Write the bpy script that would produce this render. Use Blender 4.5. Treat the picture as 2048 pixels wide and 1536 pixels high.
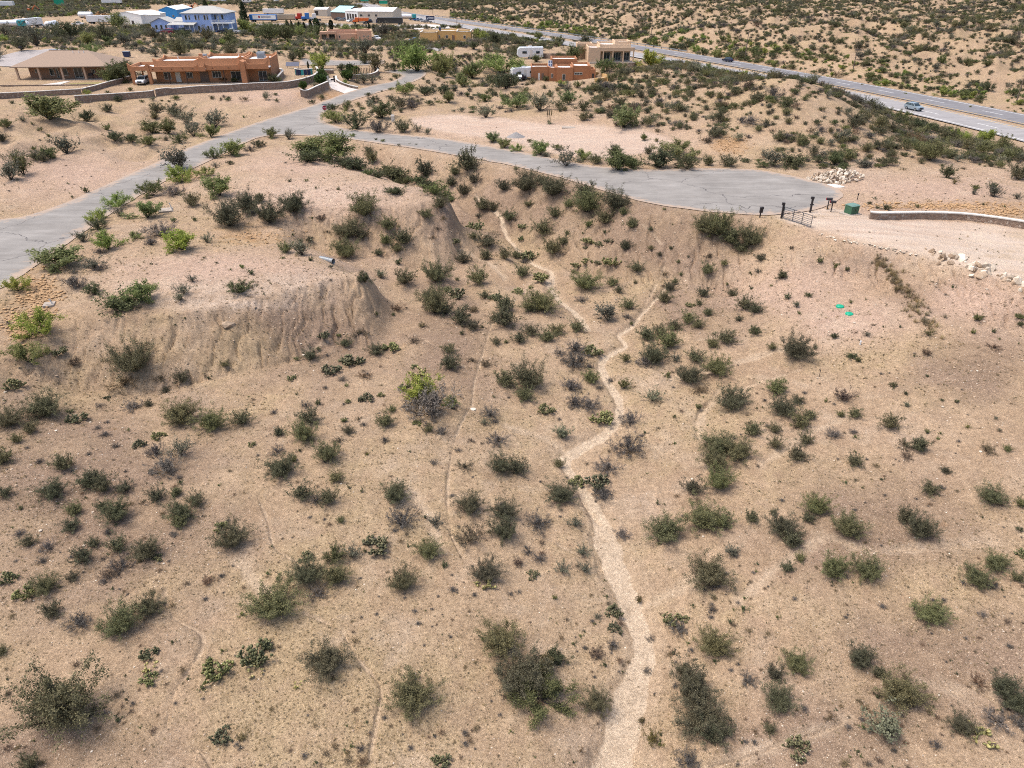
import bpy, bmesh, math, random, time
import numpy as np
from mathutils import Vector, Matrix, geometry

for o in list(bpy.data.objects):
    bpy.data.objects.remove(o, do_unlink=True)
scene = bpy.context.scene
COL = scene.collection
RNG = np.random.default_rng(7)
random.seed(7)
T0 = time.time()

# ------------------------------------------------------------------ camera
FPX = 1420.0                     # focal length in pixels of the 2048 px wide photograph
PITCH = math.radians(30.7)       # camera looks this far below the horizon
CAMZ = 30.0                      # flying height above the valley floor
SP, CP = math.sin(PITCH), math.cos(PITCH)
cam_data = bpy.data.cameras.new("camera")
cam_data.sensor_width = 36.0
cam_data.lens = FPX / 2048.0 * 36.0
cam_data.clip_start = 0.5
cam_data.clip_end = 12000.0
cam = bpy.data.objects.new("camera", cam_data)
COL.objects.link(cam)
cam.location = (0, 0, CAMZ)
cam.rotation_euler = (math.pi / 2 - PITCH, 0, 0)
scene.camera = cam

# ------------------------------------------------------------------ light
SUN_EL, SUN_AZ = math.radians(66), math.radians(-88)      # azimuth from +Y, negative = to the left
world = bpy.data.worlds.new("World")
scene.world = world
world.use_nodes = True
wn = world.node_tree.nodes
wl = world.node_tree.links
for n in list(wn):
    wn.remove(n)
sky = wn.new('ShaderNodeTexSky')
sky.sky_type = 'NISHITA'
sky.sun_disc = False
sky.sun_elevation = SUN_EL
sky.sun_rotation = SUN_AZ
sky.air_density = 1.0
sky.dust_density = 4.0
sky.ozone_density = 1.0
bg = wn.new('ShaderNodeBackground')
bg.inputs['Strength'].default_value = 0.145
wo = wn.new('ShaderNodeOutputWorld')
wl.new(sky.outputs[0], bg.inputs['Color'])
wl.new(bg.outputs[0], wo.inputs['Surface'])
sun_data = bpy.data.lights.new("sun", 'SUN')
sun_data.energy = 1.65
sun_data.angle = math.radians(20)
sun_data.color = (1.0, 0.95, 0.88)
sun = bpy.data.objects.new("sun", sun_data)
COL.objects.link(sun)
sdir = Vector((math.sin(SUN_AZ) * math.cos(SUN_EL), math.cos(SUN_AZ) * math.cos(SUN_EL), math.sin(SUN_EL)))
sun.rotation_euler = sdir.to_track_quat('Z', 'Y').to_euler()
sun.location = (0, 0, 200)
vs = scene.view_settings
vs.view_transform = 'Standard'
vs.look = 'None'
vs.exposure = 0.82
vs.gamma = 1.0
vs.use_curve_mapping = False
scene.cycles.use_denoising = False
scene.cycles.filter_width = 1.05
scene.cycles.max_bounces = 5
scene.cycles.diffuse_bounces = 2
scene.cycles.glossy_bounces = 2
scene.cycles.transmission_bounces = 2
scene.cycles.transparent_max_bounces = 4

# ------------------------------------------------------------------ pixel <-> world
def ray(px, py):
    u = (px - 1024.0) / FPX
    v = (py - 768.0) / FPX
    return u, CP - v * SP, -SP - v * CP

def at(px, py, z):
    """world point at height z seen at pixel (px, py) of the photograph"""
    x, y, dz = ray(px, py)
    t = (z - CAMZ) / dz
    return np.array((x * t, y * t, z))

def project(X, Y, Z):
    zc = Y * CP - (Z - CAMZ) * SP
    yc = -Y * SP - (Z - CAMZ) * CP
    return 1024 + FPX * X / zc, 768 + FPX * yc / zc, zc

# ------------------------------------------------------------------ noise
_perm = np.random.default_rng(3).permutation(512)
_grad = np.random.default_rng(4).uniform(-1, 1, (512, 2))
_grad /= np.linalg.norm(_grad, axis=1)[:, None]

def noise(x, y, seed=0):
    x = np.asarray(x, float) + seed * 17.31
    y = np.asarray(y, float) + seed * 9.77
    xi = np.floor(x).astype(np.int64)
    yi = np.floor(y).astype(np.int64)
    xf, yf = x - xi, y - yi
    u = xf * xf * xf * (xf * (xf * 6 - 15) + 10)
    v = yf * yf * yf * (yf * (yf * 6 - 15) + 10)
    def g(ix, iy, dx, dy):
        h = _perm[(_perm[ix & 511] + iy) & 511]
        gr = _grad[h]
        return gr[..., 0] * dx + gr[..., 1] * dy
    a = g(xi, yi, xf, yf); b = g(xi + 1, yi, xf - 1, yf)
    c = g(xi, yi + 1, xf, yf - 1); d = g(xi + 1, yi + 1, xf - 1, yf - 1)
    return (a + (b - a) * u) + ((c + (d - c) * u) - (a + (b - a) * u)) * v

def fbm(x, y, octaves=4, seed=0, gain=0.5):
    s = 0.0; a = 1.0; f = 1.0
    for k in range(octaves):
        s = s + a * noise(x * f, y * f, seed + k * 3)
        a *= gain; f *= 2.03
    return s

def sstep(a, b, x):
    t = np.clip((x - a) / (b - a), 0, 1)
    return t * t * (3 - 2 * t)

# ------------------------------------------------------------------ terrain control heights: (px, py, height)
ROAD_CTRL = [(-150,540,4.3),(0,510,4.2),(120,440,4.2),(250,380,4.1),(400,310,3.9),(520,262,3.7),(620,240,3.6),(700,205,3.7),(780,178,3.9),(840,155,4.0),(700,122,4.3),
 (760,276,3.8),(900,290,4.2),(1024,316,4.6),(1200,350,4.9),(1350,375,5.2),(1480,380,5.3),(1600,395,5.4),(1680,400,5.4)]
CTRL = [
 # foreground
 (-250,1600,-.6),(0,1536,-1.0),(400,1536,-1.1),(800,1536,-1.4),(1100,1536,-1.9),(1240,1536,-2.5),(1400,1536,-1.9),(1650,1536,-1.2),(2048,1536,-.5),(2300,1600,-.2),
 (-200,1200,.1),(0,1200,-.1),(400,1200,-.4),(700,1230,-.8),(950,1200,-1.2),(1240,1180,-2.1),(1420,1200,-1.5),(1650,1200,-.8),(2048,1200,.2),(2300,1200,.6),
 (-200,950,1.2),(0,950,1.0),(300,950,.3),(700,950,-.2),(950,950,-.7),(1150,915,-1.5),(1300,950,-1.2),(1500,950,-.5),(1800,950,.5),(2048,950,1.4),(2300,950,2),
 (-100,800,1.6),(60,810,1.0),(350,800,.2),(600,800,.2),(850,800,-.3),(1050,800,-.7),(1220,780,-1.2),(1450,770,-.3),(1700,770,.9),(2048,810,2.0),(2300,820,2.6),
 (720,670,.2),(850,650,.1),(980,640,-.1),(1150,640,-.7),(1300,630,-.4),(1450,600,.8),(1600,640,1.9),(1680,600,2.5),
 # valley under the road
 (980,500,-.8),(1080,520,-1.0),(930,425,-.3),(870,500,-.1),(820,560,0),(1180,560,-.9),
 # road bank crest and toe
 (562,270,3.7),(700,284,3.8),(800,296,4.0),(887,310,4.2),(1024,336,4.6),(1124,361,4.8),(1224,391,5.0),(1299,411,5.2),(1399,426,5.4),(1520,437,5.5),(1590,452,5.6),(1650,470,5.6),
 (830,350,1.4),(900,372,.9),(960,400,-.2),(1040,440,-.6),(1120,470,-.7),(1210,500,-.6),(1300,530,-.2),(1400,520,1.7),(1470,500,2.6),
 # road surface
 (-150,540,4.3),(0,510,4.2),(120,440,4.2),(250,380,4.1),(400,310,3.9),(520,262,3.7),(620,240,3.6),(700,205,3.7),(780,178,3.9),(840,155,4.0),(700,122,4.3),
 (760,276,3.8),(900,290,4.2),(1024,316,4.6),(1200,350,4.9),(1350,375,5.2),(1480,380,5.3),(1600,395,5.4),(1680,400,5.4),
 # front-left mound
 (90,570,4.0),(200,618,4.0),(280,622,4.0),(360,614,4.0),(440,602,4.0),(520,585,4.0),(600,562,4.1),(660,552,4.0),(690,556,3.7),
 (640,515,4.0),(540,520,4.2),(430,520,4.3),(260,540,4.2),(150,545,4.1),
 (0,620,3.7),(60,640,3.5),(60,700,2.7),(-60,760,2.6),(20,770,1.7),(140,760,.9),(240,780,.2),(330,778,0),(430,775,0),(540,765,0),(620,735,0),(690,690,0),(740,640,.1),(760,590,.3),(735,560,.9),
 # saddle with culvert
 (660,520,3.2),(610,470,3.6),(500,440,3.9),(380,430,4.0),(280,450,4.1),(690,505,1.9),(720,530,1.0),(760,520,.7),
 # second mound
 (480,330,4.4),(500,370,4.7),(620,345,4.9),(720,372,4.9),(800,395,4.8),(850,398,4.6),(600,412,4.6),(700,413,4.6),(780,412,4.5),(860,412,4.2),
 (640,322,4.7),(720,345,4.7),(800,368,4.7),(850,385,4.4),
 (700,475,1.7),(780,470,1.1),(850,455,.8),(900,440,.6),(580,450,3.5),(760,332,2.0),(700,318,2.6),
 # right bank and pad
 (1700,486,5.6),(1780,505,5.6),(1850,520,5.6),(1950,546,5.6),(2060,580,5.6),(2300,650,5.6),(1800,450,5.6),(1950,480,5.6),(2100,520,5.7),(2300,560,5.7),
 (1740,560,3.4),(1860,668,2.7),(1800,640,2.8),(1640,540,3.7),(1560,500,4.1),(1960,640,3.8),(2060,720,2.9),(2300,760,3),
 (1900,760,1.9),
 # flat lot to the right of the turning circle
 (1700,370,5.5),(1850,390,5.6),(2000,410,5.8),(1800,345,5.3),(1950,350,5.2),(2080,400,5.6),(2300,420,5.6),
 # left of the road
 (60,390,4.6),(150,340,4.6),(0,330,5.2),(60,245,7.0),(130,232,6.6),(190,245,6.0),(230,275,5.0),(0,270,7.0),(-150,280,7.5),(260,300,4.6),
 (340,270,3.3),(420,250,3.4),(330,225,3.6),(450,215,4.6),(560,215,4.2),(600,200,4.2),
 (0,196,5.4),(150,195,5.1),(200,212,4.4),(300,205,4.7),(420,190,5.0),(540,182,5.0),(620,190,4.5),
 (0,166,6.2),(150,160,6.1),(260,158,6.0),(60,140,6.4),(290,170,5.7),(420,167,5.7),(540,164,5.7),(420,150,5.8),(560,150,5.7),(620,160,5.4),(660,175,4.8),
 (0,105,7),(150,95,7),(300,108,6.6),(430,105,6.6),(560,100,5.5),(640,130,4.6),(700,140,4.4),(740,150,4.2),
 # blue house knoll and the yards behind
 (310,66,7.6),(390,66,7.6),(470,64,7.6),(400,85,6.2),(500,85,5.2),(600,90,4.5),(250,70,6),(100,70,6),(0,60,6),
 (690,84,2.6),(740,82,2.4),(640,86,2.8),(560,60,1.5),(700,55,0),(780,50,-.5),(850,48,-1.2),(520,46,1),(620,45,.3),(300,48,3),(400,42,2.5),
 (150,60,4.8),(0,52,5),(200,40,4),(60,30,4),(0,15,4),(200,10,3),(400,15,1),(600,15,0),(540,30,.6),
 # between the road and the highway
 (900,82,2.2),(840,84,2.2),(950,82,2.0),(1000,95,2.5),(900,105,4.2),(850,125,4.6),(980,110,4.0),(1060,115,2.2),(1030,95,1.5),
 (930,165,2.0),(860,175,4.0),(1000,175,3.0),(1060,160,1.2),(1120,163,.8),(1190,160,1.0),(1090,168,4.8),(1060,180,4.6),(1130,185,5.0),
 (1165,124,4.6),(1220,124,4.6),(1275,124,4.4),(1215,140,3.2),(1300,125,2),(1250,150,4),
 (880,232,4.0),(1000,250,4.1),(1150,270,4.4),(1280,290,4.7),(1400,300,5.0),(960,215,4.4),(1200,310,4.8),(1400,330,5.1),
 (1050,215,5.4),(1180,210,6.0),(1300,225,6.4),(1250,180,6.0),(1350,195,7.2),
 (1300,140,8.2),(1390,140,8.4),(1420,150,7.4),(1450,166,6.6),(1500,160,9.5),(1550,154,12.0),(1590,160,12.2),(1630,172,11.2),(1690,196,8.5),(1480,210,8.2),(1560,215,9.4),(1650,240,8.4),(1740,235,5.8),
 (1450,260,6.6),(1560,300,5.9),(1700,300,6.0),(1800,270,3.4),(1900,300,3.8),(2000,310,3.2),(1500,325,5.2),(1650,330,5.4),(1880,262,-1),(2060,310,0),(2300,380,0),
 # highway corridor
 (2060,279,-2.9),(1950,255,-2.9),(1836,230,-2.9),(1740,205,-2.9),(2048,230,-3),(1836,183,-3),(1640,152,-3),(1536,133,-3),(1450,119,-3),(1350,102,-3),(1250,86,-3),(1150,70,-3),(1050,54,-3),(900,36,-3),(800,26,-2.5),(740,14,-2.5),
 (1536,150,-3),(1450,137,-3),(1330,118,-3),(1180,98,-2.5),(1060,74,-2.5),(900,50,-2.4),(2300,330,-3),(2300,280,-3),(690,3,-2),
 # beyond the highway
 (1300,70,-1),(1500,100,0),(1700,120,1),(1900,160,-1),(2048,190,-2),(2300,230,-2),(1200,45,1),(1400,60,4),(1600,70,5),(1800,90,4),(2000,120,3),(2250,150,3),
 (1100,28,2),(1300,28,6),(1500,25,8),(1700,30,7),(1900,35,7),(2100,40,7),(2300,60,7),(1000,15,1),(1300,8,6),(1600,5,7),(2000,5,8),(850,12,0),(500,3,1),(100,3,3),(-200,5,4),(-200,60,6),(-200,150,7),
]
FAR = [(-900,1500,8),(0,1500,8),(900,1500,10),(-2500,4000,20),(0,4000,20),(2500,4000,20),(1000,600,6),(-700,500,6),(-250,150,8),(280,140,2)]
cp = np.array([at(*c) for c in CTRL] + [np.array(f, float) for f in FAR])
# drop near-duplicates that would make the surface fold
keep = []
for i in range(len(cp)):
    if all(np.hypot(*(cp[i, :2] - cp[j, :2])) > 0.8 for j in keep):
        keep.append(i)
cp = cp[keep]
def _k(d2):
    return np.sqrt(d2 + 0.8 ** 2)
_d2 = ((cp[:, None, :2] - cp[None, :, :2]) ** 2).sum(-1)
_nc = len(cp)
_A = np.zeros((_nc + 1, _nc + 1))
_A[:_nc, :_nc] = _k(_d2) - np.eye(_nc) * 0.04
_A[:_nc, _nc] = 1; _A[_nc, :_nc] = 1
_w = np.linalg.solve(_A, np.append(cp[:, 2], 0))
def base_height(X, Y):
    X = np.asarray(X, float); Y = np.asarray(Y, float)
    out = np.empty(X.shape)
    xf, yf, of = X.ravel(), Y.ravel(), out.ravel()
    for i in range(0, len(xf), 20000):
        d2 = (xf[i:i + 20000, None] - cp[None, :, 0]) ** 2 + (yf[i:i + 20000, None] - cp[None, :, 1]) ** 2
        of[i:i + 20000] = _k(d2) @ _w[:_nc] + _w[_nc]
    return of.reshape(X.shape)

# ------------------------------------------------------------------ terrain grid (a fan, finer near the valley)
th_in = np.linspace(-40, 40, 760)
th_out = np.array([-62, -56, -51, -47, -44, -42, -41])
TH = np.radians(np.concatenate([th_out, th_in, -th_out[::-1]]))
py_rows = np.concatenate([np.arange(1640, 60, -2.0), np.arange(60, -58, -1.0)])
dep = []
for py in py_rows:
    x, y, dz = ray(1024, py)
    dep.append(math.hypot(x, y) / -dz * CAMZ)
RR = np.array(dep)
RR = np.concatenate([np.linspace(4, RR[0] * .97, 14), RR, RR[-1] * np.array([1.06, 1.15, 1.3, 1.5, 1.8, 2.2, 2.8, 3.6])])
NR, NT = len(RR), len(TH)
GX = RR[:, None] * np.sin(TH)[None, :]
GY = RR[:, None] * np.cos(TH)[None, :]
GB = base_height(GX, GY)

def interp_grid(G, X, Y):
    r = np.hypot(X, Y); t = np.arctan2(X, Y)
    fi = np.interp(r, RR, np.arange(NR)); fj = np.interp(t, TH, np.arange(NT))
    i0 = np.clip(fi.astype(int), 0, NR - 2); j0 = np.clip(fj.astype(int), 0, NT - 2)
    a = fi - i0; b = fj - j0
    return (G[i0, j0] * (1 - a) * (1 - b) + G[i0 + 1, j0] * a * (1 - b) + G[i0, j0 + 1] * (1 - a) * b + G[i0 + 1, j0 + 1] * a * b)

def cast(px, py, G=None):
    """first terrain point seen through pixel (px, py)"""
    G = GH if G is None else G
    x, y, dz = ray(px, py)
    hz = math.hypot(x, y)
    fj = np.interp(math.atan2(x, y), TH, np.arange(NT))
    j0 = min(int(fj), NT - 2); b = fj - j0
    prof = G[:, j0] * (1 - b) + G[:, j0 + 1] * b
    rz = CAMZ + dz / hz * RR
    below = np.nonzero(rz <= prof)[0]
    k = below[0] if len(below) else NR - 1
    k = max(k, 1)
    d0 = rz[k - 1] - prof[k - 1]; d1 = rz[k] - prof[k]
    f = d0 / (d0 - d1) if d0 != d1 else 0
    f = min(max(f, 0), 1)
    r = RR[k - 1] + f * (RR[k] - RR[k - 1])
    return np.array((x / hz * r, y / hz * r, prof[k - 1] + f * (prof[k] - prof[k - 1])))

def in_poly(X, Y, poly):
    inside = np.zeros(X.shape, bool)
    n = len(poly)
    for i in range(n):
        x0, y0 = poly[i][0], poly[i][1]
        x1, y1 = poly[(i + 1) % n][0], poly[(i + 1) % n][1]
        if y0 == y1:
            continue
        c = ((y0 > Y) != (y1 > Y)) & (X < (x1 - x0) * (Y - y0) / (y1 - y0) + x0)
        inside ^= c
    return inside

def blur(M, n=2):
    for _ in range(n):
        P = np.pad(M, 1, mode='edge')
        M = (P[:-2, 1:-1] + P[2:, 1:-1] + P[1:-1, :-2] + P[1:-1, 2:] + 2 * P[1:-1, 1:-1]) / 6
    return M

def dist_poly(X, Y, pts, closed=False):
    """distance to a polyline and the parameter (0..n-1) along it"""
    best = np.full(X.shape, 1e9); par = np.zeros(X.shape)
    for i in range(len(pts) - 1 + closed):
        p = pts[i]; q = pts[(i + 1) % len(pts)]
        dx, dy = q[0] - p[0], q[1] - p[1]
        L = dx * dx + dy * dy + 1e-12
        t = np.clip(((X - p[0]) * dx + (Y - p[1]) * dy) / L, 0, 1)
        d = np.hypot(X - p[0] - t * dx, Y - p[1] - t * dy)
        m = d < best
        best = np.where(m, d, best); par = np.where(m, i + t, par)
    return best, par

def smooth_line(pts, n=6):
    pts = [np.array(p, float) for p in pts]
    out = []
    P = [2 * pts[0] - pts[1]] + pts + [2 * pts[-1] - pts[-2]]
    for i in range(1, len(P) - 2):
        for k in range(n):
            t = k / n
            p0, p1, p2, p3 = P[i - 1], P[i], P[i + 1], P[i + 2]
            out.append(0.5 * ((2 * p1) + (-p0 + p2) * t + (2 * p0 - 5 * p1 + 4 * p2 - p3) * t * t + (-p0 + 3 * p1 - 3 * p2 + p3) * t ** 3))
    out.append(pts[-1])
    return out

# ------------------------------------------------------------------ where the roads, washes and lots lie
ROAD_PX = [(-220,640),(-150,610),(-60,580),(0,578),(36,556),(72,533),(120,498),(175,460),(250,410),(332,362),(380,340),(425,319),(512,277),(562,271),(620,272),(687,277),(762,288),(820,296),(887,307),(960,320),(1024,332),(1124,357),(1224,387),(1299,407),(1399,422),(1470,428),(1536,431),(1580,427),(1630,420),(1668,405),(1686,388),(1660,372),(1611,359),(1560,347),(1500,339),(1399,337),(1330,339),(1274,339),(1186,332),(1106,317),(1024,301),(940,286),(862,275),(762,266),(700,259),(667,251),(648,243),(645,232),(660,219),(700,203),(750,187),(800,173),(836,160),(852,149),(846,141),(826,138),(800,139),(775,141),(770,144),(795,148),(800,154),(782,164),(750,170),(722,177),(690,187),(655,200),(625,211),(570,228),(512,246),(440,272),(375,297),(332,316),(270,344),(212,370),(150,398),(95,419),(40,435),(0,440),(-100,470),(-220,510)]
UPPER_PX = [(598,117),(640,119),(690,121),(745,120),(770,121),(768,127),(735,131),(690,131),(640,132),(600,131)]
_rs = np.array([at(*c) for c in CTRL if (c in ROAD_CTRL)])
def _rb(x, y):
    x = np.asarray(x) / 60.0; y = (np.asarray(y) - 120) / 60.0
    return np.stack([np.ones_like(x), x, y, x * x, x * y, y * y, x ** 3, x * x * y, x * y * y, y ** 3], -1)
_rc = np.linalg.lstsq(np.vstack([_rb(_rs[:, 0], _rs[:, 1]), .05 * np.eye(10)]), np.append(_rs[:, 2], np.zeros(10)), rcond=None)[0]
def road_z(x, y):
    return np.clip(_rb(x, y) @ _rc, 3.2, 6.0)
def at_road(px, py):
    z = 4.2
    for _ in range(12):
        p = at(px, py, z); z = .5 * z + .5 * float(road_z(p[0], p[1]))
    return at(px, py, z)
road_poly = smooth_line([at_road(x, y) for x, y in ROAD_PX], 3)
upper_poly = [at_road(x, y) for x, y in UPPER_PX]
m_road = in_poly(GX, GY, road_poly) | in_poly(GX, GY, upper_poly)
rd = np.full(GX.shape, 1e9)
_rr = (RR > 55) & (RR < 330)
rd[_rr] = np.minimum(dist_poly(GX[_rr], GY[_rr], road_poly, True)[0], dist_poly(GX[_rr], GY[_rr], upper_poly, True)[0])
rd = np.where(m_road, 0, rd)
_bw = 1 - sstep(.9, 5.5, rd)
GB = GB * (1 - _bw) + np.where(_bw > 0, road_z(GX, GY), 0) * _bw
LOT_PX = [(820,238),(900,230),(1000,232),(1080,246),(1180,252),(1260,255),(1310,265),(1350,282),(1320,300),(1260,312),(1180,318),(1110,308),(1030,285),(960,275),(880,262),(830,252)]
lot_poly = [cast(x, y, GB) for x, y in LOT_PX]
DRIVE_PX = [(1545,432),(1600,424),(1665,414),(1720,428),(1760,440),(1850,440),(1950,446),(2048,458),(2300,500),(2300,650),(2060,575),(1950,540),(1830,508),(1720,482),(1640,462),(1580,448)]
drive_poly = [cast(x, y, GB) for x, y in DRIVE_PX]
HWN = [at(*p) for p in [(2300,334,-2.9),(2180,304,-2.9),(2048,270,-2.9),(1940,245,-2.9),(1836,222,-2.9),(1740,199,-2.9),(1640,178,-2.9),(1536,156,-2.9),(1450,142,-2.9),(1350,125,-2.9),(1250,108,-2.8),(1150,89,-2.8),(1050,71,-2.7),(900,49,-2.6),(830,34,-2.5),(770,20,-2.5),(740,9,-2.5)]]
HWF = [at(*p) for p in [(2300,291,-3),(2180,268,-3),(2048,241,-3),(1940,218,-3),(1836,195,-3),(1740,175,-3),(1640,158,-3),(1536,142,-3),(1450,126,-3),(1350,108,-3),(1250,93,-3),(1150,77,-3),(1050,61,-3),(900,41,-3),(810,28,-2.6),(755,16,-2.5),(722,6,-2.5)]]
def straighten(P, n=2):
    """a highway runs in one long easy curve"""
    P = np.array(P)
    t = np.concatenate([[0], np.cumsum(np.hypot(*np.diff(P[:, :2], axis=0).T))])
    cx = np.polyfit(t, P[:, 0], 4); cy = np.polyfit(t, P[:, 1], 4); cz = np.polyfit(t, P[:, 2], 1)
    s = np.arange(t[0], t[-1], 6.0)
    return [np.array((np.polyval(cx, v), np.polyval(cy, v), np.polyval(cz, v))) for v in s]
HWN = straighten(HWN); HWF = straighten(HWF)
HW_HALF = 6.0

WASH = [((1225,1600),0.90),((1238,1480),0.86),((1262,1390),0.79),((1288,1300),0.54),((1272,1230),0.68),((1240,1150),0.83),((1215,1085),0.79),((1195,1020),0.54),((1160,970),0.32),((1130,918),0.43),((1160,892),0.72),((1205,868),0.43),((1236,835),0.40),((1238,795),0.43),((1214,760),0.36),((1204,722),0.32),((1230,702),0.27),((1252,690),0.23),((1238,668),0.20),((1262,650),0.23),((1290,620),0.18),((1330,580),0.14)]
WASH2 = [((1176,655),.35),((1160,632),.35),((1130,606),.35),((1112,590),.35),((1100,570),.4),((1104,545),.35),((1080,528),.25),((1045,508),.22),((1015,480),.2),((1000,455),.2),((980,430),.2),((955,415),.2)]
RILLS = [
 [(1130,940),(1168,1000),(1200,1040)], [(1440,775),(1410,810),(1392,840),(1396,870)], [(1600,740),(1500,770),(1440,790),(1412,808)],
 [(940,815),(912,870),(900,930),(895,1000),(900,1060),(925,1110)], [(330,1180),(345,1230),(400,1262),(405,1290),(385,1330),(350,1380),(335,1440)],
 [(610,1225),(680,1260),(710,1310),(760,1370),(755,1430),(735,1530)], [(1060,1055),(1120,1090),(1200,1130)], [(515,990),(535,1040),(550,1095),(590,1120)],
 [(1880,1370),(1940,1385),(1990,1395)], [(1430,1530),(1500,1510),(1560,1490),(1640,1465),(1700,1440)], [(1160,1050),(1190,1062),(1215,1075)],
 [(985,645),(970,690),(950,760),(945,810)], [(850,680),(890,705),(930,730)], [(1880,1095),(1960,1085),(2048,1060)], [(1640,1070),(1740,1100),(1830,1095)],
 [(1340,690),(1420,675),(1500,650)], [(1330,545),(1290,610),(1262,650)], [(1270,470),(1310,520),(1330,545)], [(600,700),(660,680)],
 [(420,1530),(400,1500),(350,1478),(335,1450)],
]
wash_w = smooth_line([np.append(cast(x, y, GB), w) for (x, y), w in WASH], 4)
wash2_w = smooth_line([np.append(cast(x, y, GB), w) for (x, y), w in WASH2], 4)
rill_w = [smooth_line([cast(x, y, GB) for x, y in r], 3) for r in RILLS]

# crests: each bank keeps a sharp edge, an even face and a clear toe
def crest(rim_px, z, tan, zfoot, lo, hi, back=0.0, reach=11.0):
    global GB
    gx, gy, _ = project(GX, GY, GB)
    R = [at(px, py, z) if z is not None else at_road(px, py) for px, py in rim_px]
    R = smooth_line(R, 4)
    sel = (gx > lo[0] - 60) & (gx < hi[1] + 60) & (gy > 230) & (gy < 900)
    X, Y = GX[sel], GY[sel]
    d, par = dist_poly(X, Y, R)
    zr = np.interp(par, np.arange(len(R)), [q[2] for q in R])
    A_ = np.array(R); i0 = np.clip(par.astype(int), 0, len(R) - 2)
    dx, dy = A_[i0 + 1, 0] - A_[i0, 0], A_[i0 + 1, 1] - A_[i0, 1]
    side = (X - A_[i0, 0]) * dy - (Y - A_[i0, 1]) * dx         # > 0 : on the valley side
    w = sstep(lo[0], lo[1], gx[sel]) * (1 - sstep(hi[0], hi[1], gx[sel]))
    g = GB[sel]
    jag = .35 * noise(X / 1.1, Y / 1.1, 101)
    foot = np.minimum(g, zfoot)
    face = np.maximum(foot, zr - tan * np.maximum(d + jag, 0))
    front = w * (side > 0) * (1 - sstep(reach * .7, reach, d))
    g = g * (1 - front) + face * front
    if back:
        bk = w * (side <= 0) * (1 - sstep(.5, back, d))
        g = g * (1 - bk) + np.maximum(g, zr) * bk
    GB[sel] = g
crest([(110,612),(150,626),(200,631),(280,633),(360,625),(440,611),(520,594),(600,571),(660,557),(705,556),(728,547)], 4.05, .66, .15, (95, 165), (725, 790), 4)
crest([(560,420),(600,414),(700,415),(780,414),(840,411),(875,403),(892,391)], 4.65, .62, .9, (555, 640), (890, 930), 4)
crest([(1560,447),(1640,466),(1720,486),(1830,512),(1950,545),(2060,580),(2300,650)], 5.6, .50, 3.2, (1590, 1690), (2500, 2600), 3)
crest([(690,282),(762,292),(887,312),(1024,338),(1124,363),(1224,393),(1299,413),(1399,428),(1536,440)], None, .62, .1, (740, 860), (1440, 1540), 0, 13)

GPX, GPY, GZC = project(GX, GY, GB)
m_lot = in_poly(GX, GY, lot_poly); m_drive = in_poly(GX, GY, drive_poly)
hw_d = np.full(GX.shape, 1e9); hw_z = np.zeros(GX.shape)
far_rows = RR > 120
Xs, Ys = GX[far_rows], GY[far_rows]
for L, zz in ((HWN, -2.9), (HWF, -3.0)):
    d, p = dist_poly(Xs, Ys, L[::2])
    hw_d[far_rows] = np.minimum(hw_d[far_rows], d)
hw_z[:] = -3.0 + 0.4 * sstep(300, 600, np.hypot(GX, GY))
# houses and walls stand on levelled ground
PADS_PX = [[(0,205),(0,140),(230,120),(300,115),(580,118),(660,140),(640,165),(560,188),(300,200),(150,202)],
           [(300,72),(300,50),(480,48),(480,70)], [(1020,172),(1020,130),(1290,98),(1290,140),(1200,165)], [(835,88),(835,66),(960,64),(960,88)], [(635,90),(635,64),(760,64),(760,90)], [(480,54),(480,30),(880,30),(880,60),(700,60)]]
m_pad = np.zeros(GX.shape, bool)
for P in PADS_PX:
    m_pad |= in_poly(GPX, GPY, P)
calm = blur((m_road | m_lot | m_drive | m_pad).astype(float), 5)
calm = np.maximum(calm, 1 - sstep(1.0, 3.5, rd))
calm = np.maximum(calm, 1 - sstep(6, 13, hw_d))

# ------------------------------------------------------------------ relief
slope_y = np.gradient(GB, axis=0) / np.gradient(RR)[:, None]
steep = blur(sstep(0.25, 0.5, np.abs(slope_y)), 1)
H = GB.copy()
hwl = 1 - sstep(7.5, 16, hw_d)
H = H * (1 - hwl) + hw_z * hwl
rough = 1 - calm
near = 1 - sstep(90, 160, RR)[:, None]
H += rough * near * (0.22 * fbm(GX / 6.5, GY / 6.5, 3, 1) + 0.07 * fbm(GX / 1.6, GY / 1.6, 3, 5))
H += near * (0.15 + .85 * rough) * (0.022 * fbm(GX / .45, GY / .45, 2, 9))
mid = sstep(95, 140, RR)[:, None] * (1 - sstep(14, 60, hw_d) * 0) * rough
H += mid * (1.0 * fbm(GX / 16, GY / 16, 3, 21) + 0.25 * fbm(GX / 4, GY / 4, 2, 25))
beyond = sstep(230, 300, GY + 1.2 * GX - 60) * sstep(10, 60, hw_d)
rid = 1 - 2 * np.abs(fbm(GX / 38, GY / 30, 3, 31))
H += beyond * rough * (3.8 * (rid - 0.45) * (1 - sstep(560, 800, GY)) + 1.9 * fbm(GX / 8, GY / 8, 3, 37))
# erosion gullies run down the steep faces
gx_ = GX + .9 * noise(GX / 2.2, GY / 2.2, 44)
gul = np.clip(1 - 11 * np.abs(fbm(gx_ / 1.5, GY / 9, 3, 41)), 0, 1) * np.clip(.55 + 1.3 * noise(GX / 1.4, GY / 2.2, 46), 0, 1)
gul2 = np.clip(1 - 4 * np.abs(fbm(gx_ / .7, GY / 5, 2, 49)), 0, 1)
H -= near * rough * steep * (0.55 * gul + .12 * gul2 + .10 * np.clip(fbm(GX / .5, GY / .5, 2, 48), 0, 1))
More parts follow.
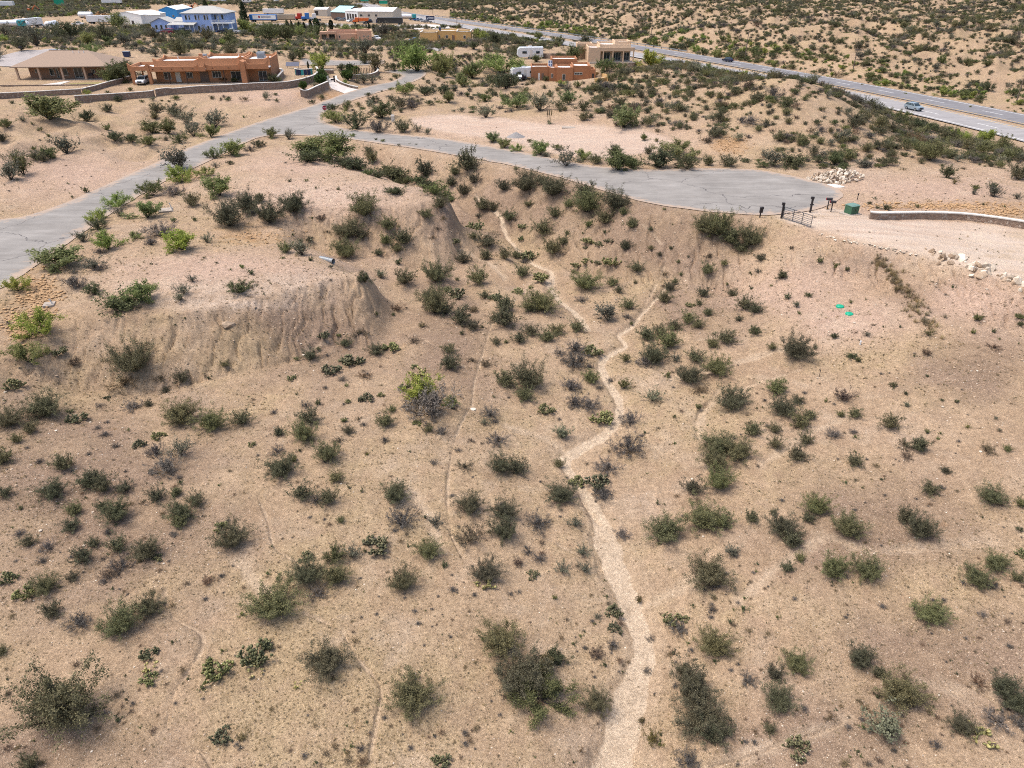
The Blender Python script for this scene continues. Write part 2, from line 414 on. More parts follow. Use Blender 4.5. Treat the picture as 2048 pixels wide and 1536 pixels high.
# spurs run down the valley sides, humps rise left of the road
vm = sstep(760, 860, GPX) * (1 - sstep(1480, 1600, GPX)) * sstep(318, 360, GPY) * (1 - sstep(560, 640, GPY)) * rough
H += vm * .95 * (.55 - 2 * np.abs(fbm((GX + .25 * GY) / 8, GY / 15, 2, 121)))
lm_ = (1 - sstep(290, 350, GPX)) * sstep(206, 222, GPY) * (1 - sstep(300, 340, GPY)) * rough
H += lm_ * (1.5 * (.5 - 2.2 * np.abs(fbm(GX / 13, GY / 15, 2, 131))) + .35 * fbm(GX / 3, GY / 3, 2, 133))
# washes
sand = np.zeros(GX.shape)
nr = RR < 135
Xn, Yn = GX[nr], GY[nr]
Hn = H[nr].copy(); Sn = sand[nr].copy()
wob = 0.25 * noise(Xn / .8, Yn / .8, 51) + .12 * noise(Xn / .3, Yn / .3, 52)
for L, dp in ((wash_w, .27), (wash2_w, .24)):
    d, p = dist_poly(Xn, Yn, L)
    ww = np.interp(p, np.arange(len(L)), [q[3] for q in L])
    q = d / (ww * (1 + .55 * noise(Xn / 2.6, Yn / 2.6, 58))) + wob * np.clip(.9 / ww, .6, 1.6)
    Hn -= dp * np.clip(ww / .8, .5, 1.1) * (1 - sstep(.8, 1.7, q)) + 0.12 * (1 - sstep(1.2, 3.2, q))
    Sn = np.maximum(Sn, (1 - sstep(.86, 1.1, q)) * np.clip(1.0 + .4 * noise(Xn / .9, Yn / .9, 59), .7, 1)); Sn = np.maximum(Sn, .22 * (1 - sstep(1.2, 2.6, q)))
for L in rill_w:
    d, p = dist_poly(Xn, Yn, L)
    q = d / .11 + 4.5 * wob + 1.6 * np.clip(noise(Xn / 2.2, Yn / 2.2, 57) + .1, 0, 1) * 2
    Hn -= .13 * (1 - sstep(.5, 1.6, q)) + .05 * (1 - sstep(1, 4, q))
    Sn = np.maximum(Sn, .55 * (1 - sstep(.4, 1.7, q)))
SIDE = [[(1396,870),(1400,835),(1425,805),(1470,785)], [(1640,1070),(1740,1100),(1840,1095),(1950,1085),(2060,1060)], [(1480,1200),(1560,1130),(1640,1080)], [(1860,1370),(1940,1382),(2010,1400)], [(1420,1540),(1500,1508),(1600,1475),(1690,1440)], [(1520,930),(1600,880),(1690,830)], [(1260,1210),(1330,1190),(1400,1150)], [(1010,850),(1080,870),(1130,900)], [(900,480),(960,520),(1010,560)], [(1330,760),(1420,740),(1560,700)], [(800,960),(860,1030),(880,1100)], [(480,1120),(520,1180),(560,1200)]]
for r_ in SIDE:
    d, p = dist_poly(Xn, Yn, smooth_line([cast(x, y, GB) for x, y in r_], 3))
    q = d / .27 + 4.5 * wob + 1.2 * noise(Xn / 1.7, Yn / 1.7, 63)
    Hn -= .07 * (1 - sstep(.4, 1.8, q)); Sn = np.maximum(Sn, .48 * (1 - sstep(.2, 2.2, q)))
H[nr] = Hn; sand[nr] = Sn
H = np.where(m_road, GB - 0.03, H)
H = np.where((rd > 0) & (rd < 1.0), np.minimum(H, GB - .01), H)
GH = H
GPX, GPY, GZC = project(GX, GY, GH)

# ------------------------------------------------------------------ what the ground is made of
def gz(cx, cy, rx, ry):
    return np.exp(-(((GPX - cx) / rx) ** 2 + ((GPY - cy) / ry) ** 2))
n1 = fbm(GX / 5, GY / 5, 3, 61); n2 = fbm(GX / 1.3, GY / 1.3, 3, 65); n3 = fbm(GX / 12, GY / 12, 2, 69)
gravel = np.zeros(GX.shape)
for b in [(150,1000,330,260),(620,660,190,120),(1000,420,260,80),(1300,480,200,100),(1950,740,150,90),(1400,620,150,60),(1150,400,320,50),(1720,530,90,28),(1880,590,120,40),(2000,620,90,40),(1750,1050,250,120),(1900,1300,260,140),(90,1500,220,60),(900,700,120,160),(1650,1480,260,100)]:
    gravel = np.maximum(gravel, gz(*b))
gravel = np.clip(gravel * 1.15 + .75 * n1 + .35 * n2 - .15, 0, 1) * near
sand = np.maximum(sand, near * .6 * np.clip(1.6 * n1 + 1.0 * n2 - .25, 0, 1) * (1 - gravel))
pink = np.zeros(GX.shape)
for b in [(1150,275,240,32),(1050,262,220,26),(1250,285,140,28),(450,540,260,45),(650,390,220,50),(1850,380,260,40),(1800,450,220,50),(1600,580,150,60),(150,350,200,60),(1950,600,140,60),(600,330,140,30),(560,190,150,25),(1690,640,130,60)]:
    pink = np.maximum(pink, gz(*b))
pink = np.clip(pink + .35 * n1, 0, 1)
pink = np.maximum(pink, blur(m_lot.astype(float), 3) * .95)
straw = np.clip(.25 + 1.2 * n3 + .8 * n2, 0, 1)
for b in [(700,1300,400,240),(480,480,90,25),(1150,1350,200,120),(880,900,260,120)]:
    straw = np.clip(straw + .35 * gz(*b), 0, 1)
straw = straw * (1 - .6 * sand)
orange = np.zeros(GX.shape)
for b in [(75,590,55,45),(40,650,40,40),(1900,412,170,9),(2000,425,120,9),(360,345,60,12),(500,470,90,22),(660,192,70,12),(1460,290,45,22)]:
    orange = np.maximum(orange, gz(*b))
orange = np.clip(orange * .95 + .6 * n2 - .25, 0, .8)
scrub = sstep(520, 800, GY + .15 * GX) * np.clip(.8 + .9 * fbm(GX / 60, GY / 45, 3, 81), 0, 1)
sand = np.maximum(sand, .6 * gz(780, 372, 90, 8) * 0)
pale = np.clip(.75 * gz(420,585,210,24) + .6 * gz(600,560,90,16) + .5 * gz(650,390,190,26) + gz(1950,505,170,35) + .8 * gz(1680,345,60,16) + gz(1660,372,35,6) + .7 * gz(470,610,140,10) + .5*gz(1130,285,180,18), 0, 1) * np.clip(.75 + n2, 0, 1)
_st = noise((GX * .30 + GY * .95) / .9, (GX * .95 - GY * .3) / 9, 111)
pale = np.maximum(pale, blur(m_drive.astype(float), 3) * np.clip(.70 + .8 * _st + .5 * n1, .2, 1))
pale = np.maximum(pale, blur(m_lot.astype(float), 3) * np.clip(.25 + 1.0 * _st, 0, .8))
# ------------------------------------------------------------------ materials
MATS = {}
def new_mat(name):
    m = bpy.data.materials.new(name); m.use_nodes = True
    nt = m.node_tree
    for n in list(nt.nodes):
        nt.nodes.remove(n)
    out = nt.nodes.new('ShaderNodeOutputMaterial')
    b = nt.nodes.new('ShaderNodeBsdfPrincipled')
    nt.links.new(b.outputs[0], out.inputs['Surface'])
    MATS[name] = m
    return m, nt, b

def N(nt, kind, **kw):
    n = nt.nodes.new('ShaderNode' + kind)
    for k, v in kw.items():
        if hasattr(n, k) and not k.startswith('in_'):
            setattr(n, k, v)
        else:
            n.inputs[k[3:] if k.startswith('in_') else k].default_value = v
    return n

def mixc(nt, fac, a, b, blend='MIX'):
    m = nt.nodes.new('ShaderNodeMix'); m.data_type = 'RGBA'; m.blend_type = blend
    for sock, val in ((m.inputs[0], fac), (m.inputs[6], a), (m.inputs[7], b)):
        if hasattr(val, 'links'):
            nt.links.new(val, sock)
        elif isinstance(val, (int, float)):
            sock.default_value = val
        else:
            sock.default_value = (*val, 1) if len(val) == 3 else val
    return m.outputs[2]

def ramp(nt, val, a, b):
    r = nt.nodes.new('ShaderNodeMapRange')
    r.inputs[1].default_value = a; r.inputs[2].default_value = b
    nt.links.new(val, r.inputs[0])
    return r.outputs[0]

def noise_node(nt, scale, detail=3, rough=.6, coords=None):
    n = nt.nodes.new('ShaderNodeTexNoise')
    n.inputs['Scale'].default_value = scale; n.inputs['Detail'].default_value = detail; n.inputs['Roughness'].default_value = rough
    if coords is not None:
        nt.links.new(coords, n.inputs['Vector'])
    return n.outputs['Fac']

def paint(name, col, rough=.7, var=.12, scale=3.0, metal=0.0, bump=0.0, coords='Object', spec=.3):
    """plain surface with uneven tone"""
    m, nt, b = new_mat(name)
    tc = nt.nodes.new('ShaderNodeTexCoord')
    f = noise_node(nt, scale, 4, .65, tc.outputs[coords])
    f = ramp(nt, f, .3, .7)
    c = mixc(nt, f, tuple(max(0, v * (1 - var)) for v in col), tuple(min(1, v * (1 + var)) for v in col))
    nt.links.new(c, b.inputs['Base Color'])
    b.inputs['Roughness'].default_value = rough
    b.inputs['Metallic'].default_value = metal
    b.inputs['Specular IOR Level'].default_value = spec
    if bump:
        bp = nt.nodes.new('ShaderNodeBump'); bp.inputs['Strength'].default_value = bump
        nt.links.new(noise_node(nt, scale * 6, 3, .6, tc.outputs[coords]), bp.inputs['Height'])
        nt.links.new(bp.outputs[0], b.inputs['Normal'])
    return m

def ground_material():
    m, nt, b = new_mat('desert_ground')
    tc = nt.nodes.new('ShaderNodeTexCoord'); P = tc.outputs['Object']
    def A(n):
        a = nt.nodes.new('ShaderNodeAttribute'); a.attribute_name = n; return a.outputs['Fac']
    big = ramp(nt, noise_node(nt, .22, 4, .6, P), .3, .7)
    c = mixc(nt, big, (.320, .230, .152), (.400, .300, .204))
    c = mixc(nt, A('straw'), c, (.365, .278, .172))
    g = A('gravel')
    c = mixc(nt, g, c, (.240, .174, .122))
    c = mixc(nt, A('pink'), c, (.425, .312, .240))
    c = mixc(nt, A('orange'), c, (.36, .218, .108))
    c = mixc(nt, A('pale'), c, (.50, .405, .325))
    c = mixc(nt, A('sand'), c, (.50, .405, .298))
    scr = A('scrub')
    fs = ramp(nt, noise_node(nt, .12, 5, .75, P), .36, .56)
    c2 = mixc(nt, fs, (.22, .18, .11), (.085, .082, .045))
    c = mixc(nt, scr, c, c2)
    plain = c
    # mottling at hand, boot and pebble size
    mot = ramp(nt, noise_node(nt, 1.7, 4, .75, P), .25, .75)
    c = mixc(nt, 1.0, c, mixc(nt, mot, (.74, .72, .70), (1.2, 1.2, 1.2)), 'MULTIPLY')
    hand = ramp(nt, noise_node(nt, 6.5, 4, .8, P), .28, .72)
    c = mixc(nt, 1.0, c, mixc(nt, hand, (.60, .57, .55), (1.32, 1.31, 1.30)), 'MULTIPLY')
    fine = ramp(nt, noise_node(nt, 26, 3, .8, P), .3, .7)
    c = mixc(nt, 1.0, c, mixc(nt, fine, (.52, .50, .48), (1.38, 1.37, 1.36)), 'MULTIPLY')
    vo = nt.nodes.new('ShaderNodeTexVoronoi'); vo.inputs['Scale'].default_value = 9
    nt.links.new(P, vo.inputs['Vector'])
    st = nt.nodes.new('ShaderNodeMath'); st.operation = 'LESS_THAN'; st.inputs[1].default_value = .17
    nt.links.new(vo.outputs['Distance'], st.inputs[0])
    sr = nt.nodes.new('ShaderNodeSeparateColor'); nt.links.new(vo.outputs['Color'], sr.inputs[0])
    stc = mixc(nt, ramp(nt, sr.outputs[0], .2, .8), (.10, .075, .06), (.50, .43, .36))
    sf = nt.nodes.new('ShaderNodeMath'); sf.operation = 'MULTIPLY'
    nt.links.new(st.outputs[0], sf.inputs[0]); nt.links.new(ramp(nt, g, -.5, 1.2), sf.inputs[1])
    c = mixc(nt, sf.outputs[0], c, stc)
    c = mixc(nt, A('graded'), c, plain)
    nt.links.new(c, b.inputs['Base Color'])
    b.inputs['Roughness'].default_value = .95
    b.inputs['Specular IOR Level'].default_value = .12
    bp = nt.nodes.new('ShaderNodeBump'); bp.inputs['Strength'].default_value = .55; bp.inputs['Distance'].default_value = .09
    hsum = nt.nodes.new('ShaderNodeMath'); hsum.operation = 'ADD'
    nt.links.new(noise_node(nt, 9, 5, .75, P), hsum.inputs[0]); nt.links.new(noise_node(nt, 34, 2, .7, P), hsum.inputs[1])
    nt.links.new(hsum.outputs[0], bp.inputs['Height'])
    nt.links.new(bp.outputs[0], b.inputs['Normal'])
    return m

def asphalt_material(name, a, c_, streak=.22, crack=True, dusty=False):
    m, nt, b = new_mat(name)
    tc = nt.nodes.new('ShaderNodeTexCoord'); P = tc.outputs['Object']
    big = ramp(nt, noise_node(nt, streak, 5, .7, P), .3, .7)
    c = mixc(nt, big, a, c_)
    fine = ramp(nt, noise_node(nt, 14, 3, .8, P), .3, .7)
    c = mixc(nt, 1.0, c, mixc(nt, fine, (.84, .84, .84), (1.13, 1.12, 1.11)), 'MULTIPLY')
    mp = nt.nodes.new('ShaderNodeMapping'); mp.inputs['Scale'].default_value = (.10, .55, 1); mp.inputs['Rotation'].default_value = (0, 0, .55)
    nt.links.new(P, mp.inputs[0])
    st = ramp(nt, noise_node(nt, 1.6, 4, .7, mp.outputs[0]), .35, .65)
    c = mixc(nt, 1.0, c, mixc(nt, st, (.86, .85, .84), (1.1, 1.1, 1.1)), 'MULTIPLY')
    if crack:
        vo = nt.nodes.new('ShaderNodeTexVoronoi'); vo.feature = 'DISTANCE_TO_EDGE'; vo.inputs['Scale'].default_value = .075
        wv = nt.nodes.new('ShaderNodeVectorMath'); wv.operation = 'ADD'
        nz = nt.nodes.new('ShaderNodeTexNoise'); nz.inputs['Scale'].default_value = .5; nz.inputs['Detail'].default_value = 4
        nt.links.new(P, nz.inputs['Vector'])
        sc_ = nt.nodes.new('ShaderNodeVectorMath'); sc_.operation = 'SCALE'; sc_.inputs['Scale'].default_value = 2.4
        nt.links.new(nz.outputs['Color'], sc_.inputs[0]); nt.links.new(P, wv.inputs[0]); nt.links.new(sc_.outputs[0], wv.inputs[1])
        nt.links.new(wv.outputs[0], vo.inputs['Vector'])
        lt = nt.nodes.new('ShaderNodeMath'); lt.operation = 'LESS_THAN'; lt.inputs[1].default_value = .0034
        nt.links.new(vo.outputs['Distance'], lt.inputs[0])
        c = mixc(nt, lt.outputs[0], c, (.11, .10, .095))
    if dusty:
        ea = nt.nodes.new('ShaderNodeAttribute'); ea.attribute_name = 'edge'
        ad = nt.nodes.new('ShaderNodeMath'); ad.operation = 'MULTIPLY_ADD'; ad.inputs[1].default_value = 2.6; ad.inputs[2].default_value = -.72
        nt.links.new(noise_node(nt, 1.1, 5, .75, P), ad.inputs[0])
        sm = nt.nodes.new('ShaderNodeMath'); sm.operation = 'ADD'; nt.links.new(ea.outputs['Fac'], sm.inputs[0]); nt.links.new(ad.outputs[0], sm.inputs[1])
        c = mixc(nt, ramp(nt, sm.outputs[0], 1.25, .75), c, (.36, .275, .21))
    nt.links.new(c, b.inputs['Base Color'])
    b.inputs['Roughness'].default_value = .9; b.inputs['Specular IOR Level'].default_value = .2
    return m

def foliage_material(name, dark, light, translucent=.25, hue=.05):
    m, nt, b = new_mat(name)
    at_ = nt.nodes.new('ShaderNodeAttribute'); at_.attribute_name = 'tone'
    oi = nt.nodes.new('ShaderNodeObjectInfo')
    c = mixc(nt, at_.outputs['Fac'], dark, light)
    hs = nt.nodes.new('ShaderNodeHueSaturation')
    r1 = nt.nodes.new('ShaderNodeMapRange'); r1.inputs[3].default_value = .5 - hue * .6; r1.inputs[4].default_value = .5 + hue * .5
    nt.links.new(oi.outputs['Random'], r1.inputs[0]); nt.links.new(r1.outputs[0], hs.inputs['Hue'])
    ml = nt.nodes.new('ShaderNodeMath'); ml.operation = 'MULTIPLY'; ml.inputs[1].default_value = 7.31
    fr = nt.nodes.new('ShaderNodeMath'); fr.operation = 'FRACT'
    nt.links.new(oi.outputs['Random'], ml.inputs[0]); nt.links.new(ml.outputs[0], fr.inputs[0])
    r2 = nt.nodes.new('ShaderNodeMapRange'); r2.inputs[3].default_value = .72; r2.inputs[4].default_value = 1.32
    nt.links.new(fr.outputs[0], r2.inputs[0]); nt.links.new(r2.outputs[0], hs.inputs['Value'])
    r3 = nt.nodes.new('ShaderNodeMapRange'); r3.inputs[3].default_value = .78; r3.inputs[4].default_value = 1.12
    nt.links.new(fr.outputs[0], r3.inputs[0]); nt.links.new(r3.outputs[0], hs.inputs['Saturation'])
    nt.links.new(c, hs.inputs['Color'])
    nt.links.new(hs.outputs[0], b.inputs['Base Color'])
    b.inputs['Roughness'].default_value = .75; b.inputs['Specular IOR Level'].default_value = .15
    tr = nt.nodes.new('ShaderNodeBsdfTranslucent'); nt.links.new(hs.outputs[0], tr.inputs['Color'])
    mx = nt.nodes.new('ShaderNodeMixShader'); mx.inputs[0].default_value = translucent
    nt.links.new(b.outputs[0], mx.inputs[1]); nt.links.new(tr.outputs[0], mx.inputs[2])
    out = [n for n in nt.nodes if n.type == 'OUTPUT_MATERIAL'][0]
    nt.links.new(mx.outputs[0], out.inputs['Surface'])
    return m

def stone_material(name, mortar, a, b_, scale=2.6):
    m, nt, b = new_mat(name)
    tc = nt.nodes.new('ShaderNodeTexCoord')
    vo = nt.nodes.new('ShaderNodeTexVoronoi'); vo.inputs['Scale'].default_value = scale
    ve = nt.nodes.new('ShaderNodeTexVoronoi'); ve.feature = 'DISTANCE_TO_EDGE'; ve.inputs['Scale'].default_value = scale
    nt.links.new(tc.outputs['Object'], vo.inputs['Vector']); nt.links.new(tc.outputs['Object'], ve.inputs['Vector'])
    s = nt.nodes.new('ShaderNodeSeparateColor'); nt.links.new(vo.outputs['Color'], s.inputs[0])
    c = mixc(nt, s.outputs[0], a, b_)
    c = mixc(nt, ramp(nt, s.outputs[1], .88, .9), c, (.36, .29, .235))
    c = mixc(nt, ramp(nt, ve.outputs['Distance'], .02, .06), mortar, c)
    nt.links.new(c, b.inputs['Base Color']); b.inputs['Roughness'].default_value = .9
    bp = nt.nodes.new('ShaderNodeBump'); bp.inputs['Strength'].default_value = .8; bp.inputs['Distance'].default_value = .06
    nt.links.new(ramp(nt, ve.outputs['Distance'], 0, .15), bp.inputs['Height']); nt.links.new(bp.outputs[0], b.inputs['Normal'])
    return m

def glass_material(name, col=(.02, .03, .035)):
    m, nt, b = new_mat(name)
    b.inputs['Base Color'].default_value = (*col, 1); b.inputs['Roughness'].default_value = .08; b.inputs['Specular IOR Level'].default_value = .6
    return m

ground_mat = ground_material()
asphalt = asphalt_material('asphalt_road', (.202, .188, .172), (.285, .266, .244), dusty=True)
asphalt_dark = asphalt_material('asphalt_highway', (.165, .160, .168), (.215, .208, .212), crack=False)
concrete_road = asphalt_material('concrete_highway', (.27, .258, .255), (.32, .306, .30), crack=False)
F_CREO = foliage_material('creosote_leaves', (.054, .054, .026), (.235, .222, .112), .2)
F_MESQ = foliage_material('mesquite_leaves', (.105, .140, .036), (.385, .415, .130), .35)
F_MESQD = foliage_material('dark_mesquite_leaves', (.052, .062, .024), (.205, .215, .092), .3)
F_SAGE = foliage_material('sage_leaves', (.085, .085, .055), (.250, .245, .165), .2)
F_YEL = foliage_material('yellow_green_leaves', (.085, .080, .022), (.235, .205, .060), .25)
F_DRY = foliage_material('dry_leaves', (.090, .062, .036), (.215, .160, .095), .2)
F_STRAW = foliage_material('straw_blades', (.20, .15, .08), (.40, .32, .19), .25, .02)
F_DEAD = foliage_material('dead_twigs', (.075, .064, .054), (.205, .178, .152), .05, .02)
F_PAD = foliage_material('cactus_pads', (.072, .078, .036), (.215, .208, .098), .0, .03)
F_PADY = foliage_material('yellow_cactus_pads', (.10, .11, .045), (.46, .40, .17), .0, .02)
F_CONE = foliage_material('conifer_needles', (.018, .026, .012), (.062, .080, .036), .1)
F_TOPI = foliage_material('clipped_leaves', (.022, .040, .010), (.090, .130, .030), .2)
BARK = paint('bark', (.085, .068, .055), .9, .3, 20)
BARKD = paint('dark_bark', (.045, .037, .032), .9, .3, 20)
ROCK_W = paint('pale_rock', (.58, .50, .40), .9, .22, 2.2, bump=.3)
ROCK_T = paint('tan_rock', (.40, .30, .21), .9, .3, 2.2, bump=.3)
# per-stone tone differences
for _m in (ROCK_W, ROCK_T):
    nt = _m.node_tree; b = [n for n in nt.nodes if n.type == 'BSDF_PRINCIPLED'][0]
    src = b.inputs['Base Color'].links[0].from_socket
    oi = nt.nodes.new('ShaderNodeObjectInfo')
    c = mixc(nt, 1.0, src, mixc(nt, oi.outputs['Random'], (.62, .58, .55), (1.2, 1.2, 1.2)), 'MULTIPLY')
    nt.links.new(c, b.inputs['Base Color'])

# ------------------------------------------------------------------ object helpers
def link(o, parent=None):
    COL.objects.link(o)
    if parent is not None:
        o.parent = parent
    return o

def tag(o, label=None, category=None, group=None, kind=None):
    if label: o['label'] = label
    if category: o['category'] = category
    if group: o['group'] = group
    if kind: o['kind'] = kind
    return o

def empty(name, loc=(0, 0, 0), rz=0.0, label=None, category=None, group=None, scale=None):
    o = bpy.data.objects.new(name, None)
    o.empty_display_size = .2
    link(o); o.location = loc; o.rotation_euler = (0, 0, rz)
    if scale is not None: o.scale = scale if not np.isscalar(scale) else (scale,) * 3
    return tag(o, label, category, group)

class MB:
    """collects simple shapes; build() links them as one mesh object"""
    def __init__(s): s.v = []; s.f = []
    def add(s, vs_, fs):
        n = len(s.v); s.v += [tuple(map(float, p)) for p in vs_]; s.f += [tuple(i + n for i in f) for f in fs]; return s
    def box(s, x0, x1, y0, y1, z0, z1):
        return s.add([(x0,y0,z0),(x1,y0,z0),(x1,y1,z0),(x0,y1,z0),(x0,y0,z1),(x1,y0,z1),(x1,y1,z1),(x0,y1,z1)],
                     [(3,2,1,0),(4,5,6,7),(0,1,5,4),(1,2,6,5),(2,3,7,6),(3,0,4,7)])
    def prism(s, poly, z0, z1):
        n = len(poly)
        return s.add([(x, y, z0) for x, y in poly] + [(x, y, z1) for x, y in poly],
                     [tuple(range(n))[::-1], tuple(range(n, 2 * n))] + [(i, (i + 1) % n, n + (i + 1) % n, n + i) for i in range(n)])
    def profile(s, pts, y0, y1):
        """polygon in x,z pushed along y"""
        n = len(pts)
        return s.add([(x, y0, z) for x, z in pts] + [(x, y1, z) for x, z in pts],
                     [tuple(range(n)), tuple(range(n, 2 * n))[::-1]] + [(i, n + i, n + (i + 1) % n, (i + 1) % n) for i in range(n)])
    def tube(s, p, q, r0, r1=None, n=8):
        r1 = r0 if r1 is None else r1
        p, q = Vector(p), Vector(q); d = (q - p)
        if d.length < 1e-6: return s
        d.normalize(); a = d.orthogonal().normalized(); b = d.cross(a)
        vs_ = [p + (a * math.cos(t) + b * math.sin(t)) * r0 for t in [2 * math.pi * i / n for i in range(n)]]
        vs_ += [q + (a * math.cos(t) + b * math.sin(t)) * r1 for t in [2 * math.pi * i / n for i in range(n)]]
        return s.add(vs_, [(i, (i + 1) % n, n + (i + 1) % n, n + i) for i in range(n)] + [tuple(range(n))[::-1], tuple(range(n, 2 * n))])
    def mesh(s, name):
        me = bpy.data.meshes.new(name); me.from_pydata(s.v, [], s.f); me.update(); return me
    def build(s, name, mat, parent=None, bevel=0.0, smooth=False):
        me = s.mesh(name)
        if smooth:
            me.polygons.foreach_set('use_smooth', [True] * len(me.polygons))
        o = bpy.data.objects.new(name, me)
        if mat: me.materials.append(mat)
        link(o, parent)
        if bevel:
            md = o.modifiers.new('edge', 'BEVEL'); md.width = bevel; md.segments = 2; md.limit_method = 'ANGLE'
        return o

def box_part(name, mat, parent, *b, bevel=0.0):
    return MB().box(*b).build(name, mat, parent, bevel)

def np_mesh(name, V, Fq, mats=(), tone=None, matidx=None, smooth=False):
    """mesh from numpy arrays; faces all of one size"""
    me = bpy.data.meshes.new(name)
    V = np.asarray(V, np.float32); Fq = np.asarray(Fq, np.int32)
    me.vertices.add(len(V)); me.vertices.foreach_set('co', V.ravel())
    k = Fq.shape[1]
    me.loops.add(Fq.size); me.loops.foreach_set('vertex_index', Fq.ravel())
    me.polygons.add(len(Fq)); me.polygons.foreach_set('loop_start', np.arange(0, Fq.size, k, dtype=np.int32))
    me.polygons.foreach_set('loop_total', np.full(len(Fq), k, np.int32))
    for m in mats: me.materials.append(m)
    if matidx is not None: me.polygons.foreach_set('material_index', np.asarray(matidx, np.int32))
    if smooth: me.polygons.foreach_set('use_smooth', np.ones(len(Fq), bool))
    me.update(calc_edges=True)
    if tone is not None:
        a = me.attributes.new('tone', 'FLOAT', 'POINT'); a.data.foreach_set('value', np.asarray(tone, np.float32))
    return me

# ------------------------------------------------------------------ the ground sheet
V = np.stack([GX.ravel(), GY.ravel(), GH.ravel()], 1)
ii, jj = np.meshgrid(np.arange(NR - 1), np.arange(NT - 1), indexing='ij')
a_ = (ii * NT + jj).ravel()
Fq = np.stack([a_, a_ + 1, a_ + NT + 1, a_ + NT], 1)
Fq = Fq[:, ::-1]
me = np_mesh('ground', V, Fq, (ground_mat,), smooth=True)
for nm, arr in (('sand', sand), ('gravel', gravel), ('pink', pink), ('straw', straw), ('orange', orange), ('scrub', scrub), ('pale', pale), ('graded', blur((m_drive | m_lot).astype(float), 4) * .72)):
    at_ = me.attributes.new(nm, 'FLOAT', 'POINT'); at_.data.foreach_set('value', np.clip(arr, 0, 1).astype(np.float32).ravel())
ground = bpy.data.objects.new('ground', me)
link(ground); tag(ground, 'bare pinkish tan desert soil with washes, mounds and banks', kind='structure')

# ------------------------------------------------------------------ roads
def sheet(name, poly, step, lift, mat, G=None):
    """paved area: triangulated outline with inner points, following the smooth ground"""
    G = GB if G is None else G
    P = [(p[0], p[1]) for p in poly]
    dense = []
    for i in range(len(P)):
        p, q = np.array(P[i]), np.array(P[(i + 1) % len(P)])
        n = max(1, int(np.hypot(*(q - p)) / step))
        dense += [p + (q - p) * k / n for k in range(n)]
    dn = np.array(dense)
    nrm = np.stack([noise(dn[:, 0] / 2, dn[:, 1] / 2, 91), noise(dn[:, 0] / 2, dn[:, 1] / 2, 92)], 1) * .25
    dn = dn + nrm
    lo, hi = dn.min(0), dn.max(0)
    xs, ys = np.meshgrid(np.arange(lo[0], hi[0], step), np.arange(lo[1], hi[1], step))
    ins = in_poly(xs, ys, dn)
    d, _ = dist_poly(xs[ins], ys[ins], dn, True)
    inner = np.stack([xs[ins], ys[ins]], 1)[d > step * .4]
    allp = np.concatenate([dn, inner])
    n = len(dn)
    res = geometry.delaunay_2d_cdt([Vector(p) for p in allp], [(i, (i + 1) % n) for i in range(n)], [], 1, 1e-4)
    vs_ = np.array([(v.x, v.y) for v in res[0]])
    zz = interp_grid(G, vs_[:, 0], vs_[:, 1]) + lift
    me = bpy.data.meshes.new(name)
    me.from_pydata([(x, y, z) for (x, y), z in zip(vs_, zz)], [], [tuple(f) for f in res[2]])
    me.materials.append(mat); me.update()
    bm = bmesh.new(); bm.from_mesh(me); bmesh.ops.recalc_face_normals(bm, faces=bm.faces)
    if sum(f.normal.z for f in bm.faces) < 0: bmesh.ops.reverse_faces(bm, faces=bm.faces)
    bm.to_mesh(me); bm.free()
    ed, _ = dist_poly(vs_[:, 0], vs_[:, 1], dn, True)
    ea = me.attributes.new('edge', 'FLOAT', 'POINT'); ea.data.foreach_set('value', np.clip(ed / 1.6, 0, 1).astype(np.float32))
    o = bpy.data.objects.new(name, me); link(o)
    return o
tag(sheet('road', road_poly, 1.6, .05, asphalt), 'cracked pale grey asphalt residential road with a turning circle', kind='structure')
tag(sheet('upper_road', upper_poly, 3.0, .06, asphalt), 'far end of the grey asphalt road curving behind the houses', kind='structure')

def ribbon(name, line, half, lift, mat, off=0.0, parent=None, dash=None):
    L = np.array(line)[:, :2]; Zs = np.array(line)[:, 2]
    tg = np.gradient(L, axis=0); tg /= np.linalg.norm(tg, axis=1)[:, None]
    nm = np.stack([-tg[:, 1], tg[:, 0]], 1)
    C = L + nm * off
    mb = MB()
    for i in range(len(C) - 1):
        if dash and i % dash[0] >= dash[1]: continue
        a, b = C[i] - nm[i] * half, C[i] + nm[i] * half
        c, d = C[i + 1] + nm[i + 1] * half, C[i + 1] - nm[i + 1] * half
        mb.add([(*a, Zs[i] + lift), (*d, Zs[i + 1] + lift), (*c, Zs[i + 1] + lift), (*b, Zs[i] + lift)], [(0, 1, 2, 3)])
    return mb.build(name, mat, parent)
WHITE_LINE = paint('white_road_paint', (.72, .71, .68), .7, .12, 4)
YELLOW_LINE = paint('yellow_road_paint', (.62, .42, .16), .7, .12, 4)
for (L, mt, nm, lab, ys_) in ((HWN, concrete_road, 'highway_near_carriageway', 'pale concrete carriageway of the highway', 1), (HWF, asphalt_dark, 'highway_far_carriageway', 'dark asphalt carriageway of the highway', -1)):
    hw = ribbon(nm, L, HW_HALF, .16, mt)
    tag(hw, lab, kind='structure')
    ribbon('lane_line', L, .12, .175, WHITE_LINE, 0, hw, dash=(3, 1))
    ribbon('edge_line', L, .13, .175, WHITE_LINE, (HW_HALF - 1.2) * ys_ , hw)
    ribbon('edge_line', L, .13, .175, YELLOW_LINE, -(HW_HALF - 1.0) * ys_, hw)
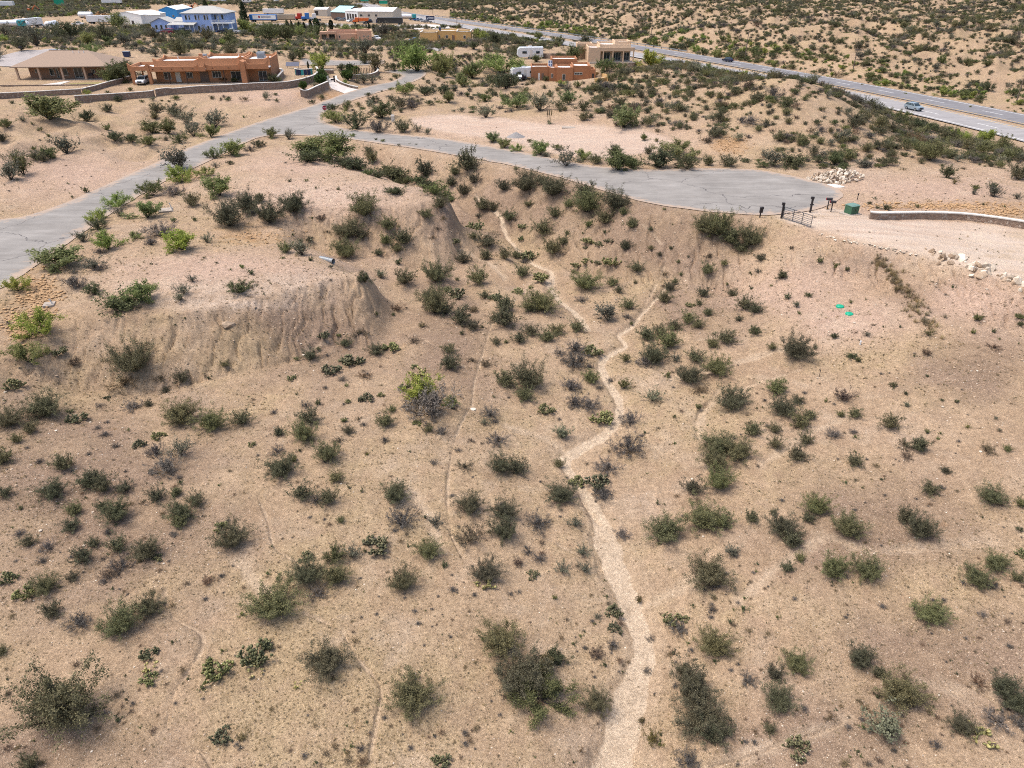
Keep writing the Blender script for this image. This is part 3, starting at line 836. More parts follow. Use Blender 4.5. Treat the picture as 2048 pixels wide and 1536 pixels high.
# ------------------------------------------------------------------ plants: mesh kits (unit radius 1)
def tubes_np(segs, sides=3):
    """segs: list of (p, q, r0, r1)"""
    P = np.array([s[0] for s in segs]); Q = np.array([s[1] for s in segs])
    r0 = np.array([s[2] for s in segs]); r1 = np.array([s[3] for s in segs])
    d = Q - P; d /= np.linalg.norm(d, axis=1)[:, None] + 1e-9
    up = np.where(np.abs(d[:, 2:3]) > .9, np.array([[1., 0, 0]]), np.array([[0, 0, 1.]]))
    a = np.cross(d, up); a /= np.linalg.norm(a, axis=1)[:, None] + 1e-9
    b = np.cross(d, a)
    n = len(segs); V = np.zeros((n, 2 * sides, 3))
    for k in range(sides):
        t = 2 * math.pi * k / sides
        o = a * math.cos(t) + b * math.sin(t)
        V[:, k] = P + o * r0[:, None]; V[:, sides + k] = Q + o * r1[:, None]
    base = np.arange(n)[:, None] * 2 * sides
    F = []
    for k in range(sides):
        k2 = (k + 1) % sides
        F.append(np.stack([base[:, 0] + k, base[:, 0] + k2, base[:, 0] + sides + k2, base[:, 0] + sides + k], 1))
    return V.reshape(-1, 3), np.concatenate(F)

def leaves_np(rng, C, size, elong=1.7, up=.3, dirs=None):
    """diamond leaves at C, random orientation biased upwards"""
    n = len(C)
    nrm = rng.normal(size=(n, 3)); nrm[:, 2] = np.abs(nrm[:, 2]) + up
    nrm /= np.linalg.norm(nrm, axis=1)[:, None]
    t = rng.normal(size=(n, 3)) if dirs is None else dirs + .5 * rng.normal(size=(n, 3))
    t -= (t * nrm).sum(1)[:, None] * nrm
    t /= np.linalg.norm(t, axis=1)[:, None] + 1e-9
    b = np.cross(nrm, t)
    s = (size * rng.uniform(.6, 1.4, n))[:, None]
    V = np.stack([C - t * s * elong * .5, C + b * s * .5, C + t * s * elong * .5, C - b * s * .5], 1)
    F = np.arange(n * 4).reshape(n, 4)
    return V.reshape(-1, 3), F

def branchy(rng, n_stems, height, tilt, forks, r0=.022, curve=.25, flat=1.0, start=0.05):
    """curved forked stems from the root; returns segments and points for leaves with their outward direction"""
    segs = []; tips = []; tdir = []
    def grow(p, d, length, r, level, steps=4):
        pts = [p]
        for k in range(steps):
            d = d + rng.normal(size=3) * curve * .35 + np.array([0, 0, .05])
            d = d / np.linalg.norm(d)
            q = pts[-1] + d * length / steps
            if q[2] < .03: q[2] = .03
            segs.append((pts[-1], q, r * (1 - k / steps * .5), r * (1 - (k + 1) / steps * .5)))
            pts.append(q)
            if level > 0 or k >= 1:
                for f in np.linspace(0, 1, 4)[1:]:
                    tips.append(pts[-2] + (q - pts[-2]) * f); tdir.append(d)
            if level < forks and k >= 1:
                dd = d + rng.normal(size=3) * .55; dd /= np.linalg.norm(dd)
                grow(q, dd, length * rng.uniform(.4, .62), r * .55, level + 1, 3)
    for i in range(n_stems):
        az = 2 * math.pi * (i + rng.uniform(-.4, .4)) / n_stems
        ti = math.radians(rng.uniform(*tilt))
        d = np.array([math.cos(az) * math.sin(ti), math.sin(az) * math.sin(ti), math.cos(ti) * flat])
        d /= np.linalg.norm(d)
        L = height / max(.35, math.cos(ti)) * rng.uniform(.75, 1.05)
        L = min(L, 1.15 / max(.25, math.sin(ti)))
        grow(np.array([math.cos(az), math.sin(az), 0]) * start * rng.uniform(.2, 1), d, L * .82, r0 * rng.uniform(.7, 1.2), 0)
    return segs, np.array(tips), np.array(tdir)

KITS = {}
def kit(name, stems_mesh, leaf_mesh):
    KITS.setdefault(name, []).append((stems_mesh, leaf_mesh))

def normalise(arrs):
    allv = np.concatenate(arrs)
    r = np.percentile(np.hypot(allv[:, 0], allv[:, 1]), 96)
    return [a / r for a in arrs]

def shrub_kit(name, seed, n_stems, height, tilt, forks, n_leaf, leaf, fmat, bmat=None, jitter=.05, r0=.022, elong=1.7, core=.0, squash=None):
    rng = np.random.default_rng(seed)
    segs, tips, tdir = branchy(rng, n_stems, height, tilt, forks, r0)
    sv, sf = tubes_np(segs)
    idx = rng.integers(0, len(tips), n_leaf)
    C = tips[idx] + rng.normal(size=(n_leaf, 3)) * jitter
    if core:
        k = int(n_leaf * core)
        u = rng.normal(size=(k, 3)); u /= np.linalg.norm(u, axis=1)[:, None]
        rad = .8 * rng.uniform(0, 1, (k, 1)) ** .5
        C[:k] = u * rad * np.array([[1, 1, height * .5]]) + np.array([[0, 0, height * .5]])
    C[:, 2] = np.maximum(C[:, 2], .03)
    lv, lf = leaves_np(rng, C, leaf, elong, dirs=tdir[idx])
    sv, lv = normalise([sv, lv])
    sm = np_mesh(name + '_stems', sv, sf, (bmat or BARK,))
    hz = np.clip(C[:, 2] / max(height, .1), 0, 1)
    tone = np.repeat(np.clip(rng.beta(2, 2, n_leaf) * .75 + .3 * rng.uniform(-.5, .7, n_leaf), 0, 1), 4)
    lm = np_mesh(name + '_foliage', lv, lf, (fmat,), tone=tone)
    kit(name, sm, lm)

for s in range(7):
    shrub_kit('c', 100 + s, 15, 1.05 + .12 * (s % 3), (8, 66), 2, 3600, .056, F_CREO, BARK, .065, core=.38)
for s in range(4):
    shrub_kit('C', 130 + s, 26, 1.15, (5, 72), 2, 14000, .034, F_CREO, BARK, .060, r0=.013, core=.34)
for s in range(4):
    shrub_kit('m', 160 + s, 12, .95, (10, 74), 2, 3600, .054, F_MESQ, BARKD, .09, r0=.026, elong=2.2)
for s in range(3):
    shrub_kit('M', 180 + s, 9, 1.05, (20, 78), 2, 7000, .044, F_MESQ, BARKD, .10, r0=.04, elong=2.2)
for s in range(3):
    shrub_kit('n', 200 + s, 12, .95, (10, 74), 2, 3600, .054, F_MESQD, BARKD, .09, r0=.026, elong=2.0)
for s in range(2):
    shrub_kit('N', 215 + s, 9, 1.05, (20, 80), 2, 9000, .038, F_MESQD, BARKD, .10, r0=.04, elong=2.2)
for s in range(3):
    shrub_kit('g', 220 + s, 16, .85, (8, 70), 2, 1500, .058, F_SAGE, BARK, .06)
for s in range(2):
    shrub_kit('y', 240 + s, 16, .95, (8, 62), 2, 1400, .060, F_YEL, BARK, .06)
for s in range(3):
    shrub_kit('b', 250 + s, 16, .7, (10, 78), 2, 1100, .050, F_DRY, BARK, .06, elong=3)
for s in range(2):
    shrub_kit('l', 260 + s, 22, .5, (30, 84), 2, 2400, .060, F_MESQD, BARKD, .08, elong=2.0)
for s in range(4):
    shrub_kit('d', 270 + s, 20, .75, (12, 80), 2, 2600, .028, F_DEAD, BARKD, .07, r0=.020, elong=6)
for s in range(3):
    shrub_kit('s', 280 + s, 9, .8, (8, 65), 1, 170, .15, F_MESQD, BARKD, .09, elong=1.8)
for s in range(2):
    shrub_kit('o', 290 + s, 12, 1.5, (5, 60), 1, 2600, .085, F_TOPI, BARKD, .05, core=.85)

def pear_kit(seed, n_base, gens, fmat, name):
    rng = np.random.default_rng(seed)
    V = []; F = []; tone = []
    def pad(p, d, w, s, tn):
        d = d / np.linalg.norm(d); w = w - d * (w @ d); w /= np.linalg.norm(w); nrm = np.cross(d, w)
        ring = []
        nseg = 10
        base = sum(len(v) for v in V)
        vs_ = []
        c = p + d * s * .5
        for side in (1, -1):
            vs_.append(c + nrm * side * s * .075)
        for k in range(nseg):
            t = 2 * math.pi * k / nseg
            x, y = math.cos(t), math.sin(t)
            vs_.append(c + d * s * .52 * y + w * s * .40 * x * (1 + .15 * y))
        for k in range(nseg):
            a, b = base + 2 + k, base + 2 + (k + 1) % nseg
            F.append((base, a, b)); F.append((base + 1, b, a))
        V.append(np.array(vs_)); tone.extend([tn] * len(vs_))
        return p + d * s
    def grow(p, d, g):
        w = rng.normal(size=3); s = .15 * rng.uniform(.75, 1.2)
        tip = pad(p, d, w, s, np.clip(rng.beta(1.6, 2.2) + (.25 if g == 0 else 0), 0, 1))
        if g > 0:
            for k in range(rng.integers(1, 4)):
                dd = d + rng.normal(size=3) * .65; dd[2] = abs(dd[2]) * .8 + .12
                grow(tip, dd / np.linalg.norm(dd), g - 1)
    for i in range(n_base):
        az = rng.uniform(0, 2 * math.pi); rr = rng.uniform(0, .34)
        p = np.array([math.cos(az) * rr, math.sin(az) * rr, .0])
        d = np.array([math.cos(az) * .6, math.sin(az) * .6, .7]) + rng.normal(size=3) * .3; d[2] = max(.3, abs(d[2]))
        grow(p, d, gens)
    Vn = np.concatenate(V); r = np.percentile(np.hypot(Vn[:, 0], Vn[:, 1]), 97); Vn /= r
    KITS.setdefault(name, []).append((None, np_mesh('pads', Vn, F, (fmat,), tone=tone)))
for s in range(4): pear_kit(300 + s, 15, 3, F_PAD, 'p')
for s in range(2): pear_kit(320 + s, 14, 1, F_PADY, 'q')

def column_kit(name, seed, prof, n, leaf, fmat):
    """upright tree: prof(t) gives the radius at height t (0..1), height 1"""
    rng = np.random.default_rng(seed)
    t = rng.uniform(.04, 1, n); az = rng.uniform(0, 2 * math.pi, n)
    rr = prof(t) * rng.uniform(.35, 1.0, n) ** .5 * (1 + .25 * np.sin(az * 3 + t * 14))
    C = np.stack([rr * np.cos(az), rr * np.sin(az), t + rng.normal(size=n) * .012], 1)
    lv, lf = leaves_np(rng, C, leaf, 2.2)
    tone = np.repeat(np.clip(rng.beta(2, 2, n), 0, 1), 4)
    sv, sf = tubes_np([(np.array([0, 0, 0.]), np.array([0, 0, .9]), .02, .006)], 6)
    kit(name, np_mesh(name + '_trunk', sv, sf, (BARKD,)), np_mesh(name + '_crown', lv, lf, (fmat,), tone=tone))
for s in range(3):
    column_kit('cyp', 340 + s, lambda t: .17 * np.sin(np.clip(t, 0, 1) * math.pi * .93 + .18) ** .6, 900, .05, F_CONE)
for s in range(2):
    column_kit('pine', 350 + s, lambda t: .30 * (1 - t) ** .7 + .02, 1100, .05, F_CONE)

def blades_kit(name, seed, n, length, tilt, width, mat, stalk=None):
    rng = np.random.default_rng(seed); V = []; F = []
    for i in range(n):
        az = rng.uniform(0, 6.283); ti = math.radians(rng.uniform(*tilt)); L = length * rng.uniform(.6, 1.1)
        d = np.array([math.cos(az) * math.sin(ti), math.sin(az) * math.sin(ti), math.cos(ti)])
        w = np.array([-math.sin(az), math.cos(az), 0]) * width
        p = np.array([math.cos(az), math.sin(az), 0]) * rng.uniform(0, .25) * length
        k = len(V) * 4
        dr = np.array([0, 0, -.12 * L * math.sin(ti)])
        V.append(np.stack([p - w, p + w, p + d * L * .6 + w * .8, p + d * L * .6 - w * .8])); F.append((k, k + 1, k + 2, k + 3))
        k = len(V) * 4
        V.append(np.stack([p + d * L * .6 - w * .8, p + d * L * .6 + w * .8, p + d * L + dr + w * .1, p + d * L + dr - w * .1])); F.append((k, k + 1, k + 2, k + 3))
    Vn = np.concatenate(V)
    tone = np.repeat(rng.uniform(0, 1, len(V)), 4)
    KITS.setdefault(name, []).append((None, np_mesh(name, Vn, np.array(F), (mat,), tone=tone)))
for s in range(2): blades_kit('agave', 360 + s, 34, 1.0, (5, 80), .05, F_SAGE)
for s in range(3): blades_kit('grass', 370 + s, 46, 1.0, (5, 60), .022, F_STRAW)

# ------------------------------------------------------------------ where the plants stand, read off the photograph crop by crop
# (x0, y0, scale), then "x,y,width,kind" in that crop
CROPS = [
((0,560,4),"335,340,300,m;220,580,270,m;760,75,150,n;980,220,340,l;1120,110,220,m;1190,55,110,m;1470,75,140,g;1930,50,180,n;1440,140,80,g;600,35,150,d;505,555,120,p;110,840,140,p;595,660,110,b;1080,640,340,c;1000,800,220,b;1290,780,110,b;1460,785,120,c;1800,670,70,c;1670,780,50,s;1330,880,70,c;800,1000,60,d;1070,1000,140,d;1190,990,60,c;370,1000,300,c;80,1110,200,c;250,1190,110,c;140,1270,90,c;30,1420,160,c;620,1110,140,p;560,1050,60,p;1450,1060,290,c;1700,1140,200,c;1940,1110,150,c;860,1135,40,d;785,1180,50,d;840,1230,80,d;930,1325,60,d;1270,1245,100,p;1115,1305,100,p;1250,1370,120,d;1450,1350,210,g;1340,1490,200,d;515,1470,150,c;320,1450,60,d;710,1390,40,d;2010,1310,60,p;860,940,50,p"),
((512,560,4),"1130,220,110,b;965,270,50,s;1100,275,30,s;830,410,130,b;550,440,90,p;670,440,50,s;715,505,90,c;440,600,120,c;330,630,50,s;500,545,50,c;570,600,40,d;965,560,130,c;1070,530,130,p;780,650,170,p;600,710,150,p;870,760,110,b;690,790,60,d;720,840,40,s;280,780,70,p;1330,360,80,b;1260,480,90,b;1370,120,110,c;1430,205,220,c;1520,240,110,c;1600,110,130,p;1530,70,80,p;1640,310,140,c;1730,365,110,c;1810,370,40,c;1650,425,40,s;1740,235,100,b;1830,120,80,c;1920,135,100,p;1990,210,130,c;1990,320,160,c;1910,300,80,c;1545,550,100,c;1920,490,80,c;2000,490,50,c;1550,670,150,c;1310,740,140,q;1260,690,60,p;1730,635,80,b;1840,665,110,b;1200,850,80,p;1340,890,260,m;1400,1010,330,d;1570,970,130,m;890,940,120,p;1000,915,60,p;740,970,50,p;400,1000,80,d;500,980,50,s;430,1100,150,c;390,1230,180,c;185,1215,90,c;705,1120,50,s;820,1105,60,b;740,1200,90,c;1040,1130,130,c;1090,1030,70,c;1290,1140,70,p;1380,1190,80,c;1480,1210,100,d;660,1280,90,b;1030,1280,60,d;575,1390,180,c;170,1360,110,d;350,1360,50,s;300,1430,70,c;210,1500,220,c;1420,1460,60,d;890,1390,40,y;1670,1480,130,b;1960,1490,170,c;1990,800,160,c;1870,1065,130,d;1830,1135,90,g;1910,1130,60,d;1930,1270,150,d;1620,1360,50,d;145,1060,50,d;325,910,40,s;555,860,40,d;1720,1280,60,b"),
((1024,560,4),"40,85,90,p;150,60,40,p;225,165,270,c;140,220,110,c;40,320,120,g;60,470,110,c;150,405,120,c;280,450,140,c;360,400,120,c;520,375,120,c;555,155,90,d;580,15,200,c;800,20,100,c;850,80,70,c;985,15,50,c;930,200,110,c;770,270,200,g;920,290,70,d;955,345,50,c;1220,145,120,c;1255,60,90,c;1300,20,60,c;1530,105,90,c;1495,185,60,c;1425,200,70,p;1565,260,80,c;1405,315,110,c;1300,360,120,c;1480,355,100,c;1180,400,120,c;1080,435,140,c;1250,495,160,c;1720,30,40,c;1755,105,90,c;1855,195,130,c;1940,230,110,c;1810,310,60,c;1945,405,110,n;1710,460,150,c;1600,510,100,c;1915,65,30,s;510,550,130,d;640,560,150,p;500,650,200,d;620,690,60,d;380,580,90,d;630,780,130,c;470,850,140,d;910,630,90,y;890,840,110,y;1130,610,180,c;1060,650,120,d;1310,620,110,g;1460,610,140,c;1630,700,190,c;1410,770,180,c;1245,755,80,s;1500,870,120,b;500,980,120,d;620,990,170,d;720,1100,170,p;1125,925,160,g;410,1230,140,g;940,1115,140,d;920,1260,70,d;930,1330,230,d;130,790,220,c;100,920,150,c;270,1030,130,p;1490,1015,50,s;1760,960,220,c;1640,1310,280,C;1800,1350,260,C;1620,1450,200,c;1920,1200,140,c;375,1470,90,c;760,1490,190,d;40,1500,150,c;1300,1305,30,s;790,800,60,d;700,860,60,d;1300,1090,40,s"),
((1536,560,4),"20,40,30,s;155,135,50,s;325,115,60,n;230,200,60,g;250,265,35,s;660,175,30,s;845,355,40,b;920,370,30,s;525,445,65,n;785,430,65,g;210,560,220,c;30,535,70,c;375,535,50,c;665,605,85,n;718,640,50,n;1280,420,90,y;1265,580,90,b;1670,295,80,n;2010,290,80,n;2020,350,60,n;1640,415,40,s;1805,410,35,s;1810,525,100,b;1000,840,65,n;1100,905,45,s;1275,765,35,s;1385,955,35,s;1505,970,35,s;1110,1000,50,g;1595,1170,50,y;1820,1100,45,g;1850,1195,35,g;60,860,140,c;110,1020,190,c;240,960,90,c;50,1190,100,c;330,1080,90,c;250,1140,150,c;460,965,50,s;600,930,160,b;690,1065,110,c;580,1075,60,c;970,1140,150,c;290,1280,110,c;50,1310,110,c;520,1230,110,d;680,1215,60,d;225,1400,130,c;690,1450,120,c;1270,1210,40,s;1375,1220,40,s;1200,1330,120,c;1090,1310,120,b;1100,1400,100,b;1910,1345,70,c;1750,1350,120,b;1420,1520,80,c;1360,1265,30,s"),
((0,920,2.494),"20,10,70,c;320,30,90,c;270,150,120,c;30,160,70,c;105,235,35,c;440,110,90,c;520,130,90,c;480,90,80,c;620,135,80,c;845,40,130,d;780,180,80,c;885,160,50,c;375,245,80,c;360,325,90,c;590,265,120,c;515,235,60,c;540,360,40,d;980,205,80,c;910,260,110,c;895,310,80,c;900,110,30,s;810,265,30,b;100,365,50,d;145,405,70,c;240,430,65,d;215,500,45,d;470,410,60,c;420,480,100,c;590,430,90,c;735,455,120,c;610,520,100,d;545,570,80,b;520,490,30,d;785,490,50,p;1160,385,170,c;1095,335,70,p;1395,65,160,c;1510,165,100,c;1640,190,90,c;1580,200,60,d;1675,85,70,c;1700,300,40,c;1535,560,160,c;1525,480,70,p;1670,470,110,n;1680,580,110,c;1590,660,90,d;1365,710,240,C;40,590,80,p;130,660,90,p;235,620,110,c;365,580,60,c;265,750,90,c;400,805,110,d;610,810,180,C;745,730,140,c;1040,600,70,b;745,970,80,p;740,1030,70,q;750,1085,80,p;1080,1045,140,p;1290,970,150,p;1290,1035,90,q;1480,1120,45,q;1630,990,210,C;340,1210,370,C;1110,1370,100,p;1200,1435,30,d;40,1165,40,b;380,1020,40,b;150,1515,100,c;1210,1380,60,b;10,950,60,c;1355,1245,25,b;860,905,30,s"),
((684,920,2.494),"265,170,120,c;610,35,100,b;455,15,40,d;785,30,90,c;865,80,110,c;1080,15,50,s;640,225,120,c;810,250,140,c;810,355,120,c;1095,160,160,c;1175,110,80,p;980,310,120,d;1160,310,80,g;1300,35,110,d;1280,110,110,p;1300,175,90,d;300,300,130,d;465,305,90,g;170,410,130,p;50,460,110,g;30,560,120,c;430,450,110,c;305,605,140,c;510,525,40,s;720,560,130,c;720,615,90,q;880,510,60,b;930,455,50,d;985,490,60,d;950,570,60,p;1100,540,80,g;1200,455,80,g;1210,535,80,g;840,665,30,d;880,655,30,d;1395,370,70,d;1275,780,40,g;1355,750,80,p;1480,700,40,y;1360,840,70,p;1350,920,50,d;1270,965,80,b;1310,1020,40,s;1060,685,25,s;1210,855,20,s;790,900,200,C;900,1080,250,C;990,1160,250,N;1000,1040,150,y;1060,985,110,n;1270,1210,120,c;350,1170,240,C;640,380,150,b;495,1510,90,p;95,1440,40,d;100,1500,60,b;1190,1450,40,b;1610,350,180,c;1540,890,40,d;1650,800,90,p;1680,840,80,d;1545,1385,100,y;1495,1300,40,y;1520,1050,40,d"),
((1364,920,2.494),"50,140,90,c;180,110,120,c;170,25,80,c;110,280,200,c;200,310,90,c;-10,330,60,d;345,285,70,c;455,260,40,c;500,330,130,c;545,400,90,c;665,235,110,c;625,290,60,c;820,335,150,c;1110,285,90,c;1180,345,140,c;1305,70,90,c;1235,145,80,c;1535,180,110,c;1690,215,60,c;1685,345,40,s;860,10,80,c;130,560,210,C;255,460,80,g;525,535,60,c;585,490,50,c;745,545,120,c;920,545,150,c;1230,755,160,c;1460,585,120,c;1555,510,110,c;1530,620,70,d;1690,465,60,p;1670,585,60,c;155,920,170,C;565,1010,140,c;460,1070,80,c;480,1190,150,c;330,1095,80,d;880,985,120,c;1080,1150,220,C;985,1060,70,c;1015,1330,190,g;740,1280,60,b;915,1235,50,b;435,1340,60,c;565,1430,120,p;875,1450,35,s;60,1150,200,C;100,1280,240,C;150,1340,180,C;1470,1100,80,b;1590,1130,120,c;1660,1210,130,c;1570,1290,120,d;1680,1310,80,d;1390,1320,120,c;1480,1360,130,q;30,1500,110,d;10,1060,100,c;240,810,30,s;15,790,40,p;10,860,40,d"),
((512,200,4),"125,270,110,n;20,350,100,n;260,290,90,g;560,370,400,N;430,480,250,l;760,540,250,l;900,590,120,l;700,505,130,l;830,555,140,l;980,615,150,l;1200,655,160,l;1370,690,150,l;1500,770,130,l;1555,800,110,l;640,130,180,m;720,60,90,n;800,180,180,n;790,105,50,c;1010,90,200,n;980,230,160,d;1175,225,120,c;1290,230,80,g;1370,260,60,g;1890,310,110,m;1990,350,110,m;775,280,50,m;960,315,25,s;1020,325,40,s;1140,360,30,s;1225,350,20,s;1280,355,20,s;900,405,70,c;930,470,100,c;1050,560,80,c;1110,620,260,l;1350,570,130,c;1300,650,150,l;1440,740,200,l;1690,520,160,c;1560,660,90,c;1590,570,100,c;1740,640,90,c;1660,730,100,c;1980,690,110,c;1115,745,160,l;1480,830,120,c;1360,910,100,c;1500,940,60,b;1810,840,130,c;1900,860,100,c;2020,930,110,c;1750,1010,130,p;1850,1130,140,c;1740,1090,70,c;1840,1250,90,c;1590,1130,90,p;1450,1020,60,b;1660,1270,120,c;1990,1240,110,c;1415,1095,60,b;1440,1400,200,c;1780,1430,150,c;1610,1430,50,c;1000,1400,90,g;1190,1430,150,c;310,840,200,c;110,920,230,c;30,790,90,c;870,870,200,c;740,1040,200,c;720,1210,170,c;850,1080,100,c;1060,1000,140,c;1180,1110,140,c;1040,1130,80,c;980,1220,70,c;1130,1190,90,c;520,940,90,b;370,1200,150,g;240,1190,110,c;430,1115,60,c;360,1130,60,c;295,1075,30,s;870,1420,130,n;1140,1300,50,s;215,1260,40,s;440,1275,40,s;600,1330,50,g;270,645,30,s;400,640,40,s;480,700,40,s;660,710,30,s;790,745,25,s;570,1050,50,b;450,940,40,s;1780,920,70,g"),
((1024,200,4),"40,380,100,m;140,325,45,n;230,395,150,m;360,375,90,n;560,440,140,m;430,475,200,g;820,420,90,c;850,500,240,n;960,510,120,m;1330,370,280,M;1180,480,220,n;1400,500,200,n;1570,500,80,c;1730,490,140,c;2010,510,100,n;1055,305,65,n;1155,320,50,c;1165,245,60,b;1560,320,100,b;1090,410,70,c;840,195,70,b;890,160,220,m;110,680,180,c;320,710,200,c;240,640,100,c;580,740,140,c;590,840,200,c;450,830,90,c;820,820,180,c;740,950,140,c;890,900,70,c;960,990,110,c;130,830,70,c;60,940,150,c;340,910,100,c;240,1030,150,c;90,1010,80,p;610,1000,60,s;740,1050,60,s;565,1060,30,s;440,1060,60,c;410,1130,80,c;320,1190,150,c;75,1110,60,s;610,1120,100,p;690,1150,70,p;775,1125,70,p;585,1180,40,p;905,1170,90,c;1110,1030,60,c;1110,1180,60,c;1180,1230,60,c;1270,1180,50,c;1410,1250,30,c;1330,1290,50,c;800,1290,140,p;690,1300,60,p;590,1290,90,p;520,1320,90,p;595,1420,200,c;490,1370,60,c;995,1340,110,c;1220,1390,60,b;1350,1390,50,c;1560,1360,110,c;1550,1010,200,C;1640,1020,240,C;1750,1110,130,c;1900,1110,170,c;1830,1180,120,c;1695,1300,70,c;1985,1260,80,c;1965,1365,60,g;1915,1395,25,s;1580,1240,100,b;130,1250,140,p;30,1240,80,c;95,1290,60,d;80,1380,110,c;230,1410,140,p;1215,870,30,s"),
((1536,200,4),"690,180,150,c;790,140,80,c;920,90,110,n;560,100,60,c;1060,140,150,n;890,200,120,c;1180,200,130,n;1290,215,140,n;1510,260,210,m;1740,300,90,g;1430,300,140,c;1600,360,120,c;1720,390,140,c;1830,370,80,b;1920,440,140,c;1460,440,90,c;1590,440,80,c;1290,430,190,c;1200,290,110,c;1100,350,90,c;960,385,90,c;790,380,80,c;870,370,80,c;400,470,110,n;530,480,140,n;200,510,250,l;50,490,200,l;640,450,120,c;300,330,70,p;90,300,100,c;1430,590,120,n;1490,655,60,y;1080,550,45,b;1390,520,40,s;1565,545,45,b;1780,515,55,c;1655,700,70,n;1640,740,50,g;1790,685,80,n;1800,740,120,g;1990,770,80,g;2000,590,160,c;855,780,40,s;810,825,40,n;940,860,70,n;870,860,30,s;1195,850,40,s;1720,830,40,s;1890,850,35,s;415,1285,50,s;545,1325,55,n;110,1400,90,n;630,1355,35,s;185,1180,50,b"),
((0,200,4),"400,50,380,m;700,140,120,n;865,75,80,c;60,190,120,n;185,150,70,g;260,185,40,s;330,235,50,s;20,310,80,c;270,385,50,s;390,285,30,s;540,380,180,g;400,430,150,n;290,450,100,c;350,470,80,c;130,450,180,g;190,550,180,y;90,590,170,g;860,225,60,s;920,290,130,n;1060,300,130,n;1200,320,150,n;1260,70,110,c;1400,90,140,c;1500,140,160,g;1240,130,70,c;1220,220,170,n;1350,230,150,n;1710,170,190,g;1550,240,180,g;1440,310,130,n;1690,260,140,m;1950,130,40,s;1330,310,60,c;1710,430,130,m;1860,390,170,m;2000,320,110,n;2000,390,90,d;1450,490,230,g;1450,600,210,m;1640,570,140,m;1730,525,70,g;1840,500,60,n;1220,710,200,n;1400,730,150,d;940,800,200,m;1180,880,230,m;800,920,180,m;960,900,100,g;790,1000,140,n;1760,700,220,m;1540,810,130,c;1830,930,280,C;1990,850,180,c;1300,1040,230,d;1470,1130,240,m;1660,1110,110,g;870,1140,200,m;1080,1080,110,m;500,1230,320,m;670,1100,120,g;800,1210,80,d;760,1310,180,g;800,1340,110,d;150,1480,180,m;590,1370,60,g;1735,1300,30,s;1935,1330,50,m;1210,1310,30,s;1210,1140,90,d;580,775,40,s;560,745,20,s;690,725,60,s;1390,965,40,s;1560,955,50,s;1540,1430,80,g;2010,1380,50,s"),
((0,0,4),"960,600,220,n;880,630,140,n;1030,560,150,n;700,740,60,m;865,735,40,n;1045,715,40,n;735,390,150,m;700,325,110,m;970,190,180,m;1240,140,70,n;1960,215,150,m;100,820,50,c;560,240,260,n;850,290,160,c;300,300,240,g;1000,330,120,g;1480,290,140,n;1240,280,110,c;1660,300,120,c;1440,400,140,c;1850,410,140,c;1840,320,110,c;1250,420,120,g;180,360,150,c;60,250,150,g"),
((400,0,4),"350,215,140,m;940,250,150,n;1185,245,170,M;1470,260,130,g;810,260,130,m;530,215,100,n;800,440,110,n;740,465,80,c;980,510,160,m;1130,540,80,n;1320,480,110,n;1410,530,160,y;1200,550,70,o;1250,575,60,o;1180,615,100,o;970,600,70,o;965,650,100,o;1000,630,60,o;830,700,60,o;915,675,60,g;1165,660,50,m;1310,630,130,g;1380,640,90,g;1440,620,50,g;590,630,110,n;1640,710,150,m;1690,690,70,n;1800,730,120,n;1550,530,130,n;1740,500,260,m;1940,560,180,n;1940,490,200,m;1520,830,120,n;1450,900,220,m;1690,830,150,d;1390,800,90,n;1170,850,90,n;1080,910,190,m;560,270,200,n;700,270,180,n;1240,260,120,n;1660,380,200,n;1320,390,160,g;620,640,70,n;200,630,70,n;280,640,60,n"),
((800,0,4),"420,540,380,N;580,570,200,n;330,560,180,n;820,500,300,M;850,640,250,n;500,660,140,m;120,510,180,g;60,700,100,n;200,700,140,n;390,790,110,n;680,790,100,n;540,760,50,n;930,800,220,m;690,890,180,g;1120,840,170,g;800,860,60,d;1350,800,130,m;1460,850,130,n;1330,720,80,g;1290,670,70,m;1420,680,70,n;1510,715,60,n;1590,715,80,n;1640,780,90,c;1760,690,120,n;1640,530,160,n;1760,540,110,n;1990,490,190,m;1900,565,60,c;1700,610,110,n;1390,440,150,n;1270,450,80,n;1090,470,90,n;640,290,130,m;760,320,120,n;1110,290,90,n;1480,335,90,c;1270,330,120,n;60,380,150,n;590,370,80,n;380,340,80,n;1060,630,80,b;1160,630,60,n;1280,880,45,c;1470,940,80,c;1740,990,70,c;1900,720,60,c;360,720,120,n;770,660,120,n"),
((1250,0,4),"560,520,100,g;450,370,110,n;560,390,90,m;1030,410,100,n;1180,440,100,n;1030,490,120,g;620,420,80,m;720,440,80,m;850,440,120,m;1270,590,110,d;1650,570,160,m"),
((1536,0,4),"750,640,150,m;1100,700,190,m;1390,730,150,m;1550,740,150,n;1620,810,180,m;1790,830,120,n;1970,850,170,m;540,600,150,m;400,550,150,m;130,530,120,m;820,580,200,n;1390,470,130,n;1590,480,150,n;1750,490,150,n;1750,690,150,n;1960,730,120,n"),
]
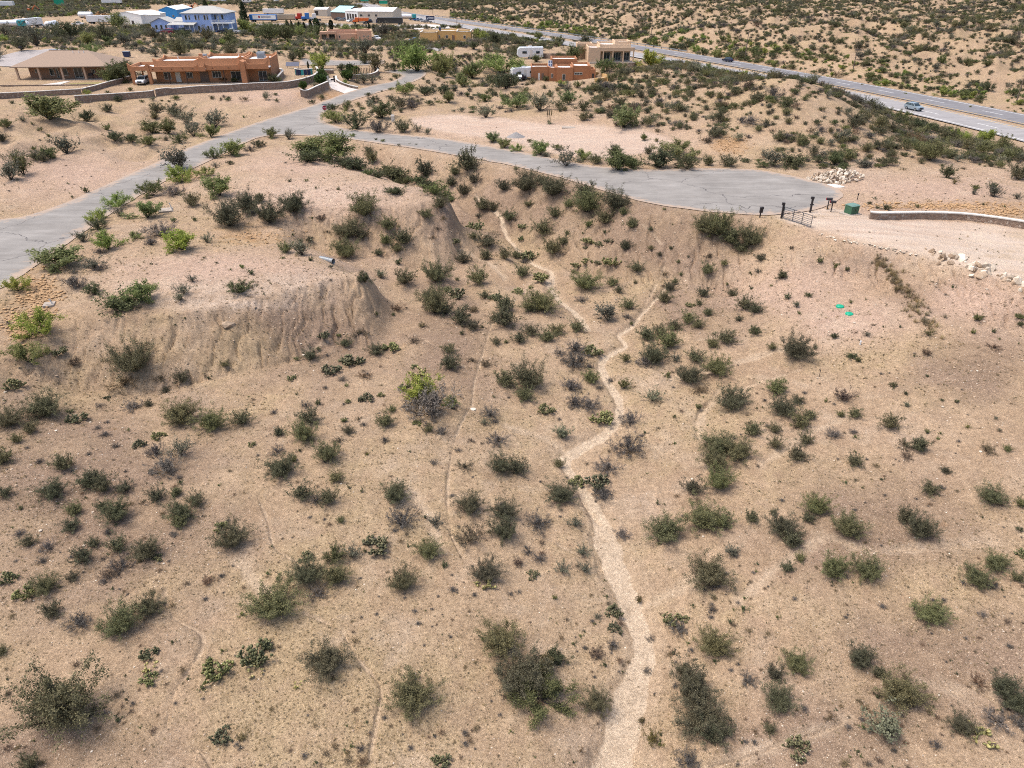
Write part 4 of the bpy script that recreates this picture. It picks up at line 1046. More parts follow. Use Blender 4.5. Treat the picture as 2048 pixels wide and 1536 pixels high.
NAMES = {'c': ('creosote_bush', 'creosote bush', 'dark olive'), 'm': ('mesquite_shrub', 'mesquite shrub', 'bright green'), 'n': ('evergreen_shrub', 'leafy shrub', 'deep green'),
         'g': ('sage_shrub', 'sage shrub', 'grey-green'), 'y': ('rabbitbrush', 'rabbitbrush', 'yellowish'), 'b': ('dry_shrub', 'dry twiggy shrub', 'brown'), 'l': ('spreading_shrub', 'low spreading shrub', 'olive'),
         'd': ('dead_shrub', 'leafless dead shrub', 'dark grey'), 's': ('seedling', 'young low plant', 'green'), 'o': ('clipped_shrub', 'rounded clipped shrub', 'glossy green'),
         'p': ('prickly_pear', 'prickly pear cactus', 'green'), 'q': ('yellow_prickly_pear', 'prickly pear cactus with yellow pads', 'drying')}
plants = []
for ci, ((x0, y0, s), txt) in enumerate(CROPS):
    for e in txt.split(';'):
        a = e.split(',')
        px, py, w, k = x0 + float(a[0]) / s, y0 + float(a[1]) / s, float(a[2]) / s, a[3]
        if any(q[4] != ci and math.hypot(q[0] - px, q[1] - py) < .38 * (q[2] + w) for q in plants):
            continue
        plants.append((px, py, w, k, ci))
# only the 300 largest of a kind stand singly; the smaller go into the scattered scrub
extra_scrub = []
by = {}
for p in plants: by.setdefault(NAMES[p[3].lower() if p[3] in 'CMN' else p[3]][0], []).append(p)
plants = []
for k, L in by.items():
    L.sort(key=lambda p: -p[2]); plants += L[:300]; extra_scrub += L[300:]

LANDMARKS = [('the steel farm gate',1590,435),('the green transformer box',1700,425),('the stop sign',650,220),('the culvert pipe',655,520),('the pale rock heap',1670,352),
 ('the green septic lids',1690,620),('the concrete junction slab',332,420),('the white utility pedestal',786,237),('the sharp wash bend',1130,915),('the wash narrows',1290,1310),('the wash fork',1215,705),
 ('the bare front mound rim',450,600),('the bare upper mound tip',860,395),('the eroded mound face',420,700),('the bottom left corner',60,1480),('the bottom right corner',1990,1490),
 ('the wash mouth at the bottom edge',1230,1520),('the huge double bush',1060,1350),('the dark thicket right of the wash',1450,910),('the lone bright mesquite',865,800),
 ('the brown brush heap',940,1075),('the left picture edge',10,950),('the right picture edge',2040,950),('the capped stone wall',1900,440),('the gravel yard',1150,275),('the bright tree by the turning circle',1356,293),
 ('the orange adobe house',420,150),('the hip-roofed tan house',140,140),('the blue house',390,45),('the rust adobe house',1125,145),('the cream adobe house',1220,108),('the yellow adobe house',890,75),('the road junction',620,255),
 ('the silver highway car',1833,219),('the dark highway car',1449,120),('the brushy hilltop',1570,155),('the dirt drive',1880,500),('the bank gully',1800,600),('the spreading roadside tree',650,290),('the left road bend',60,470),('the driftwood branches',1690,795),('the bare lower flat',700,1300),('the left gravel flat',200,1130),('the right gravel flat',1800,1230),('the steep road bank',1250,420)]
BIG = [('the huge double bush',), ]
def direction(dx, dy):
    a = math.degrees(math.atan2(dy, dx)) % 360
    return ['right of', 'front right of', 'in front of', 'front left of', 'left of', 'behind and left of', 'behind', 'behind and right of'][int((a + 22.5) // 45) % 8]
cells = {}
for i, (px, py, w, k, ci) in enumerate(plants):
    lm = min(LANDMARKS, key=lambda L: math.hypot(L[1] - px, (L[2] - py) * 1.5))
    d = math.hypot(lm[1] - px, lm[2] - py)
    key = (NAMES[k.lower() if k in 'CMN' else k][0], lm[0], direction(px - lm[1], py - lm[2]))
    cells.setdefault(key, []).append((d, i))
ORD = ['', 'second ', 'third ', 'fourth ', 'fifth ', 'sixth ', 'seventh ', 'eighth ', 'ninth ', 'tenth ', 'eleventh ', 'twelfth ']
plant_label = {}
for key, L in cells.items():
    L.sort()
    for r, (d, i) in enumerate(L):
        k = plants[i][3]; nm = NAMES[k.lower() if k in 'CMN' else k]
        w = plants[i][2]
        if len(L) == 1:
            size = 'big ' if w > 60 else ('small ' if w < 18 else '')
            plant_label[i] = f"{size}{nm[2]} {nm[1]} {key[2]} {key[1]}"
        else:
            plant_label[i] = f"{nm[2]} {nm[1]}, {ORD[min(r, 11)]}nearest {key[2]} {key[1]}"
        if len(plant_label[i].split()) > 15: plant_label[i] = plant_label[i].replace(nm[2] + ' ', '', 1).replace('behind and ', 'back ')
GROUP = {'creosote_bush': 'creosote bushes across the desert floor', 'mesquite_shrub': 'bright mesquite shrubs by the roads', 'evergreen_shrub': 'leafy green shrubs', 'sage_shrub': 'grey-green sage shrubs', 'rabbitbrush': 'rabbitbrush', 'dry_shrub': 'dry brown shrubs',
         'spreading_shrub': 'low spreading shrubs', 'dead_shrub': 'dead grey shrubs', 'seedling': 'young low plants', 'clipped_shrub': 'clipped garden shrubs', 'prickly_pear': 'prickly pear cacti', 'yellow_prickly_pear': 'yellowing prickly pears'}
PLANT_XY = []
foliage_src = {}
def put_plant(k, loc, R, rz, label, group=None, sz=1.0, lean=0.0, name=None, category=None):
    nm = NAMES.get(k.lower() if k in 'CMN' else k, (name, category, ''))
    variants = KITS[k]
    sm, lm = variants[int(RNG.integers(len(variants)))]
    single = sm is None or (k == 's')
    if single:
        o = bpy.data.objects.new(nm[0], lm); link(o)
        o.location = loc; o.rotation_euler = (0, 0, rz); o.scale = (R, R, R * sz)
        foliage_src.setdefault(k, o)
    else:
        o = empty(nm[0], loc, rz, scale=(R, R, R * sz))
        link(bpy.data.objects.new('trunk' if k in ('cyp', 'pine') else 'stems', sm), o)
        f = link(bpy.data.objects.new('crown' if k in ('cyp', 'pine', 'M', 'N') else 'foliage', lm), o)
        foliage_src.setdefault(k, f)
        foliage_src.setdefault(k + str(variants.index((sm, lm))), f)
    tag(o, label, category or {'p': 'cactus', 'q': 'cactus', 's': 'plant'}.get(k, 'shrub' if k not in 'MN' else 'tree'), group or GROUP.get(nm[0]))
    return o
for i, (px, py, w, k, ci) in enumerate(plants):
    x, y, dz = ray(px, py)
    dcos = math.hypot(x, y) / math.sqrt(x * x + y * y + dz * dz)
    hfac = {'l': .03, 'p': .18, 'q': .18, 'd': .2, 'b': .2}.get(k, .28)
    P = cast(px, min(py + hfac * w * dcos, 1600))
    zc = P[1] * CP - (P[2] - CAMZ) * SP
    R = w * .5 * zc / FPX * (1.2 if (k in 'cC' and w > 55) else 1.38 if k in 'cC' else 1.3 if k in 'bd' else 1.22)
    sz = float(RNG.uniform(.85, 1.15))
    if k in 'lb': sz *= .8
    if k in 'cC' and w > 60: sz *= .9
    if px > 1500 and py < 300:
        dh = float(min(dist_poly(P[0:1], P[1:2], HWN)[0][0], dist_poly(P[0:1], P[1:2], HWF)[0][0]))
        R = min(R, max(.5, (dh - 6.5) * .8), 2.2)
    kk = 'C' if (k == 'c' and w > 42) else k
    if k in 'MN' : sz *= .58; R *= 1.1
    if k in 'mn' and w > 75: sz *= .65; R *= 1.1
    put_plant(kk, (P[0], P[1], P[2] - .03), R, float(RNG.uniform(0, 6.283)), plant_label[i], sz=sz)
    PLANT_XY.append((P[0], P[1], R))
PLANT_XY = np.array(PLANT_XY)

# trees that stand upright: (px, py of base, height px, width factor, kind, label)
UPRIGHT = [(576,62,20,1.0,'cyp','slim dark cypress, first of the row behind the junk yard'),(585,63,18,1.0,'cyp','slim dark cypress, second of the row behind the junk yard'),(599,61,16,1.0,'cyp','short dark cypress, third of the row behind the junk yard'),(609,63,17,1.0,'cyp','slim dark cypress, fourth of the row behind the junk yard'),(622,60,18,1.1,'cyp','slim dark cypress, fifth of the row behind the junk yard'),(663,60,18,1.6,'cyp','stout dark cypress behind the pink adobe house'),(634,61,22,1.8,'cyp','broad dark cypress left of the pink adobe house'),(739,63,15,1.0,'cyp','slim cypress, left of the pair right of the pink house'),(748,66,15,1.1,'cyp','slim cypress, right of the pair right of the pink house'),
 (715,64,13,1.4,'cyp','short cypress directly behind the pink house'),(490,44,36,.75,'pine','tall dark pine right of the blue house'),(412,18,18,1.0,'pine','dark pine in the yard behind the blue house'),(642,18,19,1.3,'pine','dark pine left of the teal roofed shed'),(791,32,14,1.2,'pine','dark pine at the right end of the cream metal building'),(340,16,12,1.2,'pine','small dark pine behind the blue metal building'),(617,138,14,.8,'cyp','young cypress in the orange house garden')]
for px, py, hp, wf, k, lab in UPRIGHT:
    P = cast(px, py)
    zc = P[1] * CP - (P[2] - CAMZ) * SP
    hgt = hp * zc / FPX
    put_plant(k, tuple(P), hgt, float(RNG.uniform(0, 6)), lab, 'dark upright trees around the yards', name='cypress_tree' if k == 'cyp' else 'pine_tree', category='tree').scale = (hgt * wf, hgt * wf, hgt)
# ------------------------------------------------------------------ uncountable cover: geometry-node scatters
def scatter(name, pts, scl, sclz, rz, var, sources, label, category):
    me = bpy.data.meshes.new(name)
    me.vertices.add(len(pts)); me.vertices.foreach_set('co', np.asarray(pts, np.float32).ravel())
    for nm, arr in (('sc', scl), ('scz', sclz), ('rz', rz)):
        a = me.attributes.new(nm, 'FLOAT', 'POINT'); a.data.foreach_set('value', np.asarray(arr, np.float32))
    a = me.attributes.new('vk', 'INT', 'POINT'); a.data.foreach_set('value', np.asarray(var, np.int32))
    o = bpy.data.objects.new(name, me); link(o)
    ng = bpy.data.node_groups.new(name, 'GeometryNodeTree')
    ng.interface.new_socket('Geometry', in_out='INPUT', socket_type='NodeSocketGeometry')
    ng.interface.new_socket('Geometry', in_out='OUTPUT', socket_type='NodeSocketGeometry')
    gi = ng.nodes.new('NodeGroupInput'); go = ng.nodes.new('NodeGroupOutput')
    jn = ng.nodes.new('GeometryNodeJoinGeometry')
    def attr(n, t='FLOAT'):
        a = ng.nodes.new('GeometryNodeInputNamedAttribute'); a.data_type = t; a.inputs['Name'].default_value = n
        return a.outputs['Attribute']
    cs = ng.nodes.new('ShaderNodeCombineXYZ'); s_ = attr('sc')
    ng.links.new(s_, cs.inputs[0]); ng.links.new(s_, cs.inputs[1]); ng.links.new(attr('scz'), cs.inputs[2])
    cr = ng.nodes.new('ShaderNodeCombineXYZ'); ng.links.new(attr('rz'), cr.inputs[2])
    vk = attr('vk', 'INT')
    for k, src in enumerate(sources):
        oi = ng.nodes.new('GeometryNodeObjectInfo'); oi.transform_space = 'ORIGINAL'
        oi.inputs['Object'].default_value = src; oi.inputs['As Instance'].default_value = True
        cm = ng.nodes.new('FunctionNodeCompare'); cm.data_type = 'INT'; cm.operation = 'EQUAL'
        ng.links.new(vk, cm.inputs[2]); cm.inputs[3].default_value = k
        ip = ng.nodes.new('GeometryNodeInstanceOnPoints')
        ng.links.new(gi.outputs[0], ip.inputs['Points']); ng.links.new(cm.outputs[0], ip.inputs['Selection'])
        ng.links.new(oi.outputs['Geometry'], ip.inputs['Instance'])
        ng.links.new(cr.outputs[0], ip.inputs['Rotation']); ng.links.new(cs.outputs[0], ip.inputs['Scale'])
        ng.links.new(ip.outputs[0], jn.inputs[0])
    ng.links.new(jn.outputs[0], go.inputs[0])
    md = o.modifiers.new('scatter', 'NODES'); md.node_group = ng
    tag(o, label, category, kind='stuff')
    return o

def rock_mesh(seed, name='rock', mats=(None,)):
    rng = np.random.default_rng(seed)
    bm = bmesh.new(); bmesh.ops.create_icosphere(bm, subdivisions=1, radius=1)
    for v in bm.verts:
        v.co *= rng.uniform(.72, 1.15)
        v.co.z *= .72; v.co.x *= 1.15
        v.co.z = max(v.co.z, -.5)
    me = bpy.data.meshes.new(name); bm.to_mesh(me); bm.free()
    for m in mats: me.materials.append(m)
    return me
ROCKS_W = [rock_mesh(500 + s, 'rock', (ROCK_W,)) for s in range(6)]
ROCKS_T = [rock_mesh(520 + s, 'rock', (ROCK_T,)) for s in range(6)]

def zc_of(P): return P[1] * CP - (P[2] - CAMZ) * SP
# pale rock heap by the turning circle
P0 = cast(1670, 358)
heap = empty('rock_heap', tuple(P0), 0, 'long heap of pale broken rocks beside the turning circle', 'rock heap')
rng = np.random.default_rng(11)
pxm = zc_of(P0) / FPX
for i in range(285):
    u = rng.normal() * .47; u = max(-1, min(1, u)); v = rng.uniform(-1, 1) * math.sqrt(1 - min(.98, u * u))
    hx = 54 * pxm; hy = 2.5
    z = max(0, (1 - (abs(u - .15)) ** 1.3) * (1 - v * v)) * 1.15
    r = rng.uniform(.13, .30)
    o = bpy.data.objects.new('rock', (ROCKS_T if i % 4 == 3 else ROCKS_W)[rng.integers(6)]); link(o, heap)
    gz_ = interp_grid(GH, np.array([P0[0] + u * hx]), np.array([P0[1] + v * hy]))[0] - P0[2]
    o.location = (u * hx, v * hy, gz_ + z * rng.uniform(.55, 1) + r * .2)
    o.scale = (r, r * rng.uniform(.7, 1.1), r * rng.uniform(.7, 1.1)); o.rotation_euler = tuple(rng.uniform(0, 6.28, 3))
first_rock = heap.children[0]
# rock rows along the drive edge
ROWS = [((1866,512),(1890,516),14,'ragged cluster of tan boulders at the drive edge, leftmost of four','tan'),((1895,522),(1955,532),20,'cluster of pale boulders at the drive edge, second from left','w'),((1942,538),(2002,548),22,'cluster of pale boulders at the drive edge, third from left','w'),((2004,556),(2060,574),24,'cluster of pale boulders at the drive edge, rightmost of four','w')]
for (a, b, n, lab, kind) in ROWS:
    A, B = cast(*a), cast(*b)
    C = (A + B) / 2; C = np.array([C[0], C[1], interp_grid(GH, np.array([C[0]]), np.array([C[1]]))[0]])
    row = empty('boulder_cluster', tuple(C), 0, lab, 'boulders', 'boulder clusters along the dirt drive')
    for i in range(n):
        t = rng.uniform(-.05, 1.05); q = A + (B - A) * t + np.array([0, rng.normal() * .9, 0])
        r = .14 + .34 * rng.uniform(0, 1) ** 1.5
        zz = interp_grid(GH, np.array([q[0]]), np.array([q[1]]))[0]
        o = bpy.data.objects.new('rock', (ROCKS_T if kind == 'tan' or rng.random() < .25 else ROCKS_W)[rng.integers(6)]); link(o, row)
        o.location = (q[0] - C[0], q[1] - C[1], zz - C[2] + r * .25); o.scale = (r * 1.2, r, r); o.rotation_euler = tuple(rng.uniform(0, 6.28, 3))
tan_rock = None
P = cast(456, 652)
bl = bpy.data.objects.new('boulder', ROCKS_T[2]); link(bl); bl.location = tuple(P + np.array([0, 0, .15])); bl.scale = (.62, .4, .42); bl.rotation_euler = (.1, .1, .3)
tag(bl, 'long tan boulder stuck in the eroded mound face', 'boulder')
tan_rock = bl
P = cast(2034, 449)
wb = bpy.data.objects.new('boulder', ROCKS_W[1]); link(wb); wb.location = tuple(P + np.array([0, 0, .2])); wb.scale = (.42, .3, .36)
tag(wb, 'pale boulder leaning on the capped stone wall', 'boulder')
P = cast(947, 819)
wb = bpy.data.objects.new('boulder', ROCKS_W[3]); link(wb); wb.location = tuple(P + np.array([0, 0, .02])); wb.scale = (.26, .22, .14)
tag(wb, 'flat pale stone at the head of the dry rill', 'boulder')

# grey gravel pile in the yard
P = cast(1032, 274); zc = zc_of(P)
bm = bmesh.new(); bmesh.ops.create_uvsphere(bm, u_segments=28, v_segments=10, radius=1)
for v in list(bm.verts):
    if v.co.z < -.05: bm.verts.remove(v)
for v in bm.verts:
    r = math.hypot(v.co.x, v.co.y); v.co.z = max(0, (1 - r)) * 1.0 + .06 * noise(v.co.x * 4, v.co.y * 4, 3)
me = bpy.data.meshes.new('gravel_pile'); bm.to_mesh(me); bm.free()
GREY_GRAVEL = paint('grey_gravel', (.24, .225, .215), .95, .35, 9, bump=.6); me.materials.append(GREY_GRAVEL)
gp = bpy.data.objects.new('gravel_pile', me); link(gp); gp.location = tuple(P - np.array([0, 0, .05])); gp.scale = (20 * zc / FPX, 1.5, .9)
tag(gp, 'low grey gravel pile in the pink dirt yard', 'gravel pile')

# a few dry grass tufts stand singly in the bank gully
gt = []
rng = np.random.default_rng(23)
for i in range(120):
    t = i / 119
    px = 1752 + 106 * t + rng.normal() * (5 + 9 * t); py = 522 + 135 * t ** 1.25 + rng.normal() * (5 + 6 * t)
    P = cast(px, py)
    o = bpy.data.objects.new('grass_tuft', KITS['grass'][i % 3][1]); link(o)
    r = rng.uniform(.32, .6); o.location = tuple(P); o.scale = (r, r, r * .9); o.rotation_euler = (0, 0, rng.uniform(0, 6))
    tag(o, 'dry straw grass tuft in the strip down the bank gully', 'grass', 'straw tufts down the bank gully')
    gt.append(o)

# pale edge stones along the drive crest
es = []
for i in range(60):
    t = rng.uniform(0, 1); P = cast(1640 + 195 * t + rng.normal() * 3, 470 + 40 * t + rng.normal() * 1.6)
    o = bpy.data.objects.new('edge_stone', ROCKS_W[i % 6]); link(o); r = rng.uniform(.06, .15); o.location = tuple(P + np.array([0, 0, r * .2])); o.scale = (r * 1.3, r, r * .7); o.rotation_euler = (0, 0, rng.uniform(0, 6))
    tag(o, 'small pale stone in the line along the dirt drive edge', 'stone', 'small stones lining the dirt drive')
# ---- pebbles and grass litter on the near ground (too many to count)
def near_points(n, ylo, yhi, seed, weight=None):
    rng = np.random.default_rng(seed)
    px = rng.uniform(-150, 2200, n); py = rng.uniform(ylo, yhi, n)
    out = []
    x, y, dz = (px - 1024) / FPX, CP - (py - 768) / FPX * SP, -SP - (py - 768) / FPX * CP
    t = -CAMZ / dz
    X, Y = x * t, y * t
    ok = np.ones(n, bool)
    for P in (road_poly,): ok &= ~in_poly(X, Y, P)
    if weight is not None:
        ok &= rng.uniform(0, 1, n) < interp_grid(weight, X, Y)
    X, Y = X[ok], Y[ok]
    return np.stack([X, Y, interp_grid(GH, X, Y)], 1), rng
wgt = np.clip(.25 + .75 * gravel, 0, 1) * (1 - .8 * sand) * (1 - .9 * calm)
pts, rng = near_points(110000, 330, 1600, 31, wgt)
n = len(pts)
sz = np.clip(rng.lognormal(-3.75, .45, n), .012, .10) * np.clip(np.hypot(pts[:, 0], pts[:, 1]) / 40, .8, 2.0)
pts[:, 2] += sz * .2
scatter('pebbles', pts, sz, sz * .7, rng.uniform(0, 6.28, n), (rng.uniform(0, 1, n) < .07).astype(int), [tan_rock, first_rock], 'small loose stones strewn over the desert floor', 'pebbles')
wgt2 = np.clip(straw, 0, 1) * (1 - sand) * (1 - .85 * calm)
pts, rng = near_points(60000, 420, 1600, 37, wgt2)
n = len(pts)
sz = rng.uniform(.05, .13, n) * np.clip(np.hypot(pts[:, 0], pts[:, 1]) / 40, .8, 1.8)
scatter('dry_grass', pts, sz, sz * rng.uniform(.4, .9, n), rng.uniform(0, 6.28, n), rng.integers(0, 3, n), gt[:3], 'short dry grass litter between the shrubs', 'dry grass')

# ---- orange rip-rap stones in the ditches
rp = []
rng = np.random.default_rng(53)
for (cx, cy, rx, ry, n) in ((1890,413,150,6,420),(2000,424,60,7,160),(75,590,40,34,330),(40,650,30,26,140),(530,475,50,8,50),(360,352,45,8,90),(1455,292,34,14,150)):
    for _ in range(n):
        P = cast(cx + rng.normal() * rx * .6, cy + rng.normal() * ry * .7)
        if not in_poly(np.array([P[0]]), np.array([P[1]]), road_poly)[0]: rp.append(P)
rp = np.array(rp); n = len(rp); sz = rng.uniform(.06, .19, n); rp[:, 2] += sz * .3
ORANGE_ROCK = paint('orange_rock', (.40, .255, .135), .9, .3, 2.0)
scatter_src = bpy.data.objects.new('boulder', rock_mesh(540, 'rock', (ORANGE_ROCK,))); link(scatter_src)
P = cast(1795, 408); scatter_src.location = tuple(P + np.array([0, 0, .1])); scatter_src.scale = (.34, .26, .24)
tag(scatter_src, 'orange tan rock at the left end of the rip-rap strip', 'boulder')
scatter('riprap', rp, sz, sz * .8, rng.uniform(0, 6.28, n), np.zeros(n), [scatter_src], 'orange tan rip-rap stones lining the ditches', 'riprap')

# ---- scrub on the hills and plain
def world_points(n, seed, ymin, ymax, spread=.80):
    rng = np.random.default_rng(seed)
    Y = np.sqrt(rng.uniform(ymin ** 2, ymax ** 2, n)); X = rng.uniform(-spread, spread, n) * Y
    return X, Y, rng
EXCL_PX = [[(0,205),(0,118),(230,95),(300,110),(580,112),(620,120),(770,118),(790,150),(760,175),(690,195),(560,190),(300,200)],
           [(300,70),(300,10),(480,10),(480,70)], [(1025,170),(1025,120),(1150,85),(1290,85),(1290,130),(1200,165)], [(835,86),(835,58),(950,58),(950,86)], [(635,85),(635,55),(750,58),(750,85)],
           [(490,52),(490,26),(640,14),(900,20),(900,56),(760,54),(640,52)], [(0,60),(0,40),(300,24),(300,52),(120,66)], [(225,52),(225,20),(330,18),(330,52)],
           [(1940,250),(1990,140),(2008,140),(2015,210)], [(820,110),(960,92),(985,98),(900,118),(830,135),(800,130)], [(770,262),(820,225),(1100,232),(1330,262),(1400,272),(1500,285),(1510,322),(1400,334),(1200,322),(1050,300)], [(1560,350),(1900,325),(2048,345),(2048,440),(1700,420)],
           [(0,125),(0,98),(110,98),(110,118)]]
def ok_mask(X, Y, Z, extra=0.0):
    px, py, zc = project(X, Y, Z)
    ok = (py < 345) & ~((px < 620) & (py > 205)) & ~((px < 900) & (px > 560) & (py > 235))
    for P in EXCL_PX: ok &= ~in_poly(px, py, P)
    ok &= ~in_poly(X, Y, road_poly) & ~in_poly(X, Y, upper_poly)
    d = np.minimum(dist_poly(X, Y, HWN[::4])[0], dist_poly(X, Y, HWF[::4])[0])
    return ok & (d > 8.5 + extra + 15 * ((px > 1500) & (X > 50) & (Y < 250) & (dist_poly(X, Y, HWN[::4])[0] < dist_poly(X, Y, HWF[::4])[0]))), px, py
srcs = [foliage_src[k] for k in ('c', 'n', 'g', 'm', 'd', 'b')]
A = []
X, Y, rng = world_points(125000, 41, 95, 640)
Z = interp_grid(GH, X, Y)
ok, px, py = ok_mask(X, Y, Z)
clump = fbm(X / 14, Y / 14, 3, 71); valley = -fbm(X / 16, Y / 16, 3, 21)
dens = np.clip(.50 + .9 * clump, .10, 1) * np.where(Y < 200, .42, 1)
hill = (px > 1180) & (Y < 230)
dens = np.where(hill, np.clip(.75 + .6 * clump, .3, 1), dens)
ok &= rng.uniform(0, 1, len(X)) < dens
X, Y, Z, px, py = X[ok], Y[ok], Z[ok], px[ok], py[ok]
if len(PLANT_XY):
    far_p = PLANT_XY[PLANT_XY[:, 1] > 80]
    keep = np.ones(len(X), bool)
    for q in far_p: keep &= (X - q[0]) ** 2 + (Y - q[1]) ** 2 > (q[2] * .8) ** 2
    X, Y, Z, px, py = X[keep], Y[keep], Z[keep], px[keep], py[keep]
n = len(X)
R = np.clip(rng.lognormal(-.28, .42, n), .3, 2.2) * np.where(Y > 250, 1.08, .92)
pool = np.array([0, 0, 0, 0, 0, 1, 1, 1, 2, 2, 4, 5])
var = pool[rng.integers(0, len(pool), n)]
hwd = np.minimum(dist_poly(X, Y, HWN[::4])[0], dist_poly(X, Y, HWF[::4])[0])
verge = (hwd < 26) & (rng.uniform(0, 1, n) < .6)
var = np.where(verge, np.where(rng.uniform(0, 1, n) < .55, 3, 1), var); R = np.where(verge, R * 1.25, R)
left = (px < 700) & (py < 115) & (rng.uniform(0, 1, n) < .45)
var = np.where(left, np.where(rng.uniform(0, 1, n) < .35, 3, 2), var)
A.append((X, Y, Z, R, R * rng.uniform(.7, 1.1, n), var))
for e in extra_scrub:
    P = cast(e[0], e[1] + .25 * e[2]); r = e[2] * .5 * zc_of(P) / FPX
    A.append((np.array([P[0]]), np.array([P[1]]), np.array([P[2]]), np.array([r]), np.array([r]), np.array([{'c': 0, 'C': 0}.get(e[3], 1)])))
# farther plain
X, Y, rng = world_points(80000, 43, 600, 1500, .85)
Z = interp_grid(GH, X, Y)
ok, px, py = ok_mask(X, Y, Z)
ok &= rng.uniform(0, 1, len(X)) < np.clip(.75 + .9 * fbm(X / 50, Y / 40, 3, 81), .2, 1)
X, Y, Z = X[ok], Y[ok], Z[ok]; n = len(X)
R = rng.uniform(1.0, 2.6, n)
A.append((X, Y, Z, R, R * rng.uniform(.6, 1.0, n), np.where(rng.uniform(0, 1, n) < .25, 1, np.where(rng.uniform(0, 1, n) < .15, 2, 0))))
X, Y, Z, R, RZ, var = [np.concatenate([a[i] for a in A]) for i in range(6)]
scatter('scrub', np.stack([X, Y, Z - .04], 1), R, RZ, RNG.uniform(0, 6.28, len(X)), var, srcs, 'countless desert shrubs dotting the hills and the far plain', 'scrub')
# small weeds between the located shrubs in the middle ground
wgt3 = np.clip(.25 + .9 * fbm(GX / 4, GY / 4, 2, 95), 0, 1) * (1 - sand) * (1 - .75 * calm)
pts, rng = near_points(9000, 230, 1600, 47, wgt3)
n = len(pts); R = np.clip(rng.lognormal(-2.2, .5, n), .05, .3)
scatter('weeds', pts, R, R * rng.uniform(.5, 1, n), rng.uniform(0, 6.28, n), rng.integers(0, 4, n), [foliage_src['s'], foliage_src['b'], foliage_src['d'], foliage_src['b']], 'tiny weeds and twigs scattered over the bare soil', 'weeds')
# ------------------------------------------------------------------ building materials
ADOBE_O = paint('orange_stucco', (.43, .20, .10), .9, .10, 1.2, bump=.15)
ADOBE_R = paint('rust_stucco', (.345, .155, .075), .9, .12, 1.2, bump=.15)
ADOBE_C = paint('cream_stucco', (.58, .40, .26), .9, .08, 1.2, bump=.15)
ADOBE_Y = paint('yellow_stucco', (.52, .33, .135), .9, .10, 1.2, bump=.15)
ADOBE_P = paint('pink_stucco', (.52, .32, .215), .9, .10, 1.2, bump=.15)
BRICK_T = paint('tan_brick', (.30, .175, .115), .9, .2, 5, bump=.3)
COLUMN_T = paint('tan_column', (.48, .33, .23), .9, .1, 3)
SHINGLE_T = paint('tan_shingles', (.30, .218, .162), .95, .16, 6, bump=.4)
SHINGLE_G = paint('grey_shingles', (.40, .39, .36), .95, .14, 6, bump=.4)
SIDING_B = paint('pale_blue_siding', (.33, .45, .74), .7, .06, 2)
BLUE_METAL = paint('blue_sheet_metal', (.05, .28, .62), .5, .06, 2, .2)
WHITE_METAL = paint('white_sheet_metal', (.74, .74, .72), .55, .06, 2)
CREAM_METAL = paint('cream_sheet_metal', (.56, .50, .41), .6, .07, 2)
TEAL_METAL = paint('teal_roof_metal', (.38, .66, .68), .5, .06, 2, .1)
BROWN_WALL = paint('brown_wall', (.16, .11, .085), .8, .15, 2)
WHITE_DECK = paint('white_roof_coating', (.72, .71, .70), .8, .10, 1.0)
GREY_METAL = paint('grey_metal', (.30, .32, .35), .45, .12, 3, .5)
DARK_METAL = paint('dark_metal', (.045, .040, .042), .55, .2, 6, .4)
GATE_STEEL = paint('gate_steel', (.085, .095, .11), .5, .15, 8, .6)
GALV = paint('galvanised_steel', (.30, .32, .33), .5, .15, 4, .5)
WHITE_PAINT = paint('white_paint', (.76, .76, .74), .5, .06, 3)
WHITE_CAP = paint('white_wall_cap', (.58, .55, .50), .8, .10, 3)
CONCRETE = paint('concrete', (.35, .30, .25), .9, .10, 3, bump=.2)
DRIVE_CON = paint('pale_concrete_drive', (.56, .50, .45), .9, .06, 1)
GREEN_BOX = paint('utility_green', (.045, .115, .065), .5, .12, 3)
GREEN_LID = paint('septic_lid_green', (.01, .33, .19), .45, .08, 5)
SIGN_GREEN = paint('sign_green', (.01, .26, .15), .5, .05, 2)
SIGN_RED = paint('sign_red', (.34, .015, .035), .5, .06, 4)
NAVY = paint('navy_panel', (.025, .035, .085), .5, .1, 3)
WOOD_D = paint('dark_wood', (.075, .045, .032), .85, .25, 6)
POLE_W = paint('weathered_pole', (.14, .105, .08), .9, .25, 3)
RUBBER = paint('tyre_rubber', (.025, .025, .026), .9, .1, 5)
TRIM_W = paint('window_trim', (.62, .58, .52), .6, .05, 3)
GLASS = glass_material('window_glass', (.025, .04, .045))
DARK_IN = paint('shaded_opening', (.05, .042, .038), .9, .2, 2)  # shade inside doorways and truck beds, painted as a dark colour
STONE = stone_material('fieldstone', (.30, .24, .19), (.20, .130, .092), (.32, .228, .168), 4.2)
LAMP_W = paint('headlight_lens', (.75, .76, .78), .15, .03, 5)
LAMP_R = paint('tail_light_lens', (.40, .01, .01), .25, .05, 5)
def carpaint(name, col): return paint(name, col, .28, .03, 1, .15, spec=.6)
CAR = {k: carpaint('car_' + k, c) for k, c in dict(silver=(.24, .30, .34), navy=(.012, .018, .045), white=(.72, .73, .74), maroon=(.20, .015, .045), black=(.02, .02, .022), red=(.42, .03, .02), orange=(.62, .13, .02), blue=(.03, .16, .46), tan=(.42, .34, .24), grey=(.22, .22, .23), teal=(.03, .32, .34)).items()}

# ------------------------------------------------------------------ building pieces (x along the front, y away from the viewer)
def frame(pxa, pxb, z):
    A, B = at(*pxa, z), at(*pxb, z)
    d = B - A
    return A, math.atan2(d[1], d[0]), float(np.hypot(d[0], d[1]))

